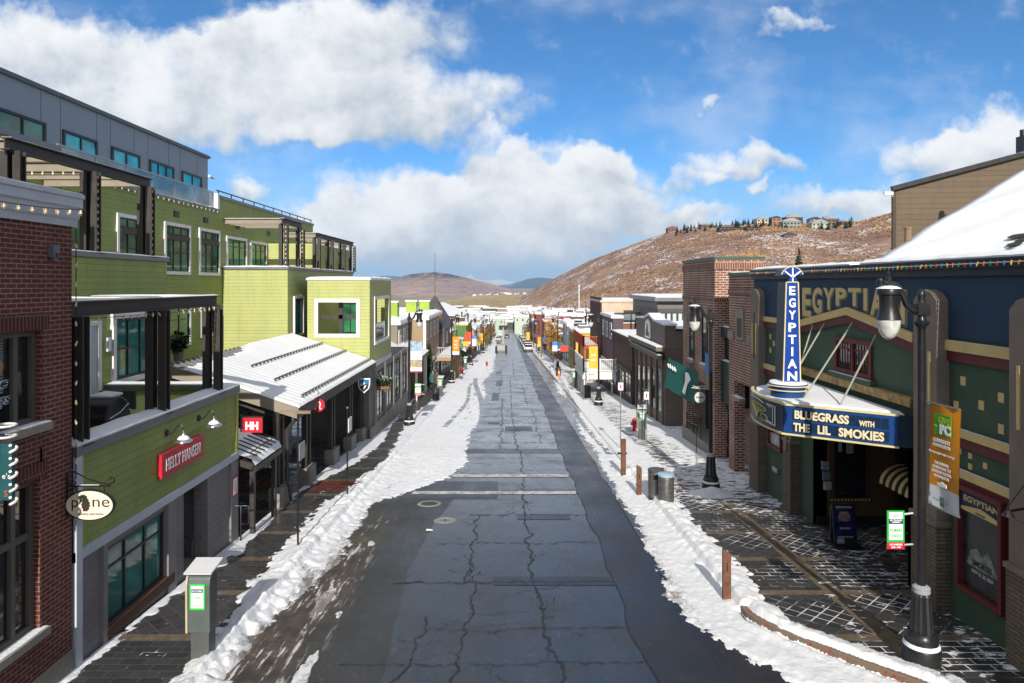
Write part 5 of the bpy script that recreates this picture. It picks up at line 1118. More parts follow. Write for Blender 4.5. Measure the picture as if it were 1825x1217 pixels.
# drum and blade
bc=Vector((6.84,16.75,0))
MB().lathe([(.40,zt_),(.40,-2.50),(.44,-2.50),(.44,-2.44),(.36,-2.42)],bc,28).build('drum',MB_,mq,smooth=True)
MB().lathe([(.46,-2.60),(.475,-2.585),(.46,-2.57),(.45,-2.585)],bc,28).lathe([(.46,-2.50),(.475,-2.485),(.46,-2.47),(.45,-2.485)],bc,28).build('drum_tube',paint('cream tube',(.62,.55,.30),.4),mq)
MB().lathe([(.44,-2.44),(.42,-2.40),(0,-2.38)],bc,24).build('snow',SNOW,mq,smooth=True)
yb_=bc.y-.12; z0_,z1_=-2.44,.03
blade=[(-.21,z0_),(.21,z0_),(.155,z1_),(-.135,z1_)]
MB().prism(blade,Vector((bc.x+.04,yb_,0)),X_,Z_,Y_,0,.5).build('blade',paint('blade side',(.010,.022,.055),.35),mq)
MB().prism([(a*.93,b) for a,b in blade],Vector((bc.x+.04,yb_,0)),X_,Z_,NYN,.001,.02).build('blade_face',paint('blade blue',(.008,.05,.30),.35,.1),mq)
m=MB(); f0=Vector((bc.x+.04,yb_-.02,0))
q=[f0+X_*a+Z_*b for a,b in blade]
for i in range(4): m.bar(q[i],q[(i+1)%4],.028)
m.build('blade_rim',paint('cream tube',(.62,.55,.30),.4),mq)
for k,chh in enumerate('EGYPTIAN'):
    z=z1_-.20-k*.296; wl=.15+.012*k
    text('lettering',chh,Vector((bc.x+.045,yb_-.022,z)),X_,Z_,.215,WLET,mq,w=wl if chh!='I' else .045,bold=.03,depth=.02)
fan=[(0,z1_-.04)]+[(.33*math.sin(a),z1_+.02+.33*math.cos(a)) for a in np.linspace(-1.15,1.15,15)]
MB().prism([(-.10,z1_),(-.05,z1_+.16)]+[(.27*math.sin(a),z1_+.10+.27*math.cos(a)) for a in np.linspace(-1.25,1.25,15)]+[(.07,z1_+.16),(.13,z1_)],Vector((bc.x+.05,yb_,0)),X_,Z_,NYN,0,.03).build('fan',paint('blade blue',(.008,.05,.30),.35,.1),mq)
m=MB()
for a in (-.85,0,.85): m.bar((bc.x+.05,yb_-.045,z1_+.12 if a else z1_),(bc.x+.05+.25*math.sin(a),yb_-.045,z1_+.10+.25*math.cos(a)),.03)
m.build('fan_rays',WLET,mq); m=MB().tube([(bc.x+.05+.275*math.sin(a),yb_-.03,z1_+.10+.275*math.cos(a)) for a in np.linspace(-1.25,1.25,15)],.014,6)
m.build('fan_rim',paint('cream tube',(.62,.55,.30),.4),mq)
MB().prism([(-.24,.16),(-.2,.30),(0,.37),(.2,.30),(.24,.16)],Vector((bc.x+.05,yb_,z1_)),X_,Z_,Y_,.001,.45).build('fan_back',paint('fan back',(.06,.08,.11),.5),mq)
m=MB()
for (ya,za,yb2,xb2) in ((19.2,-1.15,17.4,7.2),(18.5,-1.08,17.2,6.9),(17.0,-.98,16.3,7.0),(15.9,-1.2,15.5,7.5)): m.bar((XE-.07,ya,za),(xb2,yb2,zt_+.03),.028)
m.build('stay_rod',paint('pale rod',(.34,.36,.30),.5),mq)
# pay banner arm at far right edge
ft=tag(MB().bar((8.4,10.6,-3.42),(7.7,10.6,-3.55),.03).lathe([(.03,0),(.09,-.09),(.07,-.1)],(7.75,10.6,-3.52),10).bar((8.4,10.6,-2.6),(7.72,10.6,-3.5),.012).build('arm_light',BLACK),'black arm light with stay cable at the right edge, below cream band','wall lamp')
# A-frame board
af=thing('a_frame_board','black NOW PLAYING pavement board with blue concert poster at the theatre entrance','pavement sign',(8.55,17.35,sz(17.35)))
s=Vector((1,0,0)); lean=.14
MB().prism([(-.29,.02),(.29,.02),(.29,1.05),(-.29,1.05)],Vector((0,0,0)),X_,Vector((0,lean,1)).normalized(),Vector((0,-1,lean)).normalized(),0,.04).build('board',BLACK,af,local=True)
u_=Vector((0,lean,1)).normalized(); n2=Vector((0,-1,lean)).normalized()
MB().prism([(-.25,.28),(.25,.28),(.25,.9),(-.25,.9)],n2*.041,X_,u_,n2,0,.003).build('poster',paint('concert blue',(.01,.015,.10),.3,.8,5,coord='obj'),af,local=True)
MB().prism([(-.13,.62),(.13,.62),(.16,.75),(.1,.86),(-.1,.86),(-.16,.75)],n2*.045,X_,u_,n2,0,.002).build('band_picture',paint('band picture',(.26,.18,.15),.5,.9,14,coord='obj'),af,local=True)
text('lettering','NOW PLAYING',n2*.042+u_*.965,X_,u_,.055,WLET,af,w=.40,depth=.003,local=True); text('lettering','SMOKIES',n2*.045+u_*.45,X_,u_,.05,paint('yellow print',(.6,.5,.02),.5),af,w=.27,bold=.02,depth=.003,local=True); text('lettering','COMING UP NEXT',n2*.042+u_*.235,X_,u_,.03,WLET,af,w=.40,depth=.003,local=True)
MB().prism([(-.22,.08),(-.04,.08),(-.04,.2),(-.22,.2)],n2*.042,X_,u_,n2,0,.003).build('picture',paint('paper',(.35,.36,.38),.7),af,local=True)
MB().box(-.27,.27,.22,.26,0,.95).build('rear_board',BLACK,af,local=True); MB().box(-.36,.36,-.3,.4,-.02,.035).build('base',BLACK,af,local=True)
# big snowy roof and brown hall behind
hr=thing('hall_roof','steep snow covered roof rising behind the theatre parapet','roof',(14,14,.5))
m=MB(); A_=(XE+1.4,18.9,.46); B_=(XE+2.4,5.0,.46); C_=(16.5,6.0,7.2); D_=(17.5,17.0,7.0); E_=(XE+1.5,22,.46); 
pA=[P(1548,469,22.0),P(1640,405,25),P(1826,300,29.0),P(2100,150,33),P(2100,440,14),P(1826,462,13.2),P(1700,464,16.5)]
R0=Vector((10.4,22.5,.48)); 
# plane through three surveyed points: eaves near/far and a point up the slope
e1=Vector((11.75,22.3,.60)); e2=Vector((15.5,9,.60)); up1=Vector((22.05,29.2,4.92)); up2=Vector((27.0,15,5.4))
xs_=np.linspace(0,1,40); 
m=MB(); n1,n2_=44,44; vs=[]
for j in range(n2_):
    for i in range(n1):
        a=i/(n1-1); b=j/(n2_-1); p=e1.lerp(up1,b).lerp(e2.lerp(up2,b),a)
        z=p.z+.10*float(0)
        vs.append([p.x,p.y,z])
vs=np.array(vs); vs[:,2]+=.10*(fbm(vs[:,0]*.7,vs[:,1]*.7,4,5)-.3)+.05*np.sin(vs[:,1]*2.1)*(fbm(vs[:,0]*.4,vs[:,1]*.4,2,6))
m.add([tuple(v) for v in vs],[(j*n1+i,j*n1+i+1,(j+1)*n1+i+1,(j+1)*n1+i) for j in range(n2_-1) for i in range(n1-1)])
sn_=m.build('snow',SNOW,hr,smooth=True)
md=sn_.modifiers.new('thick','SOLIDIFY'); md.thickness=.2; md.offset=-1
pipe=tag(MB().lathe([(.11,-.2),(.11,.62),(.13,.62),(.13,.68),(0,.68)],P(1618,440,23.6),10).build('roof_vent',paint('vent wood',(.20,.14,.09),.8)),'short brown vent pipe standing in the roof snow','vent pipe')
m=MB()
pn_=(up1-e1).cross(e2-e1).normalized(); pn_=pn_ if pn_.z>0 else -pn_
bp_=MB(); rp=random.Random(4)
for (px,py,a,b) in ((1814,425,.20,.13),(1809,440,.13,.08),(1821,432,.10,.10),(1806,446,.07,.03),(1798,448,.05,.03)):
    d_=P(px,py,1.0); q_=d_*(e1.dot(pn_)/d_.dot(pn_)); t1=(up1-e1).normalized(); t2=pn_.cross(t1); k=14; ring=[]
    for i in range(k): 
        an=2*math.pi*i/k; rr_=rp.uniform(.65,1.25); ring.append(q_+t1*(b*2.2*rr_*math.sin(an))+t2*(a*1.6*rr_*math.cos(an))+pn_*.085)
    bp_.add(ring,[tuple(range(k))])
bp_.build('bare_patch',paint('bare shingle',(.03,.028,.026),.8,.3,9),hr)
hb=thing('brown_hall','tall brown board clad building with dark roof edge behind the snowy roof','building',(21,30,-3))
BRN=siding('brown siding',(.115,.082,.05),.24,.3)
x0,y_=P(1592,400,31).x,31
m=MB(); m.add([(x0,y_,-6),(34,y_-2,-6),(34,y_-2,8.6),(x0,y_,4.25),(x0*(y_+9)/y_+.4,y_+9,-6),(34+9,y_+9,-6),(34+9,y_+9,8.6),(x0*(y_+9)/y_+.4,y_+9,4.25)],[(0,1,2,3),(7,6,5,4),(0,4,5,1),(1,5,6,2),(2,6,7,3),(3,7,4,0)]); m.build('wall',BRN,hb)
MB().bar((x0-.1,y_-.06,4.3),(34,y_-2.06,8.7),.25,.2).build('roof_edge',BLACK,hb); MB().box(x0-.06,x0+.1,y_-.05,y_+.05,-6,4.2).build('corner_board',paint('corner brown',(.06,.042,.028),.7),hb)
MB().box(x0-.5,x0-.1,y_-.2,y_-.1,4.0,4.14).bar((x0-.12,y_-.1,4.0),(x0,y_,3.9),.04).build('floodlight',WHITE,hb)
ch_=tag(MB().box(P(1822,250,26).x-.1,P(1822,250,26).x+.4,25.8,26.2,5.0,5.6).lathe([(.12,0),(.12,.25)],(P(1824,250,26).x,26,5.6),8).build('chimney_cap',BLACK),'black chimney cap at the right edge above the snowy roof','chimney')
# building just out of frame that shades the pavement
nb=thing('neighbouring_building','tall building right of the picture','building',(10,2,sz(2))); m=MB().box(8.1,16,-14,2.9,-7,2.2); m.build('wall',BRICK2,nb); MB().box(8.0,16,-14.1,3.0,2.2,2.4).build('parapet_cap',CAP,nb)

# ---------------------------------------------------------------- brick building next door
bb_=thing('brick_building','red brick building with two towers, green balcony and green parapet caps','building',(10,29,sz(29)))
def bk_box(m,*a): return m.box(*a)
m=MB(); zt1,zt2=.30,1.02
m.box(XE,13,24.0,26.75,-3.7,zt1); m.box(XE,XE+.4,24.0,24.45,-8.4,-3.7); m.box(XE,XE+.4,26.1,26.75,-8.4,-3.7); m.box(XE+1.2,13,24.0,26.75,-8.4,-3.7)
m.box(XE,XE+2.05,28.6,33.8,-4.4,zt2); m.box(XE,XE+.5,28.6,29.3,-8.6,-4.4); m.box(XE,XE+.5,33.1,33.8,-8.6,-4.4); m.box(XE+1.2,12,28.6,33.8,-8.6,-4.4)
m.box(XE+.9,13,26.75,28.6,-8.5,.1); m.box(XE+2.05,13,28.6,33.8,-4.4,-.2)
m.build('wall',BRICK2,bb_)
GRNC=paint('green cap',(.03,.10,.07),.45); DGRN=paint('dark green metal',(.010,.030,.030),.45)
c1=MB().box(XE-.04,XE+2.1,28.55,33.85,zt2,zt2+.1).build('parapet_cap',GRNC,bb_); c2=MB().box(XE-.04,13,23.98,26.8,zt1,zt1+.1).build('parapet_cap',GRNC,bb_); snowcap('snow',c2,XE-.02,12,24,26.7,zt1+.1,.05,0,4)
SOL2=brick('orange soldier',(.22,.08,.045),(.17,.06,.04),(.44,.37,.31),.1,.3,.016)
for z,h in ((-.02+.62,.26),(-.75,.2)): MB().box(XE-.04,XE+2.08,28.56,33.84,z,z+h).build('brick_course',SOL2,bb_)
MB().box(XE-.04,XE+.5,23.99,26.78,-.42,-.2).build('brick_course',SOL2,bb_)
SAND=paint('sandstone',(.30,.26,.21),.8)
for y in (24.3,26.4): MB().box(XE-.07,XE+.01,y-.3,y+.3,-2.15,-1.85).build('stone_block',SAND,bb_)
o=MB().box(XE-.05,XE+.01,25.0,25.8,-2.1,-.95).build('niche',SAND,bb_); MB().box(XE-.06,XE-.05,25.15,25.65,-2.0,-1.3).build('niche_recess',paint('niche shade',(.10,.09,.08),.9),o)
s_=MB().box(XE-.22,XE,24.9,25.8,-4.35,-4.22).build('ledge',SAND,bb_); snowcap('snow',s_,XE-.21,XE,24.92,25.78,-4.22,.06,0,5)
for (a,b) in ((29.6,30.4),(31.7,32.5)):
    f=win(bb_,'W',(XE,b,-3.55),b-a,2.2,DGRN,GLASSD,1,(.5,),.08,proud=.05); s_=MB().box(XE-.15,XE,a-.1,b+.1,-3.7,-3.56).build('sill',SAND,f); snowcap('snow',s_,XE-.14,XE-.03,a-.08,b+.08,-3.56,.07,0,3); MB().box(XE-.05,XE,a-.1,b+.1,-1.34,-1.05).build('lintel',SAND,f)
for y in (29.1,31.0,33.2): MB().box(XE-.06,XE+.005,y-.35,y+.35,-1.85,-1.6).build('stone_block',SAND,bb_)
for z in (-4.3,-2.2):
    m=MB().box(XE+.25,XE+.9,26.75,28.6,z-.6 if z<-3 else z,z+1.1 if z<-3 else z+.4); o=m.build('green_balcony',DGRN,bb_); snowcap('snow',o,XE+.25,XE+.5,26.78,28.57,z+1.1 if z<-3 else z+.4,.06,0,7)
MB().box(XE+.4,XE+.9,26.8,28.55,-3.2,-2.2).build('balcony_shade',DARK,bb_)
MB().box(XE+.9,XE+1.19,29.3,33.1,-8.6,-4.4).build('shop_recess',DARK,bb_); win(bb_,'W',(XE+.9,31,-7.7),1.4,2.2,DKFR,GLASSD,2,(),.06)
MB().box(XE-.05,XE+.9,29.3,33.8,-8.7,sz(31)+.5).build('step',CONC,bb_)
MB().box(XE-.02,XE+.02,28.65,29.0,-5.0,-4.6).build('plaque',paint('plaque',(.14,.15,.16),.5),bb_) 
hr_=thing('handrail','black handrail beside the steps of the brick building','handrail',(XE,29.5,-7.4)); m=MB()
for z in (.0,.45,.9): m.bar((XE-.03,30.6,sz(30.6)+.55+z),(XE-.03,33.0,sz(33)+.55+z),.035)
for y in (30.6,31.8,33.0): m.bar((XE-.03,y,sz(y)+.4),(XE-.03,y,sz(y)+1.45),.04)
m.bar((XE-.03,30.6,sz(30.6)+1.45),(XE-.5,29.6,sz(29.6)+.95),.035); m.bar((XE-.5,29.6,sz(29.6)),(XE-.5,29.6,sz(29.6)+.95),.035); m.build('rail',BLACK,hr_)
# teal banner on the tower, hanging disc sign
def flag(name,lab,c,r,u,w,h,cols,texts=(),grp=None,thick=.012,arms=True,pole=None,cat='banner'):
    th=thing(name,lab,cat,c,0,grp); r=r.normalized(); u=u.normalized(); n=r.cross(u)
    z=0; m=MB(); k=14
    vs=[];fs=[];mi=[]
    tot=sum(q for _,q in cols)
    z0=h/2
    for ci,(mm,q) in enumerate(cols):
        hh=h*q/tot; nn_=max(2,int(10*q/tot)); mm_=MB(); vs=[]
        for j in range(nn_+1):
            zz=z0-hh*j/nn_
            for i in range(7):
                a=-w/2+w*i/6; vs.append(r*a+u*zz+n*(.03*math.sin(a*7+zz*2.3)*(.3+abs(zz)/h)))
        for p in list(vs): vs.append(p-n*thick)
        N=(nn_+1)*7
        f=[(j*7+i,j*7+i+1,(j+1)*7+i+1,(j+1)*7+i) for j in range(nn_) for i in range(6)]; f2=[tuple(N+x for x in reversed(q_)) for q_ in f]
        mm_.add(vs,f+f2); mm_.build('cloth',mm,th,smooth=True,local=True); z0-=hh
    for body,a,b,hh,ww,mm in texts: text('lettering',body,r*a+u*b+n*.035,r,u,hh,mm,th,w=ww,bold=.02,depth=.004,local=True)
    if pole is not None:
        for zz in (h/2,-h/2): MB().bar(r*pole+u*zz,r*(w/2 if pole<0 else -w/2)+u*zz,.03).build('arm',BLACK,th,local=True)
    return th
def scribble(par,w,h,y,mat,n=6,r=.012,u=Z_,rr=X_,o=Vector((0,0,0))):
    q=random.Random(n); MB().tube([o+rr*(-w/2+w*i/(n*6))+u*(h*.5*math.sin(i*1.05)*q.uniform(.5,1))+rr.cross(u)*-y for i in range(n*6+1)],r,5).build('script',mat,par,local=True)
PTEAL=paint('teal banner',(.012,.11,.095),.55)
b_=flag('teal_banner','tilted teal banner with pale figure print on the brick tower',Vector((XE-.45,32.4,-4.6)),Vector((.30,-.95,-.16)),Vector((.06,-.15,1)),2.7,1.5,[(PTEAL,1)],())
_r=Vector((.30,-.95,-.16)).normalized(); _u=Vector((.06,-.15,1)).normalized(); scribble(b_,.8,.28,-.05,WLET,4,.025,_u,_r,_r*-.85+_u*.4)
MB().prism([(.25,-.5),(.5,-.55),(.62,.0),(.85,.3),(.6,.55),(.35,.5),(.42,.1)],Vector((0,0,0)),Vector((.30,-.95,-.16)).normalized(),Vector((.06,-.15,1)).normalized(),Vector((.30,-.95,-.16)).normalized().cross(Vector((.06,-.15,1)).normalized()),.035,.045).build('figure_print',WLET,b_,local=True)
ds=thing('round_hanging_sign','round pale hanging sign with script on the lamp beside the brick building','sign',Vector((0,0,0))); ds.location=P(1247,708,29.5)
def disc(th,r,mat,mat2,rx=1,face=None,txt=None):
    ci=[(r*rx*math.cos(k*math.pi/18),r*math.sin(k*math.pi/18)) for k in range(36)]
    MB().prism(ci,Vector((0,0,0)),X_,Z_,Y_,-.03,.03).build('rim',mat,th,local=True); MB().prism([(a*.9,b*.9) for a,b in ci],Vector((0,-.031,0)),X_,Z_,NYN,0,.004).build('face',mat2,th,local=True)
PALE=paint('pale sign',(.50,.53,.53),.5)
disc(ds,.27,BLACK,PALE,.95); scribble(ds,.36,.11,-.037,BLACK,6,.009)
MB().bar((-.35,0,.42),(.3,0,.36),.025).bar((.0,0,.27),(.0,0,.4),.02).tube([(-.3,0,.5),(-.1,0,.44),(.1,0,.5),(.35,0,.42)],.012,5).build('bracket',WHITE,ds,local=True)
os_=thing('oval_wall_sign','dark oval sign with white border and script high on the brick tower','sign',Vector((XE-.15,33.2,-.93))); 
el=[(.34*math.cos(k*math.pi/18),.22*math.sin(k*math.pi/18)) for k in range(36)]; oo_=P(1241,538.5,33.0); os_.location=oo_
MB().prism(el,Vector((0,0,0)),X_,Z_,Y_,-.03,.03).build('rim',PALE,os_,local=True); MB().prism([(a*.9,b*.86) for a,b in el],Vector((0,-.031,0)),X_,Z_,NYN,0,.004).build('face',paint('slate sign',(.10,.13,.15),.5),os_,local=True); scribble(os_,.5,.15,-.037,WLET,7,.012)
MB().bar((0,.0,-.22),(0,0,-.45),.03).build('bracket',BLACK,os_,local=True)

# ---------------------------------------------------------------- brown wooden shop with pediment
ws_=thing('brown_wood_shop','dark brown timber shop with stepped pediment, round emblem and tall windows','building',(10,42,sz(42)))
XS=8.6; BW=siding('umber siding',(.15,.115,.092),.28,.2); BP=paint('umber boards',(.155,.12,.098),.6,.2)
MB().box(XS,13.5,37.6,46,-9.2,-3.55).build('wall',BW,ws_)
po=[(37.6,-3.55),(46,-3.55),(46,-2.30),(43.3,-2.22),(41.8,-1.92),(40.3,-2.22),(37.6,-2.32)]
MB().prism(po,Vector((XS,0,0)),Y_,Z_,X_,-.02,.6).build('pediment',BP,ws_)
MB().box(XS+.6,13.5,37.6,46,-3.55,-2.62).build('attic',BW,ws_)
cb=MB().box(XS-.55,XS+.0,37.4,46.1,-3.72,-3.5).build('cornice',BP,ws_); snowcap('snow',cb,XS-.53,XS-.03,37.45,46.05,-3.5,.1,0,14)
cb=MB().box(XS-.45,XS-.02,37.5,46.05,-4.2,-3.95).build('lower_cornice',BLACK,ws_); snowcap('snow',cb,XS-.44,XS-.2,37.5,46,-3.95,.05,0,15)
cc=MB().prism([(37.5,-2.32),(40.3,-2.22),(41.8,-1.92),(43.3,-2.22),(46.05,-2.30),(46.05,-2.2),(43.3,-2.1),(41.8,-1.8),(40.3,-2.1),(37.5,-2.22)],Vector((XS,0,0)),Y_,Z_,X_,-.08,.65).build('pediment_cap',SNOW,ws_)
o=grid('roof_snow',np.linspace(XS+.5,13.4,24),np.linspace(37.5,46,30),lambda X,Y:-2.58+.15*fbm(X,Y,4,44)+0*X,SNOW); o.name='snow'; o.parent=ws_; o.data.transform(Matrix.Translation(-wloc(ws_)))
for k in range(5):
    y=38.2+k*1.55; win(ws_,'W',(XS,y+1.25,sz(y)+.55),1.25,2.5-.03*k,BLACK,GLASSD if k%2 else glass('shop glass',(.10,.13,.14)),1,(),.07,name='shop_window')
m=MB()
for k in range(6): 
    y=38.05+k*1.56; m=MB().box(XS-.10,XS,y-.12,y+.08,sz(y)-.1,-4.2); m.build('pilaster',BP,ws_)
em=thing('emblem_sign','white arched emblem sign with dark seated figure on the brown pediment','sign',(XS-.05,42.0,-2.9))
ar=[(-.75,-.5),(.75,-.5),(.75,.1)]+[(.75*math.cos(a),.1+.55*math.sin(a)) for a in np.linspace(0,math.pi,12)][1:]
MB().prism(ar,Vector((XS-.03,42.0,-2.85)),Vector((0,-1,0)),Z_,NXN,0,.06).build('board',WLET,em)
MB().prism([(-.5,-.38),(.45,-.38),(.5,-.15),(.2,-.1),(.15,.2),(.0,.42),(-.2,.38),(-.22,.12),(-.45,-.05)],Vector((XS-.091,42.0,-2.85)),Vector((0,-1,0)),Z_,NXN,0,.01).build('figure',BP,em)
text('lettering','PARK CITY',Vector((XS-.021,44.4,-2.85)),Vector((0,-1,0)),Z_,.3,BLACK,em,w=1.6,bold=.03) if False else None
wb=thing('white_bracket_sign','white square sign with black arcs on an arm at the brown shop corner','sign',P(1203,671,37.2)); 
MB().box(-.42,.42,-.04,.04,-.36,.36).build('panel',WLET,wb,local=True); m=MB()
for s in (-1,1): m.tube([(s*(.12+.14*math.cos(a)),-.045,.16*math.sin(a)) for a in np.linspace(-1.2,1.2,9)],.022,5)
m.box(-.03,.0,-.046,-.04,.16,.28).box(-.03,.0,-.046,-.04,-.28,-.16); m.build('mark',BLACK,wb,local=True); MB().tube([(-.3,0,.36),(-.1,0,.52),(.6,0,.56)],.02,6).build('arm',PALE,wb,local=True)
# shop dark metal building behind with row of windows
mb_=thing('metal_clad_building','dark metal clad building with clerestory window row behind the brown shop','building',(13,52,-6))
MB().box(10.9,20,50,60,-10,-1.85).build('wall',paint('dark cladding',(.07,.07,.075),.6),mb_); c=MB().box(10.6,20.2,49.6,60.2,-1.3,-1.02).build('roof',CAP,mb_); snowcap('snow',c,10.7,20,49.7,60,-1.02,.12,0,6)
MB().box(10.9,20,50.1,60,-1.85,-1.3).build('soffit_wall',paint('soffit',(.16,.15,.14),.7),mb_)
for k in range(9): win(mb_,'S',(11.1+k*.42,50,-2.9),.36,.75,DKFR,paint('clerestory',(.5,.55,.55),.3),1,(),.05,proud=.03)
for k in range(5):
    pl=tag(leafball('planter_flowers',leafmat('purple flowers',(.05,.04,.16)) if k==0 else bpy.data.materials['purple flowers'],None,(11.2+k*.5,49.2,-3.6),.22,.2,.2,60,.12,k),'dark purple planting on the terrace in front of the metal building','flowers','terrace flowers')
# ---------------------------------------------------------------- street lamps
GLOBE=None
t=NT('frosted acorn glass'); v=t.obj(); t.set(t.mix(t.ramp(t.nz(v,6,3),.3,.7),(.42,.44,.42),(.72,.73,.70)),.18,0,.6); t.b.inputs['Coat Weight'].default_value=.5; GLOBE=t.m
LAMPM=paint('lamp black',(.016,.017,.019),.36,.2,6,coord='obj')
def lampbuild(label,loc,s):
    L=thing('street_lamp',label,'street lamp',loc,0,'black arm street lamps along the pavements')
    MB().lathe([(.30,-.05),(.30,.22),(.28,.26),(.26,.30),(.26,.40),(.22,.44),(.21,.5)],n=16).build('foot',LAMPM,L,smooth=True,local=True)
    MB().lathe([(.19,.5),(.18,.6),(.145,1.05),(.15,1.1),(.12,1.14)],n=28,flute=.10).build('fluted_base',LAMPM,L,local=True)
    MB().lathe([(.13,1.14),(.14,1.17),(.13,1.2),(.14,1.23),(.09,1.27)],n=16).build('collar',paint('lamp collar',(.30,.31,.33),.4,.1,coord='obj'),L,smooth=True,local=True)
    MB().lathe([(.068,1.25),(.058,5.55),(.07,5.6),(.12,5.66),(.12,5.69),(.075,5.72),(.06,5.78),(.085,5.80),(.085,6.0),(.06,6.02),(.05,6.08),(.065,6.12),(.05,6.19),(.02,6.24),(0,6.25)],n=20,flute=.06).build('pole',LAMPM,L,smooth=True,local=True)
    MB().box(-.10,.10,-.085,.085,5.80,5.99).tube([(s*.08,0,5.87),(s*.17,0,5.89),(s*.25,0,5.98),(s*.31,0,6.12),(s*.37,0,6.25),(s*.45,0,6.32),(s*.56,0,6.35),(s*.66,0,6.36)],[.055,.055,.055,.052,.05,.045,.042,.03],10).lathe([(0,.07),(.05,.05),(.06,0),(.05,-.05),(0,-.07)],(s*.69,0,6.36),10).lathe([(.0,.22),(.03,.19),(.02,.12),(.05,.1),(.05,-.06),(.03,-.06)],(s*.55,0,6.33),10).build('arm',LAMPM,L,smooth=True,local=True)
    h=MB().lathe([(.03,6.30),(.05,6.26),(.175,6.245),(.185,6.22),(.185,6.15),(.16,6.14),(.15,6.10),(.145,5.98),(.15,5.92),(.165,5.84),(.185,5.76),(.195,5.73),(.18,5.72)],(s*.55,0,0),22).build('lamp_housing',LAMPM,L,smooth=True,local=True)
    MB().lathe([(.18,5.725),(.178,5.64),(.15,5.53),(.10,5.44),(.04,5.395),(0,5.39)],(s*.55,0,0),22).build('globe',GLOBE,h,smooth=True,local=True)
    MB().lathe([(.2,6.248),(.13,6.285),(.05,6.30),(.0,6.30)],(s*.55,0,0),14).build('snow',SNOW,h,smooth=True,local=True)
    MB().lathe([(.275,.245),(.285,.262),(.265,.312),(.255,.335)],n=16).build('snow',SNOW,L,smooth=True,local=True)
    return L
LR=[(6.94,11.49,'nearest black street lamp, carrying an orange banner and parking sign by the poster case'),(6.86,23.2,'black street lamp with blue mountain banner before the brick building'),(6.2,47.2,'black street lamp with yellow banner in front of the white balcony'),(5.9,82.6,'black street lamp with blue sky banner on the right, fourth from the camera'),(5.6,128,'distant right hand street lamp, fifth from the camera'),(5.4,180,'very distant right hand street lamp beyond the parked cars')]
LL=[(-5.5,37.7,'nearest left street lamp, with a pale mountain banner, by the grey storefront'),(-5.36,63.9,'left street lamp with orange banner at the balcony columns'),(-5.1,92,'left street lamp with red banner, third from the camera'),(-4.9,130,'distant left street lamp beside the lifting machine'),(-4.8,175,'very distant left street lamp, fifth from the camera')]
pr_=None
for i,(x,y,lab) in enumerate(LR):
    if i==0: pr_=lampbuild(lab,(x,y,sz(y)),-1)
    else: dup(pr_,(x,y,sz(y)),0,lab)
for x,y,lab in LL: dup(pr_,(x,y,sz(y)),math.pi,lab)

ORG=paint('orange banner',(.62,.245,.012),.6,.10,3,coord='obj'); BWH=paint('banner white',(.62,.64,.68),.6,.06,coord='obj'); BLU=paint('banner blue',(.06,.22,.55),.6,.2,5,coord='obj'); YEL=paint('yellow banner',(.72,.42,.05),.6,.1,coord='obj'); LGR=paint('leaf green',(.09,.33,.03),.5,.08,coord='obj')
rY=Vector((0,-1,0))
ob=flag('street_banner','orange and white GIVE PC banner on the nearest street lamp',Vector((7.06,11.08,-2.83)),Vector((.10,-1,0)),Z_,.66,1.70,[(ORG,1.36),(BWH,.34)])
r0=Vector((.10,-1,0)).normalized(); n0=r0.cross(Z_)
def bt(body,a,b,h,w,mm,bold=.02): text('lettering',body,r0*a+Z_*b+n0*.045,r0,Z_,h,mm,ob,w=w,bold=bold,depth=.004,local=True)
MB().prism([(-.17,.36),(.20,.36),(.20,.70),(-.17,.70)],n0*.032,r0,Z_,n0,0,.012).build('green_logo',LGR,ob,local=True)
LIME_T=paint('lime print',(.45,.62,.04),.5,coord='obj')
bt('GIVE',.05,.61,.10,.24,LIME_T,.01); bt('PC',.08,.47,.15,.24,WLET,.06); bt('LIVE',-.13,.5,.035,.05,LIME_T,0)
bt('COMMUNITY',.0,.27,.06,.38,WLET,.03); bt('FOUNDATION',.0,.19,.055,.38,WLET,0); bt('livepcgivepc.org',0,.06,.05,.56,WLET,.03)
for k,s_ in enumerate(('THE ANNUAL','GIVING DAY TO','SUPPORT LOCAL','NONPROFITS')): bt(s_,0,-.10-.072*k,.045,(.32,.40,.43,.33)[k],WLET,.03)
MB().prism([(-.09,-.47),(.11,-.47),(.11,-.42),(.06,-.41),(.01,-.39),(-.05,-.41),(-.09,-.42)],n0*.04,r0,Z_,n0,0,.01).build('emblem',WLET,ob,local=True)
bt('PARK CITY',0,-.70,.035,.36,paint('grey print',(.2,.22,.25),.5,coord='obj'),0); MB().prism([(-.04,-.80),(.05,-.80),(.06,-.64),(-.05,-.64)],n0*.036,r0,Z_,n0,0,.004).build('emblem',paint('dim green',(.10,.20,.13),.5,coord='obj'),ob,local=True)
m=MB()
for z in (.85,-.85): m.bar(Vector((-.06,.41,z)),Vector((.03,-.34,z)),.022)
m.build('arm',GALV,ob,local=True)
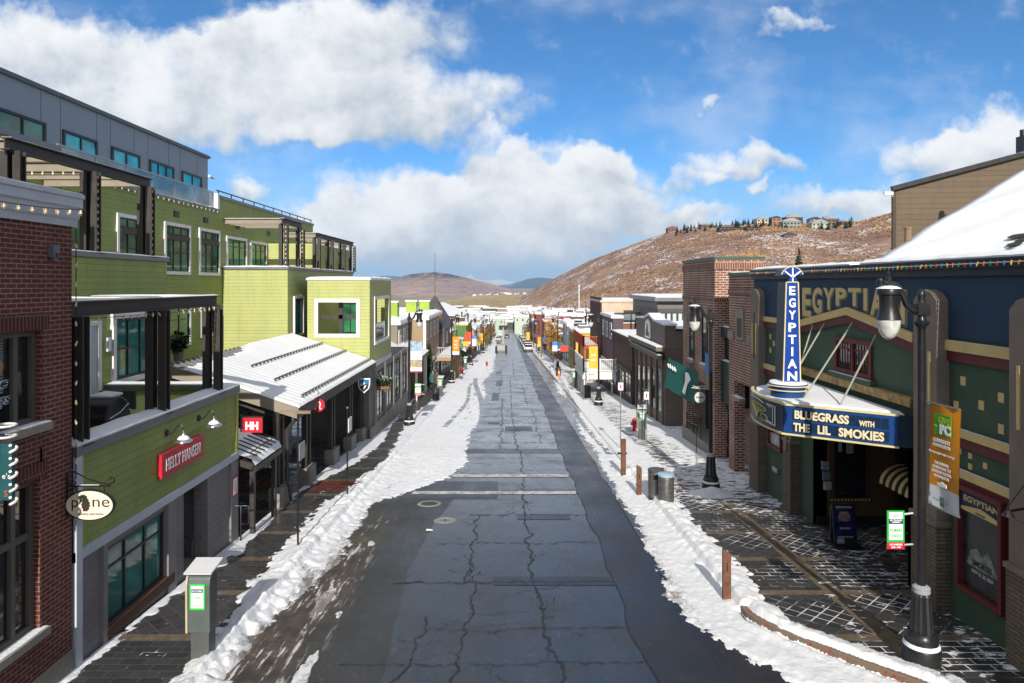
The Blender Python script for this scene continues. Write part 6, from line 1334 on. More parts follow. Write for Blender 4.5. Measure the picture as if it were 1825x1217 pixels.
def paysign(lab,c,small=False):
    p=thing('parking_sign',lab,'sign',c,0,'green and red pay to park signs')
    MB().box(-.145,.145,-.01,.01,-.32,.32).build('panel',paint('sign green',(.02,.40,.06),.45,.05,coord='obj'),p,local=True)
    MB().box(-.145,.145,-.013,-.0101,-.32,-.205).build('red_panel',REDSIGN,p,local=True); MB().box(-.115,.115,-.013,-.0101,-.165,.295).build('white_panel',WLET,p,local=True); 
    MB().box(-.115,.115,-.016,-.0131,.10,.19).build('navy_panel',paint('sign navy',(.02,.05,.14),.5,coord='obj'),p,local=True)
    if not small:
        g_=paint('sign green',(.02,.40,.06)); T=lambda b,z,h,w,mm,d=.0135: text('lettering',b,Vector((0,-d,z)),X_,Z_,h,mm,p,w=w,bold=.03,depth=.003,local=True)
        T('GO',.24,.045,.09,g_); T('PAY TO PARK',.165,.028,.20,WLET,.0165); MB().box(-.07,.07,-.0175,-.0162,.122,.130).box(-.05,.05,-.0175,-.0162,.138,.144).build('fine_print',WLET,p,local=True); T('PCMAIN',.0,.055,.19,g_); T('25023',-.095,.055,.16,g_); T('NO PARKING',-.24,.03,.21,WLET); T('2AM - 6AM',-.285,.026,.16,WLET)
    MB().tube([(.14,.02,.25),(.30,.02,.27)],.02,6).tube([(.14,.02,-.26),(.30,.02,-.25)],.02,6).build('clamp',GALV,p,local=True)
    return p
ps1=paysign('green and red pay to park sign on the nearest lamp post, beside the theatre entrance',P(1596,944,11.4))
dup(ps1,P(1054,671,47),0,'small green and red parking sign under the white balcony'); dup(ps1,P(745,694,38.2),0,'green and red parking sign low on the nearest left lamp',scale=(1.25,1,1.05))
flag('street_banner','blue banner with mountain picture on the second right hand lamp',Vector((6.86,23.62,-3.05)),rY,Z_,.62,1.25,[(BLU,.7),(paint('banner rock',(.25,.19,.13),.6,.4,8,coord='obj'),.55)])
flag('street_banner','yellow banner in front of the white balcony railing',Vector((5.85,47.2,-5.3)),X_,Z_,.62,1.9,[(YEL,1.5),(BWH,.35)],[('LIVE',0,.35,.14,.3,WLET),('GIVE',0,.0,.14,.3,WLET)])
flag('street_banner','pale banner showing a blue lattice above a snowy hill on the nearest left lamp',P(741.5,636,37.7),X_,Z_,.66,1.7,[(paint('banner pattern',(.30,.42,.75),.6,.9,9,coord='obj'),.5),(BWH,.45),(paint('banner hill',(.42,.34,.24),.6,.4,6,coord='obj'),.4),(BWH,.2),(paint('banner red',(.45,.03,.03),.6),.06)])
flag('street_banner','orange banner with white foot on the second left lamp',P(812.5,616,63.8),X_,Z_,.64,1.7,[(ORG,1.3),(BWH,.3)],[('LIVE',0,.45,.14,.3,WLET),('PC',0,.1,.2,.3,WLET),('GIVE',0,-.2,.12,.3,WLET)])
flag('street_banner','bright red banner over the left pavement in the distance',P(834,600,91.8),X_,Z_,.85,1.3,[(paint('scarlet banner',(.60,.07,.015),.6),1)])
flag('street_banner','pale blue banner left of the road in the distance',P(844,607,95),X_,Z_,.8,1.5,[(BLU,.5),(BWH,1)])
flag('street_banner','blue and white sky banner on the fourth right hand lamp',P(989,617,82.4),X_,Z_,.62,1.2,[(BLU,.5),(BWH,.7)])
flag('street_banner','yellow banner high on the right pavement in the distance',P(961.5,609,120),X_,Z_,.62,1.7,[(YEL,1)])
flag('street_banner','yellow banner far along the right pavement near the cars',P(941,599,160),X_,Z_,.75,1.8,[(YEL,1)])
flag('street_banner','yellow banner far along the left pavement',P(857,603,128),X_,Z_,.7,1.9,[(YEL,1)])
flag('street_banner','green and white banner beside the pale gabled shop on the right',P(999,617,90),X_,Z_,.6,1.1,[(paint('banner green',(.01,.20,.05),.6),.5),(BWH,.5)])

# ---------------------------------------------------------------- parking machines
PSG=paint('machine grey',(.115,.135,.135),.4,.12,4,coord='obj',metal=.25)
def paystation(lab,loc):
    p=thing('parking_meter',lab,'parking meter',loc,0,'grey parking pay stations')
    MB().box(-.15,.15,-.13,.13,-.05,.55).build('pedestal',paint('pedestal grey',(.085,.09,.09),.45,.1,coord='obj'),p,local=True)
    pr=[(-.16,.5),(.14,.5),(.15,1.3),(.12,1.41),(.05,1.47),(-.10,1.47),(-.15,1.44),(-.17,1.38)]
    MB().prism([(-a,b) for a,b in pr],Vector((0,0,0)),Y_,Z_,X_,-.20,.17).build('cabinet',PSG,p,local=True,bevel=.02)
    MB().prism([(-a*1.03,.5+(b-.5)*1.012) for a,b in pr],Vector((0,0,0)),Y_,Z_,X_,-.235,-.20).build('side_rim',paint('machine cream',(.42,.38,.28),.5,.1,coord='obj'),p,local=True)
    MB().add([(-.24,-.20,1.50),(.22,-.20,1.50),(.27,.16,1.62),(-.19,.16,1.62),(-.24,-.20,1.53),(.22,-.20,1.53),(.27,.16,1.65),(-.19,.16,1.65)],[(0,1,2,3),(7,6,5,4),(0,4,5,1),(1,5,6,2),(2,6,7,3),(3,7,4,0)]).build('solar_panel',paint('panel cover',(.50,.51,.54),.35,.05,coord='obj'),p,local=True); MB().lathe([(.06,1.4),(.06,1.56)],(0,0,0),10).build('neck',BLACK,p,local=True)
    st_=MB().box(-.155,.10,-.166,-.155,.90,1.33).build('green_label',paint('label green',(.04,.52,.06),.4,.03,coord='obj'),p,local=True)
    MB().box(-.13,.075,-.170,-.166,.935,1.30).build('paper',WLET,st_,local=True); MB().box(-.125,.07,-.172,-.170,1.19,1.25).build('navy_strip',paint('sign navy',(.02,.05,.14)),st_,local=True)
    text('lettering','PAY TO PARK',Vector((-.027,-.1725,1.22)),X_,Z_,.025,WLET,st_,w=.17,bold=.03,depth=.001,local=True); text('lettering','PCMAIN',Vector((-.027,-.1705,1.11)),X_,Z_,.035,paint('label green',(.04,.52,.06)),st_,w=.13,bold=.02,depth=.002,local=True); text('lettering','25023',Vector((-.027,-.1705,1.05)),X_,Z_,.03,paint('pale green print',(.3,.55,.3),.5),st_,w=.10,depth=.002,local=True)
    m=MB()
    for k in range(3): m.box(-.11,.055,-.1715,-.170,.955+k*.022,.965+k*.022)
    m.build('print',paint('print grey',(.25,.25,.25)),st_,local=True)
    return p
pm1=paystation('tall grey parking machine with bright green label in the left foreground',(-5.16,11.53,sz(11.5)))
for (x,y,lab) in ((-5.2,52,'small grey parking machine beyond the left black bin'),(6.5,33.4,'grey parking machine beside the red hydrant on the right'),(5.75,60,'distant parking machine by the white balcony porch'),(-5.2,82,'distant parking machine on the left snow')): dup(pm1,(x,y,sz(y)),0,lab)

# ---------------------------------------------------------------- posts, bollards, bins, hydrants
RUST=paint('rusted steel',(.145,.062,.035),.8,.45,5,.3,40,coord='obj')
def bollard(lab,loc,h):
    b=thing('bollard',lab,'bollard',loc,0,'rusty steel plate bollards in the snow')
    MB().prism([(-.085,-.1),(.085,-.1),(.085,h-.10),(-.085,h)],Vector((0,0,0)),X_,Z_,Y_,-.04,.04).build('plate',RUST,b,local=True,bevel=.008); MB().box(-.012,.012,-.045,-.0405,h*.55,h*.72).build('slot',BLACK,b,local=True); return b
q=G(1295,1073); b1=bollard('rusty flat bollard nearest the camera in the right snow bank',(q.x,q.y,sz(q.y)-.02),1.0)
q=G(1139,884); dup(b1,(q.x,q.y,gz(q.y)+.05),0,'rusty flat bollard just left of the steel litter bins')
tp=thing('rusty_post','tall rusty square post with small side bracket rising from the right snow','post',(G(1111,850).x,G(1111,850).y,gz(25.6)))
MB().box(-.09,.09,-.06,.06,-.1,1.42).build('post',RUST,tp,local=True); MB().box(-.22,-.09,-.03,.03,.85,.92).box(.09,.13,-.03,.03,.85,.92).build('bracket',BLACK,tp,local=True)
def slim(lab,loc,h,mat,sx,sz0,sz1,face='E',smat=None,cross=False):
    s=thing('sign_post',lab,'sign post',loc); MB().tube([(0,0,-.1),(0,0,h)],.026 if mat is BLACK else .024,8).build('pole',mat,s,local=True)
    MB().lathe([(.0,.05),(.035,.03),(.035,-.01)],(0,0,h),8).build('cap',GALV,s,local=True)
    if face=='E': MB().box(sx,sx+.02,-.02,.42,sz0,sz1).build('sign_plate',smat or GALV,s,local=True)
    else:
        p_=MB().box(-.11,.11,-.045,-.03,sz0+.06,sz1).build('sign_plate',smat or WLET,s,local=True); MB().box(-.035,.035,-.047,-.0455,sz0+.14,sz1-.08).build('symbol',REDSIGN,p_,local=True)
    if cross: MB().box(-.45,.32,-.03,.03,h-.03,h+.04).build('cross_bar',paint('weathered timber',(.25,.19,.13),.8,.2),s,local=True)
    return s
q=G(531,986); slim('slim black post with cross bar on the left snow bank, nearer one',(q.x,q.y,sz(q.y)),3.42,BLACK,.03,2.2,2.62,cross=True)
q=G(619,893); slim('slim black post with pale edge-on sign on the left snow bank, farther one',(q.x,q.y,sz(q.y)),2.9,BLACK,.03,2.1,2.55,smat=WLET)
q=G(1106,806); slim('thin galvanised post with small white parking sign by the rusty post',(q.x,q.y,sz(q.y)),3.1,GALV,0,2.6,3.0,'S')
q=G(1152,794); slim('thin galvanised post with small parking sign next to the parking machine',(q.x,q.y,sz(q.y)),2.5,GALV,0,2.0,2.42,'S')
def bin_(lab,loc,opening=False,lid=None,mat=None,s=1):
    b=thing('litter_bin',lab,'litter bin',loc,0); mat=mat or paint('brushed steel bin',(.15,.148,.145),.35,.25,9,coord='obj',metal=.6)
    MB().lathe([(.25,-.08),(.25,.86),(.24,.88)],n=30).build('drum',mat,b,smooth=True,local=True)
    MB().lathe([(.255,.86),(.262,.88),(.262,.93),(.2,.95),(0,.96)],n=30).build('lid',lid or mat,b,smooth=True,local=True)
    MB().lathe([(.262,.0),(.262,.05),(.255,.055)],n=30).build('base_ring',BLACK,b,local=True)
    if opening: MB().box(-.13,.06,-.262,-.20,.66,.80).build('opening',DARK,b,local=True)
    return b
q=G(1187,904); bin_('round steel litter bin with blue rim, in front of the other bin',(q.x,q.y,sz(q.y)),lid=paint('bin blue rim',(.30,.42,.52),.4,.1))
q=G(1169,894); bin_('steel litter bin with square opening, behind the blue rimmed bin',(q.x,q.y,sz(q.y)),True)
BB=paint('dark bin',(.03,.03,.032),.5,.2)
for (x,y,lab) in ((-5.3,49.6,'dark slatted bin by the left parking machine in the snow'),(6.0,52,'dark bin beneath the white balcony'),(5.3,73,'dark bin with an orange cone before it')): bin_(lab,(x,y,sz(y)),mat=BB)
def cone(lab,loc):
    c=thing('traffic_cone',lab,'traffic cone',loc); OR=paint('cone orange',(.75,.16,.02),.5); MB().box(-.2,.2,-.2,.2,0,.04).build('foot',OR,c,local=True); MB().lathe([(.15,.04),(.1,.35)],n=14).lathe([(.075,.5),(.03,.8),(0,.8)],n=14).build('cone',OR,c,local=True); MB().lathe([(.1,.35),(.075,.5)],n=14).build('band',WLET,c,local=True)
cone('orange traffic cone in front of a dark bin on the right pavement',(5.3,72.4,sz(72)))
HYR=paint('hydrant red',(.42,.012,.02),.4,.1,coord='obj')
def hydrant(lab,loc):
    h=thing('fire_hydrant',lab,'fire hydrant',loc); MB().lathe([(.16,-.05),(.16,.04),(.11,.06),(.10,.48),(.14,.5),(.14,.55),(.12,.62),(.06,.68),(.04,.74),(0,.74)],n=16).build('barrel',HYR,h,smooth=True,local=True)
    for s in (-1,1):
        o=MB().lathe([(.07,0),(.07,.09),(.05,.11),(0,.11)],n=10).build('nozzle_cap',HYR,h,local=True); o.location=(s*.09,0,.40); o.rotation_euler=(0,s*R(90),0)
    o=MB().lathe([(.08,0),(.08,.1),(.05,.12),(0,.12)],n=10).build('front_nozzle',HYR,h,local=True); o.location=(0,-.09,.36); o.rotation_euler=(R(90),0,0)
    return h
h1=hydrant('red fire hydrant in the snow beside the right parking machine',(6.6,35.9,sz(36)-.03)); dup(h1,(-5.2,76,sz(76)),0,'distant red fire hydrant at the left pavement edge'); dup(h1,(-2.95,91,gz(91)),.6,'red hydrant standing in the left parking-lane snow, farther away')
# litter on the road and debris by the curb
lp=tag(MB().add([(-.09,-.05,.018),(.1,-.06,.02),(.09,.05,.019),(-.08,.06,.03)],[(0,1,2,3)]).build('paper_scrap',WLET),'white scrap of paper on the wet road near the manholes','litter'); q=G(765,946); lp.location=(q.x,q.y,gz(q.y)+.006)

# ---------------------------------------------------------------- vehicles
def car(lab,loc,rz,paintm,suv=False,grp='cars parked along the right kerb'):
    c=thing('parked_car',lab,'car',loc,rz,grp); H=1.62 if suv else 1.42; L=2.3
    side=[(-L,.35),(-L,.85),(-L+.1,.98),(-1.2,1.02),(L-.15,.92) if False else (1.1,1.0),(L-.1,.86),(L,.7),(L,.35),(1.85,.28),(-1.85,.28)]
    MB().prism([(a,b) for a,b in side],Vector((0,0,0)),Y_,Z_,X_,-.9,.9).build('body',paintm,c,local=True,bevel=.06)
    g0=[(-L+.12,.98),(-L+.45 if suv else -1.6,H),( .35,H),(1.15,1.0)]
    m=MB(); vs=[]
    for s,k in ((-.84,0),(.84,0)):
        pass
    lo=[(-.84,-L+.14,.99),(.84,-L+.14,.99),(.84,1.15,.99),(-.84,1.15,.99)]; hi=[(-.66,-L+.5 if suv else -1.55,H),(.66,-L+.5 if suv else -1.55,H),(.66,.35,H),(-.66,.35,H)]
    m.add(lo+hi,[(0,1,5,4),(1,2,6,5),(2,3,7,6),(3,0,4,7),(4,5,6,7)]); m.build('windows',GLASSD,c,local=True); MB().box(-.68,.68,(-L+.48 if suv else -1.58),.38,H-.005,H+.04).build('roof',paintm,c,local=True,bevel=.02)
    for sx in (-1,1):
        for y in (-1.4,1.42):
            w_=MB().lathe([(.33,-.1),(.34,0),(.33,.1),(.22,.11),(.22,-.11)],n=18).build('wheel',paint('tyre',(.015,.015,.015),.8),c,local=True); w_.location=(sx*.82,y,.33); w_.rotation_euler=(0,R(90),0); MB().lathe([(.0,.12),(.21,.1),(.21,-.1),(0,-.12)],n=14).build('rim',GALV,w_,local=True)
        MB().box(sx*.62-.16,sx*.62+.16,-L-.012,-L+.02,.66,.84).build('tail_light',paint('tail lamp red',(.4,.01,.01),.3),c,local=True); MB().box(sx*.6-.18,sx*.6+.18,L-.03,L+.012,.6,.74).build('headlight',WLET,c,local=True); MB().box(sx*.9-.0,sx*1.03,.8,.95,.98,1.1).build('mirror',paintm,c,local=True)
    MB().box(-.85,.85,-L-.05,-L+.05,.36,.55).build('bumper',BLACK,c,local=True); MB().box(-.24,.24,-L-.06,-L-.05,.56,.68).build('number_plate',WLET,c,local=True)
    snowcap('snow',c,-.6,.6,-1.4,.3,H+.04,.05,0,3).matrix_parent_inverse=Matrix.Identity(4)
    return c
def cpaint(n,c): 
    m=paint('car '+n,c,.3,.03,coord='obj'); m.node_tree.nodes['Principled BSDF'].inputs['Coat Weight'].default_value=.6; return m
cw=[cpaint('white',(.72,.72,.72)),cpaint('silver',(.40,.42,.44)),cpaint('dark',(.03,.03,.035)),cpaint('red',(.25,.02,.02)),cpaint('tan',(.32,.26,.18))]
for k,(x,y,ci,suv,lab) in enumerate(((3.95,139,0,False,'white car nearest the camera in the right parked row'),(4.0,147,0,True,'white off-roader second in the right parked row'),(4.0,155,1,False,'silver car third in the right parked row'),(4.05,164,2,True,'dark off-roader fourth in the right parked row'),(4.05,173,0,False,'white car fifth in the right parked row'),(4.1,183,3,False,'red car sixth in the right parked row'),(4.1,194,1,True,'silver off-roader seventh in the right parked row'),(4.1,206,0,True,'white off-roader eighth in the right parked row'),(4.1,219,2,False,'dark car ninth in the right parked row'),(4.1,233,4,True,'tan off-roader at the far end of the right parked row'),
    (-3.3,215,0,False,'white car nearest in the far left parked row'),(-3.3,226,2,True,'dark off-roader in the middle of the far left parked row'),(-3.3,240,1,False,'silver car at the far end of the left parked row'),(-.8,262,2,True,'dark vehicle on the road at the far crest'))):
    c_=car(lab,(0,0,0),0,cw[ci],suv,'distant parked and moving cars'); c_.location=(x,y,gz(y)); c_.rotation_euler=(-math.atan(.058),0,0)
# telehandler at work on the left
q=G(893,631); th=thing('telehandler','grey lifting machine with raised boom and big tyres on the left of the road','telehandler',(-1.5,134,gz(134)),0)
GR=paint('machine pale grey',(.34,.33,.32),.5,.1,coord='obj')
MB().prism([(-2.2,.6),(2.2,.6),(2.2,1.3),(1.2,1.6),(-1.8,1.6),(-2.2,1.2)],Vector((0,0,0)),Y_,Z_,X_,-.75,.75).build('chassis',GR,th,local=True,bevel=.04)
cb=MB().box(-.95,-.1,-.8,.8,1.3,2.6).build('cab',GR,th,local=True,bevel=.05); MB().box(-.9,-.15,-.83,-.8,1.7,2.5).build('window',GLASSD,cb,local=True)
for sx in (-1,1):
    for y in (-1.5,1.5):
        w_=MB().lathe([(.55,-.22),(.66,-.18),(.66,.18),(.55,.22),(.3,.22),(.3,-.22)],n=18).build('wheel',paint('muddy tyre',(.05,.035,.025),.9),th,local=True); w_.location=(sx*.95,y,.64); w_.rotation_euler=(0,R(90),0); MB().lathe([(0,.2),(.3,.18),(.3,-.18),(0,-.2)],n=12).build('rim',paint('rim rust',(.16,.07,.03),.7),w_,local=True)
MB().bar((.35,-2.0,1.7),(.35,2.6,4.0),.35,.4).bar((.35,2.2,3.85),(.35,3.8,4.6),.25,.3).build('boom',GR,th,local=True); MB().box(-.5,1.2,3.7,3.8,4.2,5.1).bar((-.3,3.8,4.2),(-.3,5,4.2),.1).bar((1.0,3.8,4.2),(1.0,5,4.2),.1).build('fork_carriage',BLACK,th,local=True)
# shopper beyond the left parking machine
def person(lab,loc,rz,coat,legs,h=1.70):
    p=thing('person',lab,'person',loc,rz); k=h/1.7
    V_=[(0,0,.92),(0,0,1.12),(0,0,1.38),(0,.01,1.47),(0,.02,1.52),(-.19,0,1.40),(-.25,.03,1.14),(-.22,.12,.92),(-.21,.17,.84),(.19,0,1.40),(.25,.02,1.14),(.23,.08,.90),(.22,.12,.82),(-.1,0,.88),(-.11,.06,.48),(-.11,-.05,.08),(-.12,.12,.03),(.1,0,.88),(.11,-.02,.48),(.12,-.14,.10),(.13,.03,.03)]
    E_=[(0,1),(1,2),(2,3),(3,4),(2,5),(5,6),(6,7),(7,8),(2,9),(9,10),(10,11),(11,12),(0,13),(13,14),(14,15),(15,16),(0,17),(17,18),(18,19),(19,20)]
    r_=[.16,.15,.17,.065,.06,.075,.06,.045,.04,.075,.06,.045,.04,.10,.075,.055,.05,.10,.075,.055,.05]
    me=bpy.data.meshes.new('body'); me.from_pydata([(a*k,b*k,c*k) for a,b,c in V_],E_,[]); o=bpy.data.objects.new('body',me); COL.objects.link(o); o.parent=p
    sk=o.modifiers.new('skin','SKIN'); me.skin_vertices[0].data[0].use_root=True
    for i,x in enumerate(r_): me.skin_vertices[0].data[i].radius=(x*k,x*k*.8)
    o.modifiers.new('sub','SUBSURF').levels=2; o.modifiers['sub'].render_levels=2; me.materials.append(legs)
    MB().lathe([(.07,1.50),(.085,1.56),(.1,1.62),(.095,1.68),(.06,1.74),(0,1.755)],n=16).lathe([(.03,0),(.02,.03),(0,.035)],(0,.10,1.60),6).build('head',paint('skin',(.45,.27,.19),.6,coord='obj'),p,smooth=True,local=True)
    MB().lathe([(.105,1.60),(.115,1.66),(.08,1.76),(0,1.775)],(0,-.015,0),n=16).build('hair',paint('hair brown',(.05,.03,.02),.7,coord='obj'),p,smooth=True,local=True)
    MB().lathe([(.25,.72),(.24,.95),(.21,1.12),(.235,1.36),(.16,1.46),(.08,1.5)],n=18).build('coat',coat,p,smooth=True,local=True)
    for s in (-1,1): MB().tube([(s*.19,0,1.41),(s*.25,.03,1.14),(s*.225,.10,.90)],[.09,.075,.06],10).build('sleeve',coat,p,smooth=True,local=True)
    return p
person('person in a brown coat standing beyond the left parking machine',(-5.9,56,sz(56)),.5,paint('brown coat',(.09,.06,.03),.8,coord='obj'),paint('dark trousers',(.03,.03,.04),.8,coord='obj'))
person('person in a teal jacket beside the garlanded shop column on the left',(-6.35,57,sz(57)),2.6,paint('teal jacket',(.03,.13,.13),.8,coord='obj'),paint('dark trousers',(.03,.03,.04),.8,coord='obj'),1.66)
# ---------------------------------------------------------------- rest of the street
SHOPG=glass('shopfront glass',(.05,.06,.06))
def shop(name,label,side,y0,y1,xf,ztop,depth,wall,trim,rows=1,nw=3,store=True,snow=.12,cat='building',cornice=.25,front_win=0,sign=None,awn=None,wz=None,roof='flat',grp=None,ridge=1.6):
    s=-1 if side=='L' else 1; face='E' if side=='L' else 'W'; zg=sz((y0+y1)/2); 
    b=thing(name,label,cat,(xf+s*depth/2,(y0+y1)/2,zg),0,grp); xb_=xf+s*depth
    wl=MB().box(xf,xb_,y0,y1,sz(y1)-.8,ztop); 
    if roof=='gable':
        xm=(xf+xb_)/2; wl.prism([(xf,ztop),(xb_,ztop),(xm,ztop+ridge)],Vector((0,0,0)),X_,Z_,Y_,y0,y1) if True else None
    wl.build('wall',wall,b)
    if roof=='flat':
        cp=MB().box(xf-s*cornice,xb_,y0-.08,y1+.08,ztop,ztop+.22).build('cornice',trim,b); 
        if snow: snowcap('snow',cp,min(xf-s*cornice,xb_)+.05,max(xf-s*cornice,xb_)-.05,y0,y1,ztop+.22,snow,0,int(y0*3),step=.5)
    else:
        m=MB()
        for a,bb in ((xf-s*.4,xm),(xb_+s*.4,xm)):
            za=ztop-.4*ridge/abs(xm-xf); m.add([(a,y0-.3,za),(xm,y0-.3,ztop+ridge),(xm,y1+.3,ztop+ridge),(a,y1+.3,za),(a,y0-.3,za+.22),(xm,y0-.3,ztop+ridge+.22),(xm,y1+.3,ztop+ridge+.22),(a,y1+.3,za+.22)],[(0,1,2,3),(7,6,5,4),(0,4,5,1),(1,5,6,2),(2,6,7,3),(3,7,4,0)])
        rf=m.build('roof',trim,b)
        m=MB()
        for a,bb in ((xf-s*.4,xm),(xb_+s*.4,xm)):
            za=ztop-.4*ridge/abs(xm-xf)+.225; m.add([(a,y0-.3,za),(xm,y0-.3,ztop+ridge+.225),(xm,y1+.3,ztop+ridge+.225),(a,y1+.3,za),(a,y0-.3,za+.1),(xm,y0-.3,ztop+ridge+.33),(xm,y1+.3,ztop+ridge+.33),(a,y1+.3,za+.1)],[(0,1,2,3),(7,6,5,4),(0,4,5,1),(1,5,6,2),(2,6,7,3),(3,7,4,0)])
        m.build('snow',SNOW,rf)
    L=y1-y0; hs=2.3
    if y0>70 and roof=='flat':
        q=random.Random(int(y0*7+xf)); 
        for k in range(3 if depth<20 else 9):
            x_=xf+s*q.uniform(.8,max(1.2,depth-.8)); y_=q.uniform(y0+1,y1-1); w_=q.uniform(.35,.9); h_=q.uniform(.5,1.1)
            ru=MB().box(x_-w_,x_+w_,y_-w_*.8,y_+w_*.8,ztop+.2,ztop+.25+h_).lathe([(.12,.2),(.12,h_+.7),(.2,h_+.75),(0,h_+.9)],(x_+w_+.5,y_,ztop),8).build('roof_unit',(CAP,BLACK,TAUPE,BRB)[q.randrange(4)],b); MB().box(x_-w_,x_+w_,y_-w_*.8,y_+w_*.8,ztop+.25+h_,ztop+.31+h_).build('snow',SNOW,ru)
    if store:
        n=max(2,int(L/2.6)); 
        for k in range(n):
            a=y0+L*k/n+.2; w_=L/n-.4; o=(xf,a if face=='E' else a+w_,sz(a)+.45); win(b,face,o,w_,1.65,DKFR,SHOPG,2,(.78,),.09,name='shop_window')
        m=MB().box(xf-s*.08,xf,y0,y1,sz(y0)+2.25 if False else sz((y0+y1)/2)+2.25,sz((y0+y1)/2)+2.55); m.build('fascia',trim,b)
    for r_ in range(rows):
        zz=(ztop-1.75-r_*2.4) if wz is None else wz
        if zz<zg+2.5: continue
        for k in range(nw):
            w_=min(1.0,L/nw*.55); a=y0+L*(k+.5)/nw-w_/2; win(b,face,(xf,a if face=='E' else a+w_,zz),w_,1.35,trim,GLASSD,1,(.5,),.09)
    for k in range(front_win):
        w_=.9; D=depth; a=(min(xf,xb_)+D*(k+.5)/front_win-w_/2); win(b,'S',(a,y0,ztop-2.2),w_,1.3,trim,GLASSD,1,(.5,),.09)
    if awn is not None:
        m=MB(); zc=sz((y0+y1)/2)+2.25; x2=xf-s*1.1; a0,a1=y0+.3,y1-.3
        m.add([(xf,a0,zc+.5),(x2,a0,zc),(x2,a1,zc),(xf,a1,zc+.5),(xf,a0,zc+.44),(x2,a0,zc-.25),(x2,a1,zc-.25),(xf,a1,zc+.44)],[(0,1,2,3),(7,6,5,4),(0,4,5,1),(1,5,6,2),(2,6,7,3),(3,7,4,0)]); m.build('awning',awn,b)
    if sign is not None:
        mm,zz=sign; MB().box(xf-s*.1,xf-s*.005,y0+L*.25,y1-L*.25,ztop-.75,ztop-.25).build('sign_board',mm,b)
    return b
def pc(n,c,r=.75): return paint('far '+n,c,r,.15,1.2)
BRB=brick('brown brick',(.12,.062,.045),(.085,.045,.034),(.16,.12,.10),.25,.09,.012); ORB=brick('ochre brick',(.25,.105,.055),(.19,.08,.045),(.34,.26,.2),.25,.09,.014); REDB=brick('deep red brick',(.20,.05,.035),(.15,.04,.028),(.25,.16,.13),.25,.09,.01)
TAN=siding('tan siding',(.33,.235,.145),.2,.12); GTAN=siding('grey tan siding',(.21,.185,.15),.2,.12); 
# right-hand row
shop('brick_shop','low brown brick shop between the brown timber shop and the purple front','R',47.2,55.5,8.5,-4.0,5,BRB,pc('brown trim',(.07,.05,.04)),0,0,True,.12)
shop('brick_annex','ochre brick building with glass roof terrace behind the low brown shop','R',57.2,61.5,9.4,-3.35,5.5,ORB,pc('white trim2',(.6,.6,.6)),0,0,False,.1)
o=thing('terrace_screen','pale glass terrace screen with dark frame on top of the ochre brick building','screen',(11,57,-3)); MB().box(8.8,13.6,57.0,57.05,-3.1,-2.55).build('pane',glass('pale glass',(.20,.24,.26)),o); m=MB(); m.bar((8.8,56.95,-3.1),(13.6,56.95,-3.1),.08).bar((8.8,56.95,-2.5),(11,56.95,-2.45),.09).bar((11,56.95,-2.45),(13.6,56.95,-3.0),.09).bar((10.2,56.95,-5),(10.2,56.95,-2.5),.08); m.build('frame',BLACK,o)
PUR=siding('plum siding',(.075,.052,.062),.22,.15)
shop('plum_shop','two storey plum coloured shop with white corner post behind the balcony','R',55.8,62.4,8.5,-2.85,.85,PUR,WHITE,1,3,True,.06,cornice=.15)
shop('tall_brick_shop','tall brown brick shop with long tan side wall, right of the plum front','R',62.8,71,8.5,-1.75,8.5,pc('tan plaster',(.52,.41,.31)),pc('tan cap',(.55,.45,.36)),2,3,True,.08,cornice=.1)
o=tag(MB().box(8.44,8.55,62.75,71,-9.5,-1.3).build('brick_front',BRB),'brown brick stepped front of the tall tan shop','shopfront'); o.name='shopfront'
shop('flat_roof_building','wide pale flat roofed building beyond the tall tan shop','R',74,92,13.5,-3.0,9,pc('pale plaster',(.6,.52,.43)),pc('cap grey',(.4,.4,.4)),0,0,False,.15)
# white two-level porch
WP=paint('porch white',(.66,.65,.62),.6,.08)
wp=thing('white_porch','white two level porch with balcony railing projecting over the right pavement','porch',(7.2,57,sz(57))); x0,x1,ya,yb=5.9,8.45,53.8,60.4; zf_=-7.0
MB().box(x0,x1,ya,yb,zf_-.25,zf_).build('floor',WP,wp); MB().box(x0-.1,x1,ya-.1,yb,zf_-.55,zf_-.251).build('frieze',WP,wp); snowcap('snow',wp,x0+.1,x1,ya+.1,yb,zf_,.12,0,8,.4)
def railing(par,p,q,h,n,mat):
    m=MB(); p=Vector(p);q=Vector(q); m.bar(p+Z_*h,q+Z_*h,.09,.07); m.bar(p+Z_*.12,q+Z_*.12,.07,.06)
    for i in range(n+1): 
        a=p.lerp(q,i/n); w_=.12 if i%8==0 else .045; m.bar(a,a+Z_*(h+(.1 if i%8==0 else 0)),w_)
    return m.build('railing',mat,par)
railing(wp,(x0,ya,zf_),(x1,ya,zf_),1.0,16,WP); railing(wp,(x0,ya,zf_),(x0,yb,zf_),1.0,32,WP)
for y in (ya+.1,56,58.2,yb-.1): MB().box(x0,x0+.18,y-.09,y+.09,sz(y)-.05,zf_-.25).build('column',WP,wp)
MB().box(x1-.3,x1-.2,ya+.4,ya+.5,sz(54),zf_-.3).build('column',WP,wp)
for k in range(4): win(wp,'W',(x0+.25,ya+1.6+k*1.6,sz(56)+.3),1.2,1.3,WP,SHOPG,2,(),.08) 
RR=paint('red railing paint',(.42,.075,.035),.6,.1); rd=thing('red_deck','orange red deck with snowy chairs above the white balcony','deck',(8,66,-5)); MB().box(6.9,8.4,62.8,73,-6.0,-5.8).build('floor',RR,rd); railing(rd,(6.9,62.8,-5.8),(8.4,62.8,-5.8),.9,8,RR); railing(rd,(6.9,62.8,-5.8),(6.9,73,-5.8),.9,30,RR); snowcap('snow',rd,7,8.3,63,72.8,-5.8,.3,0,5,.4)
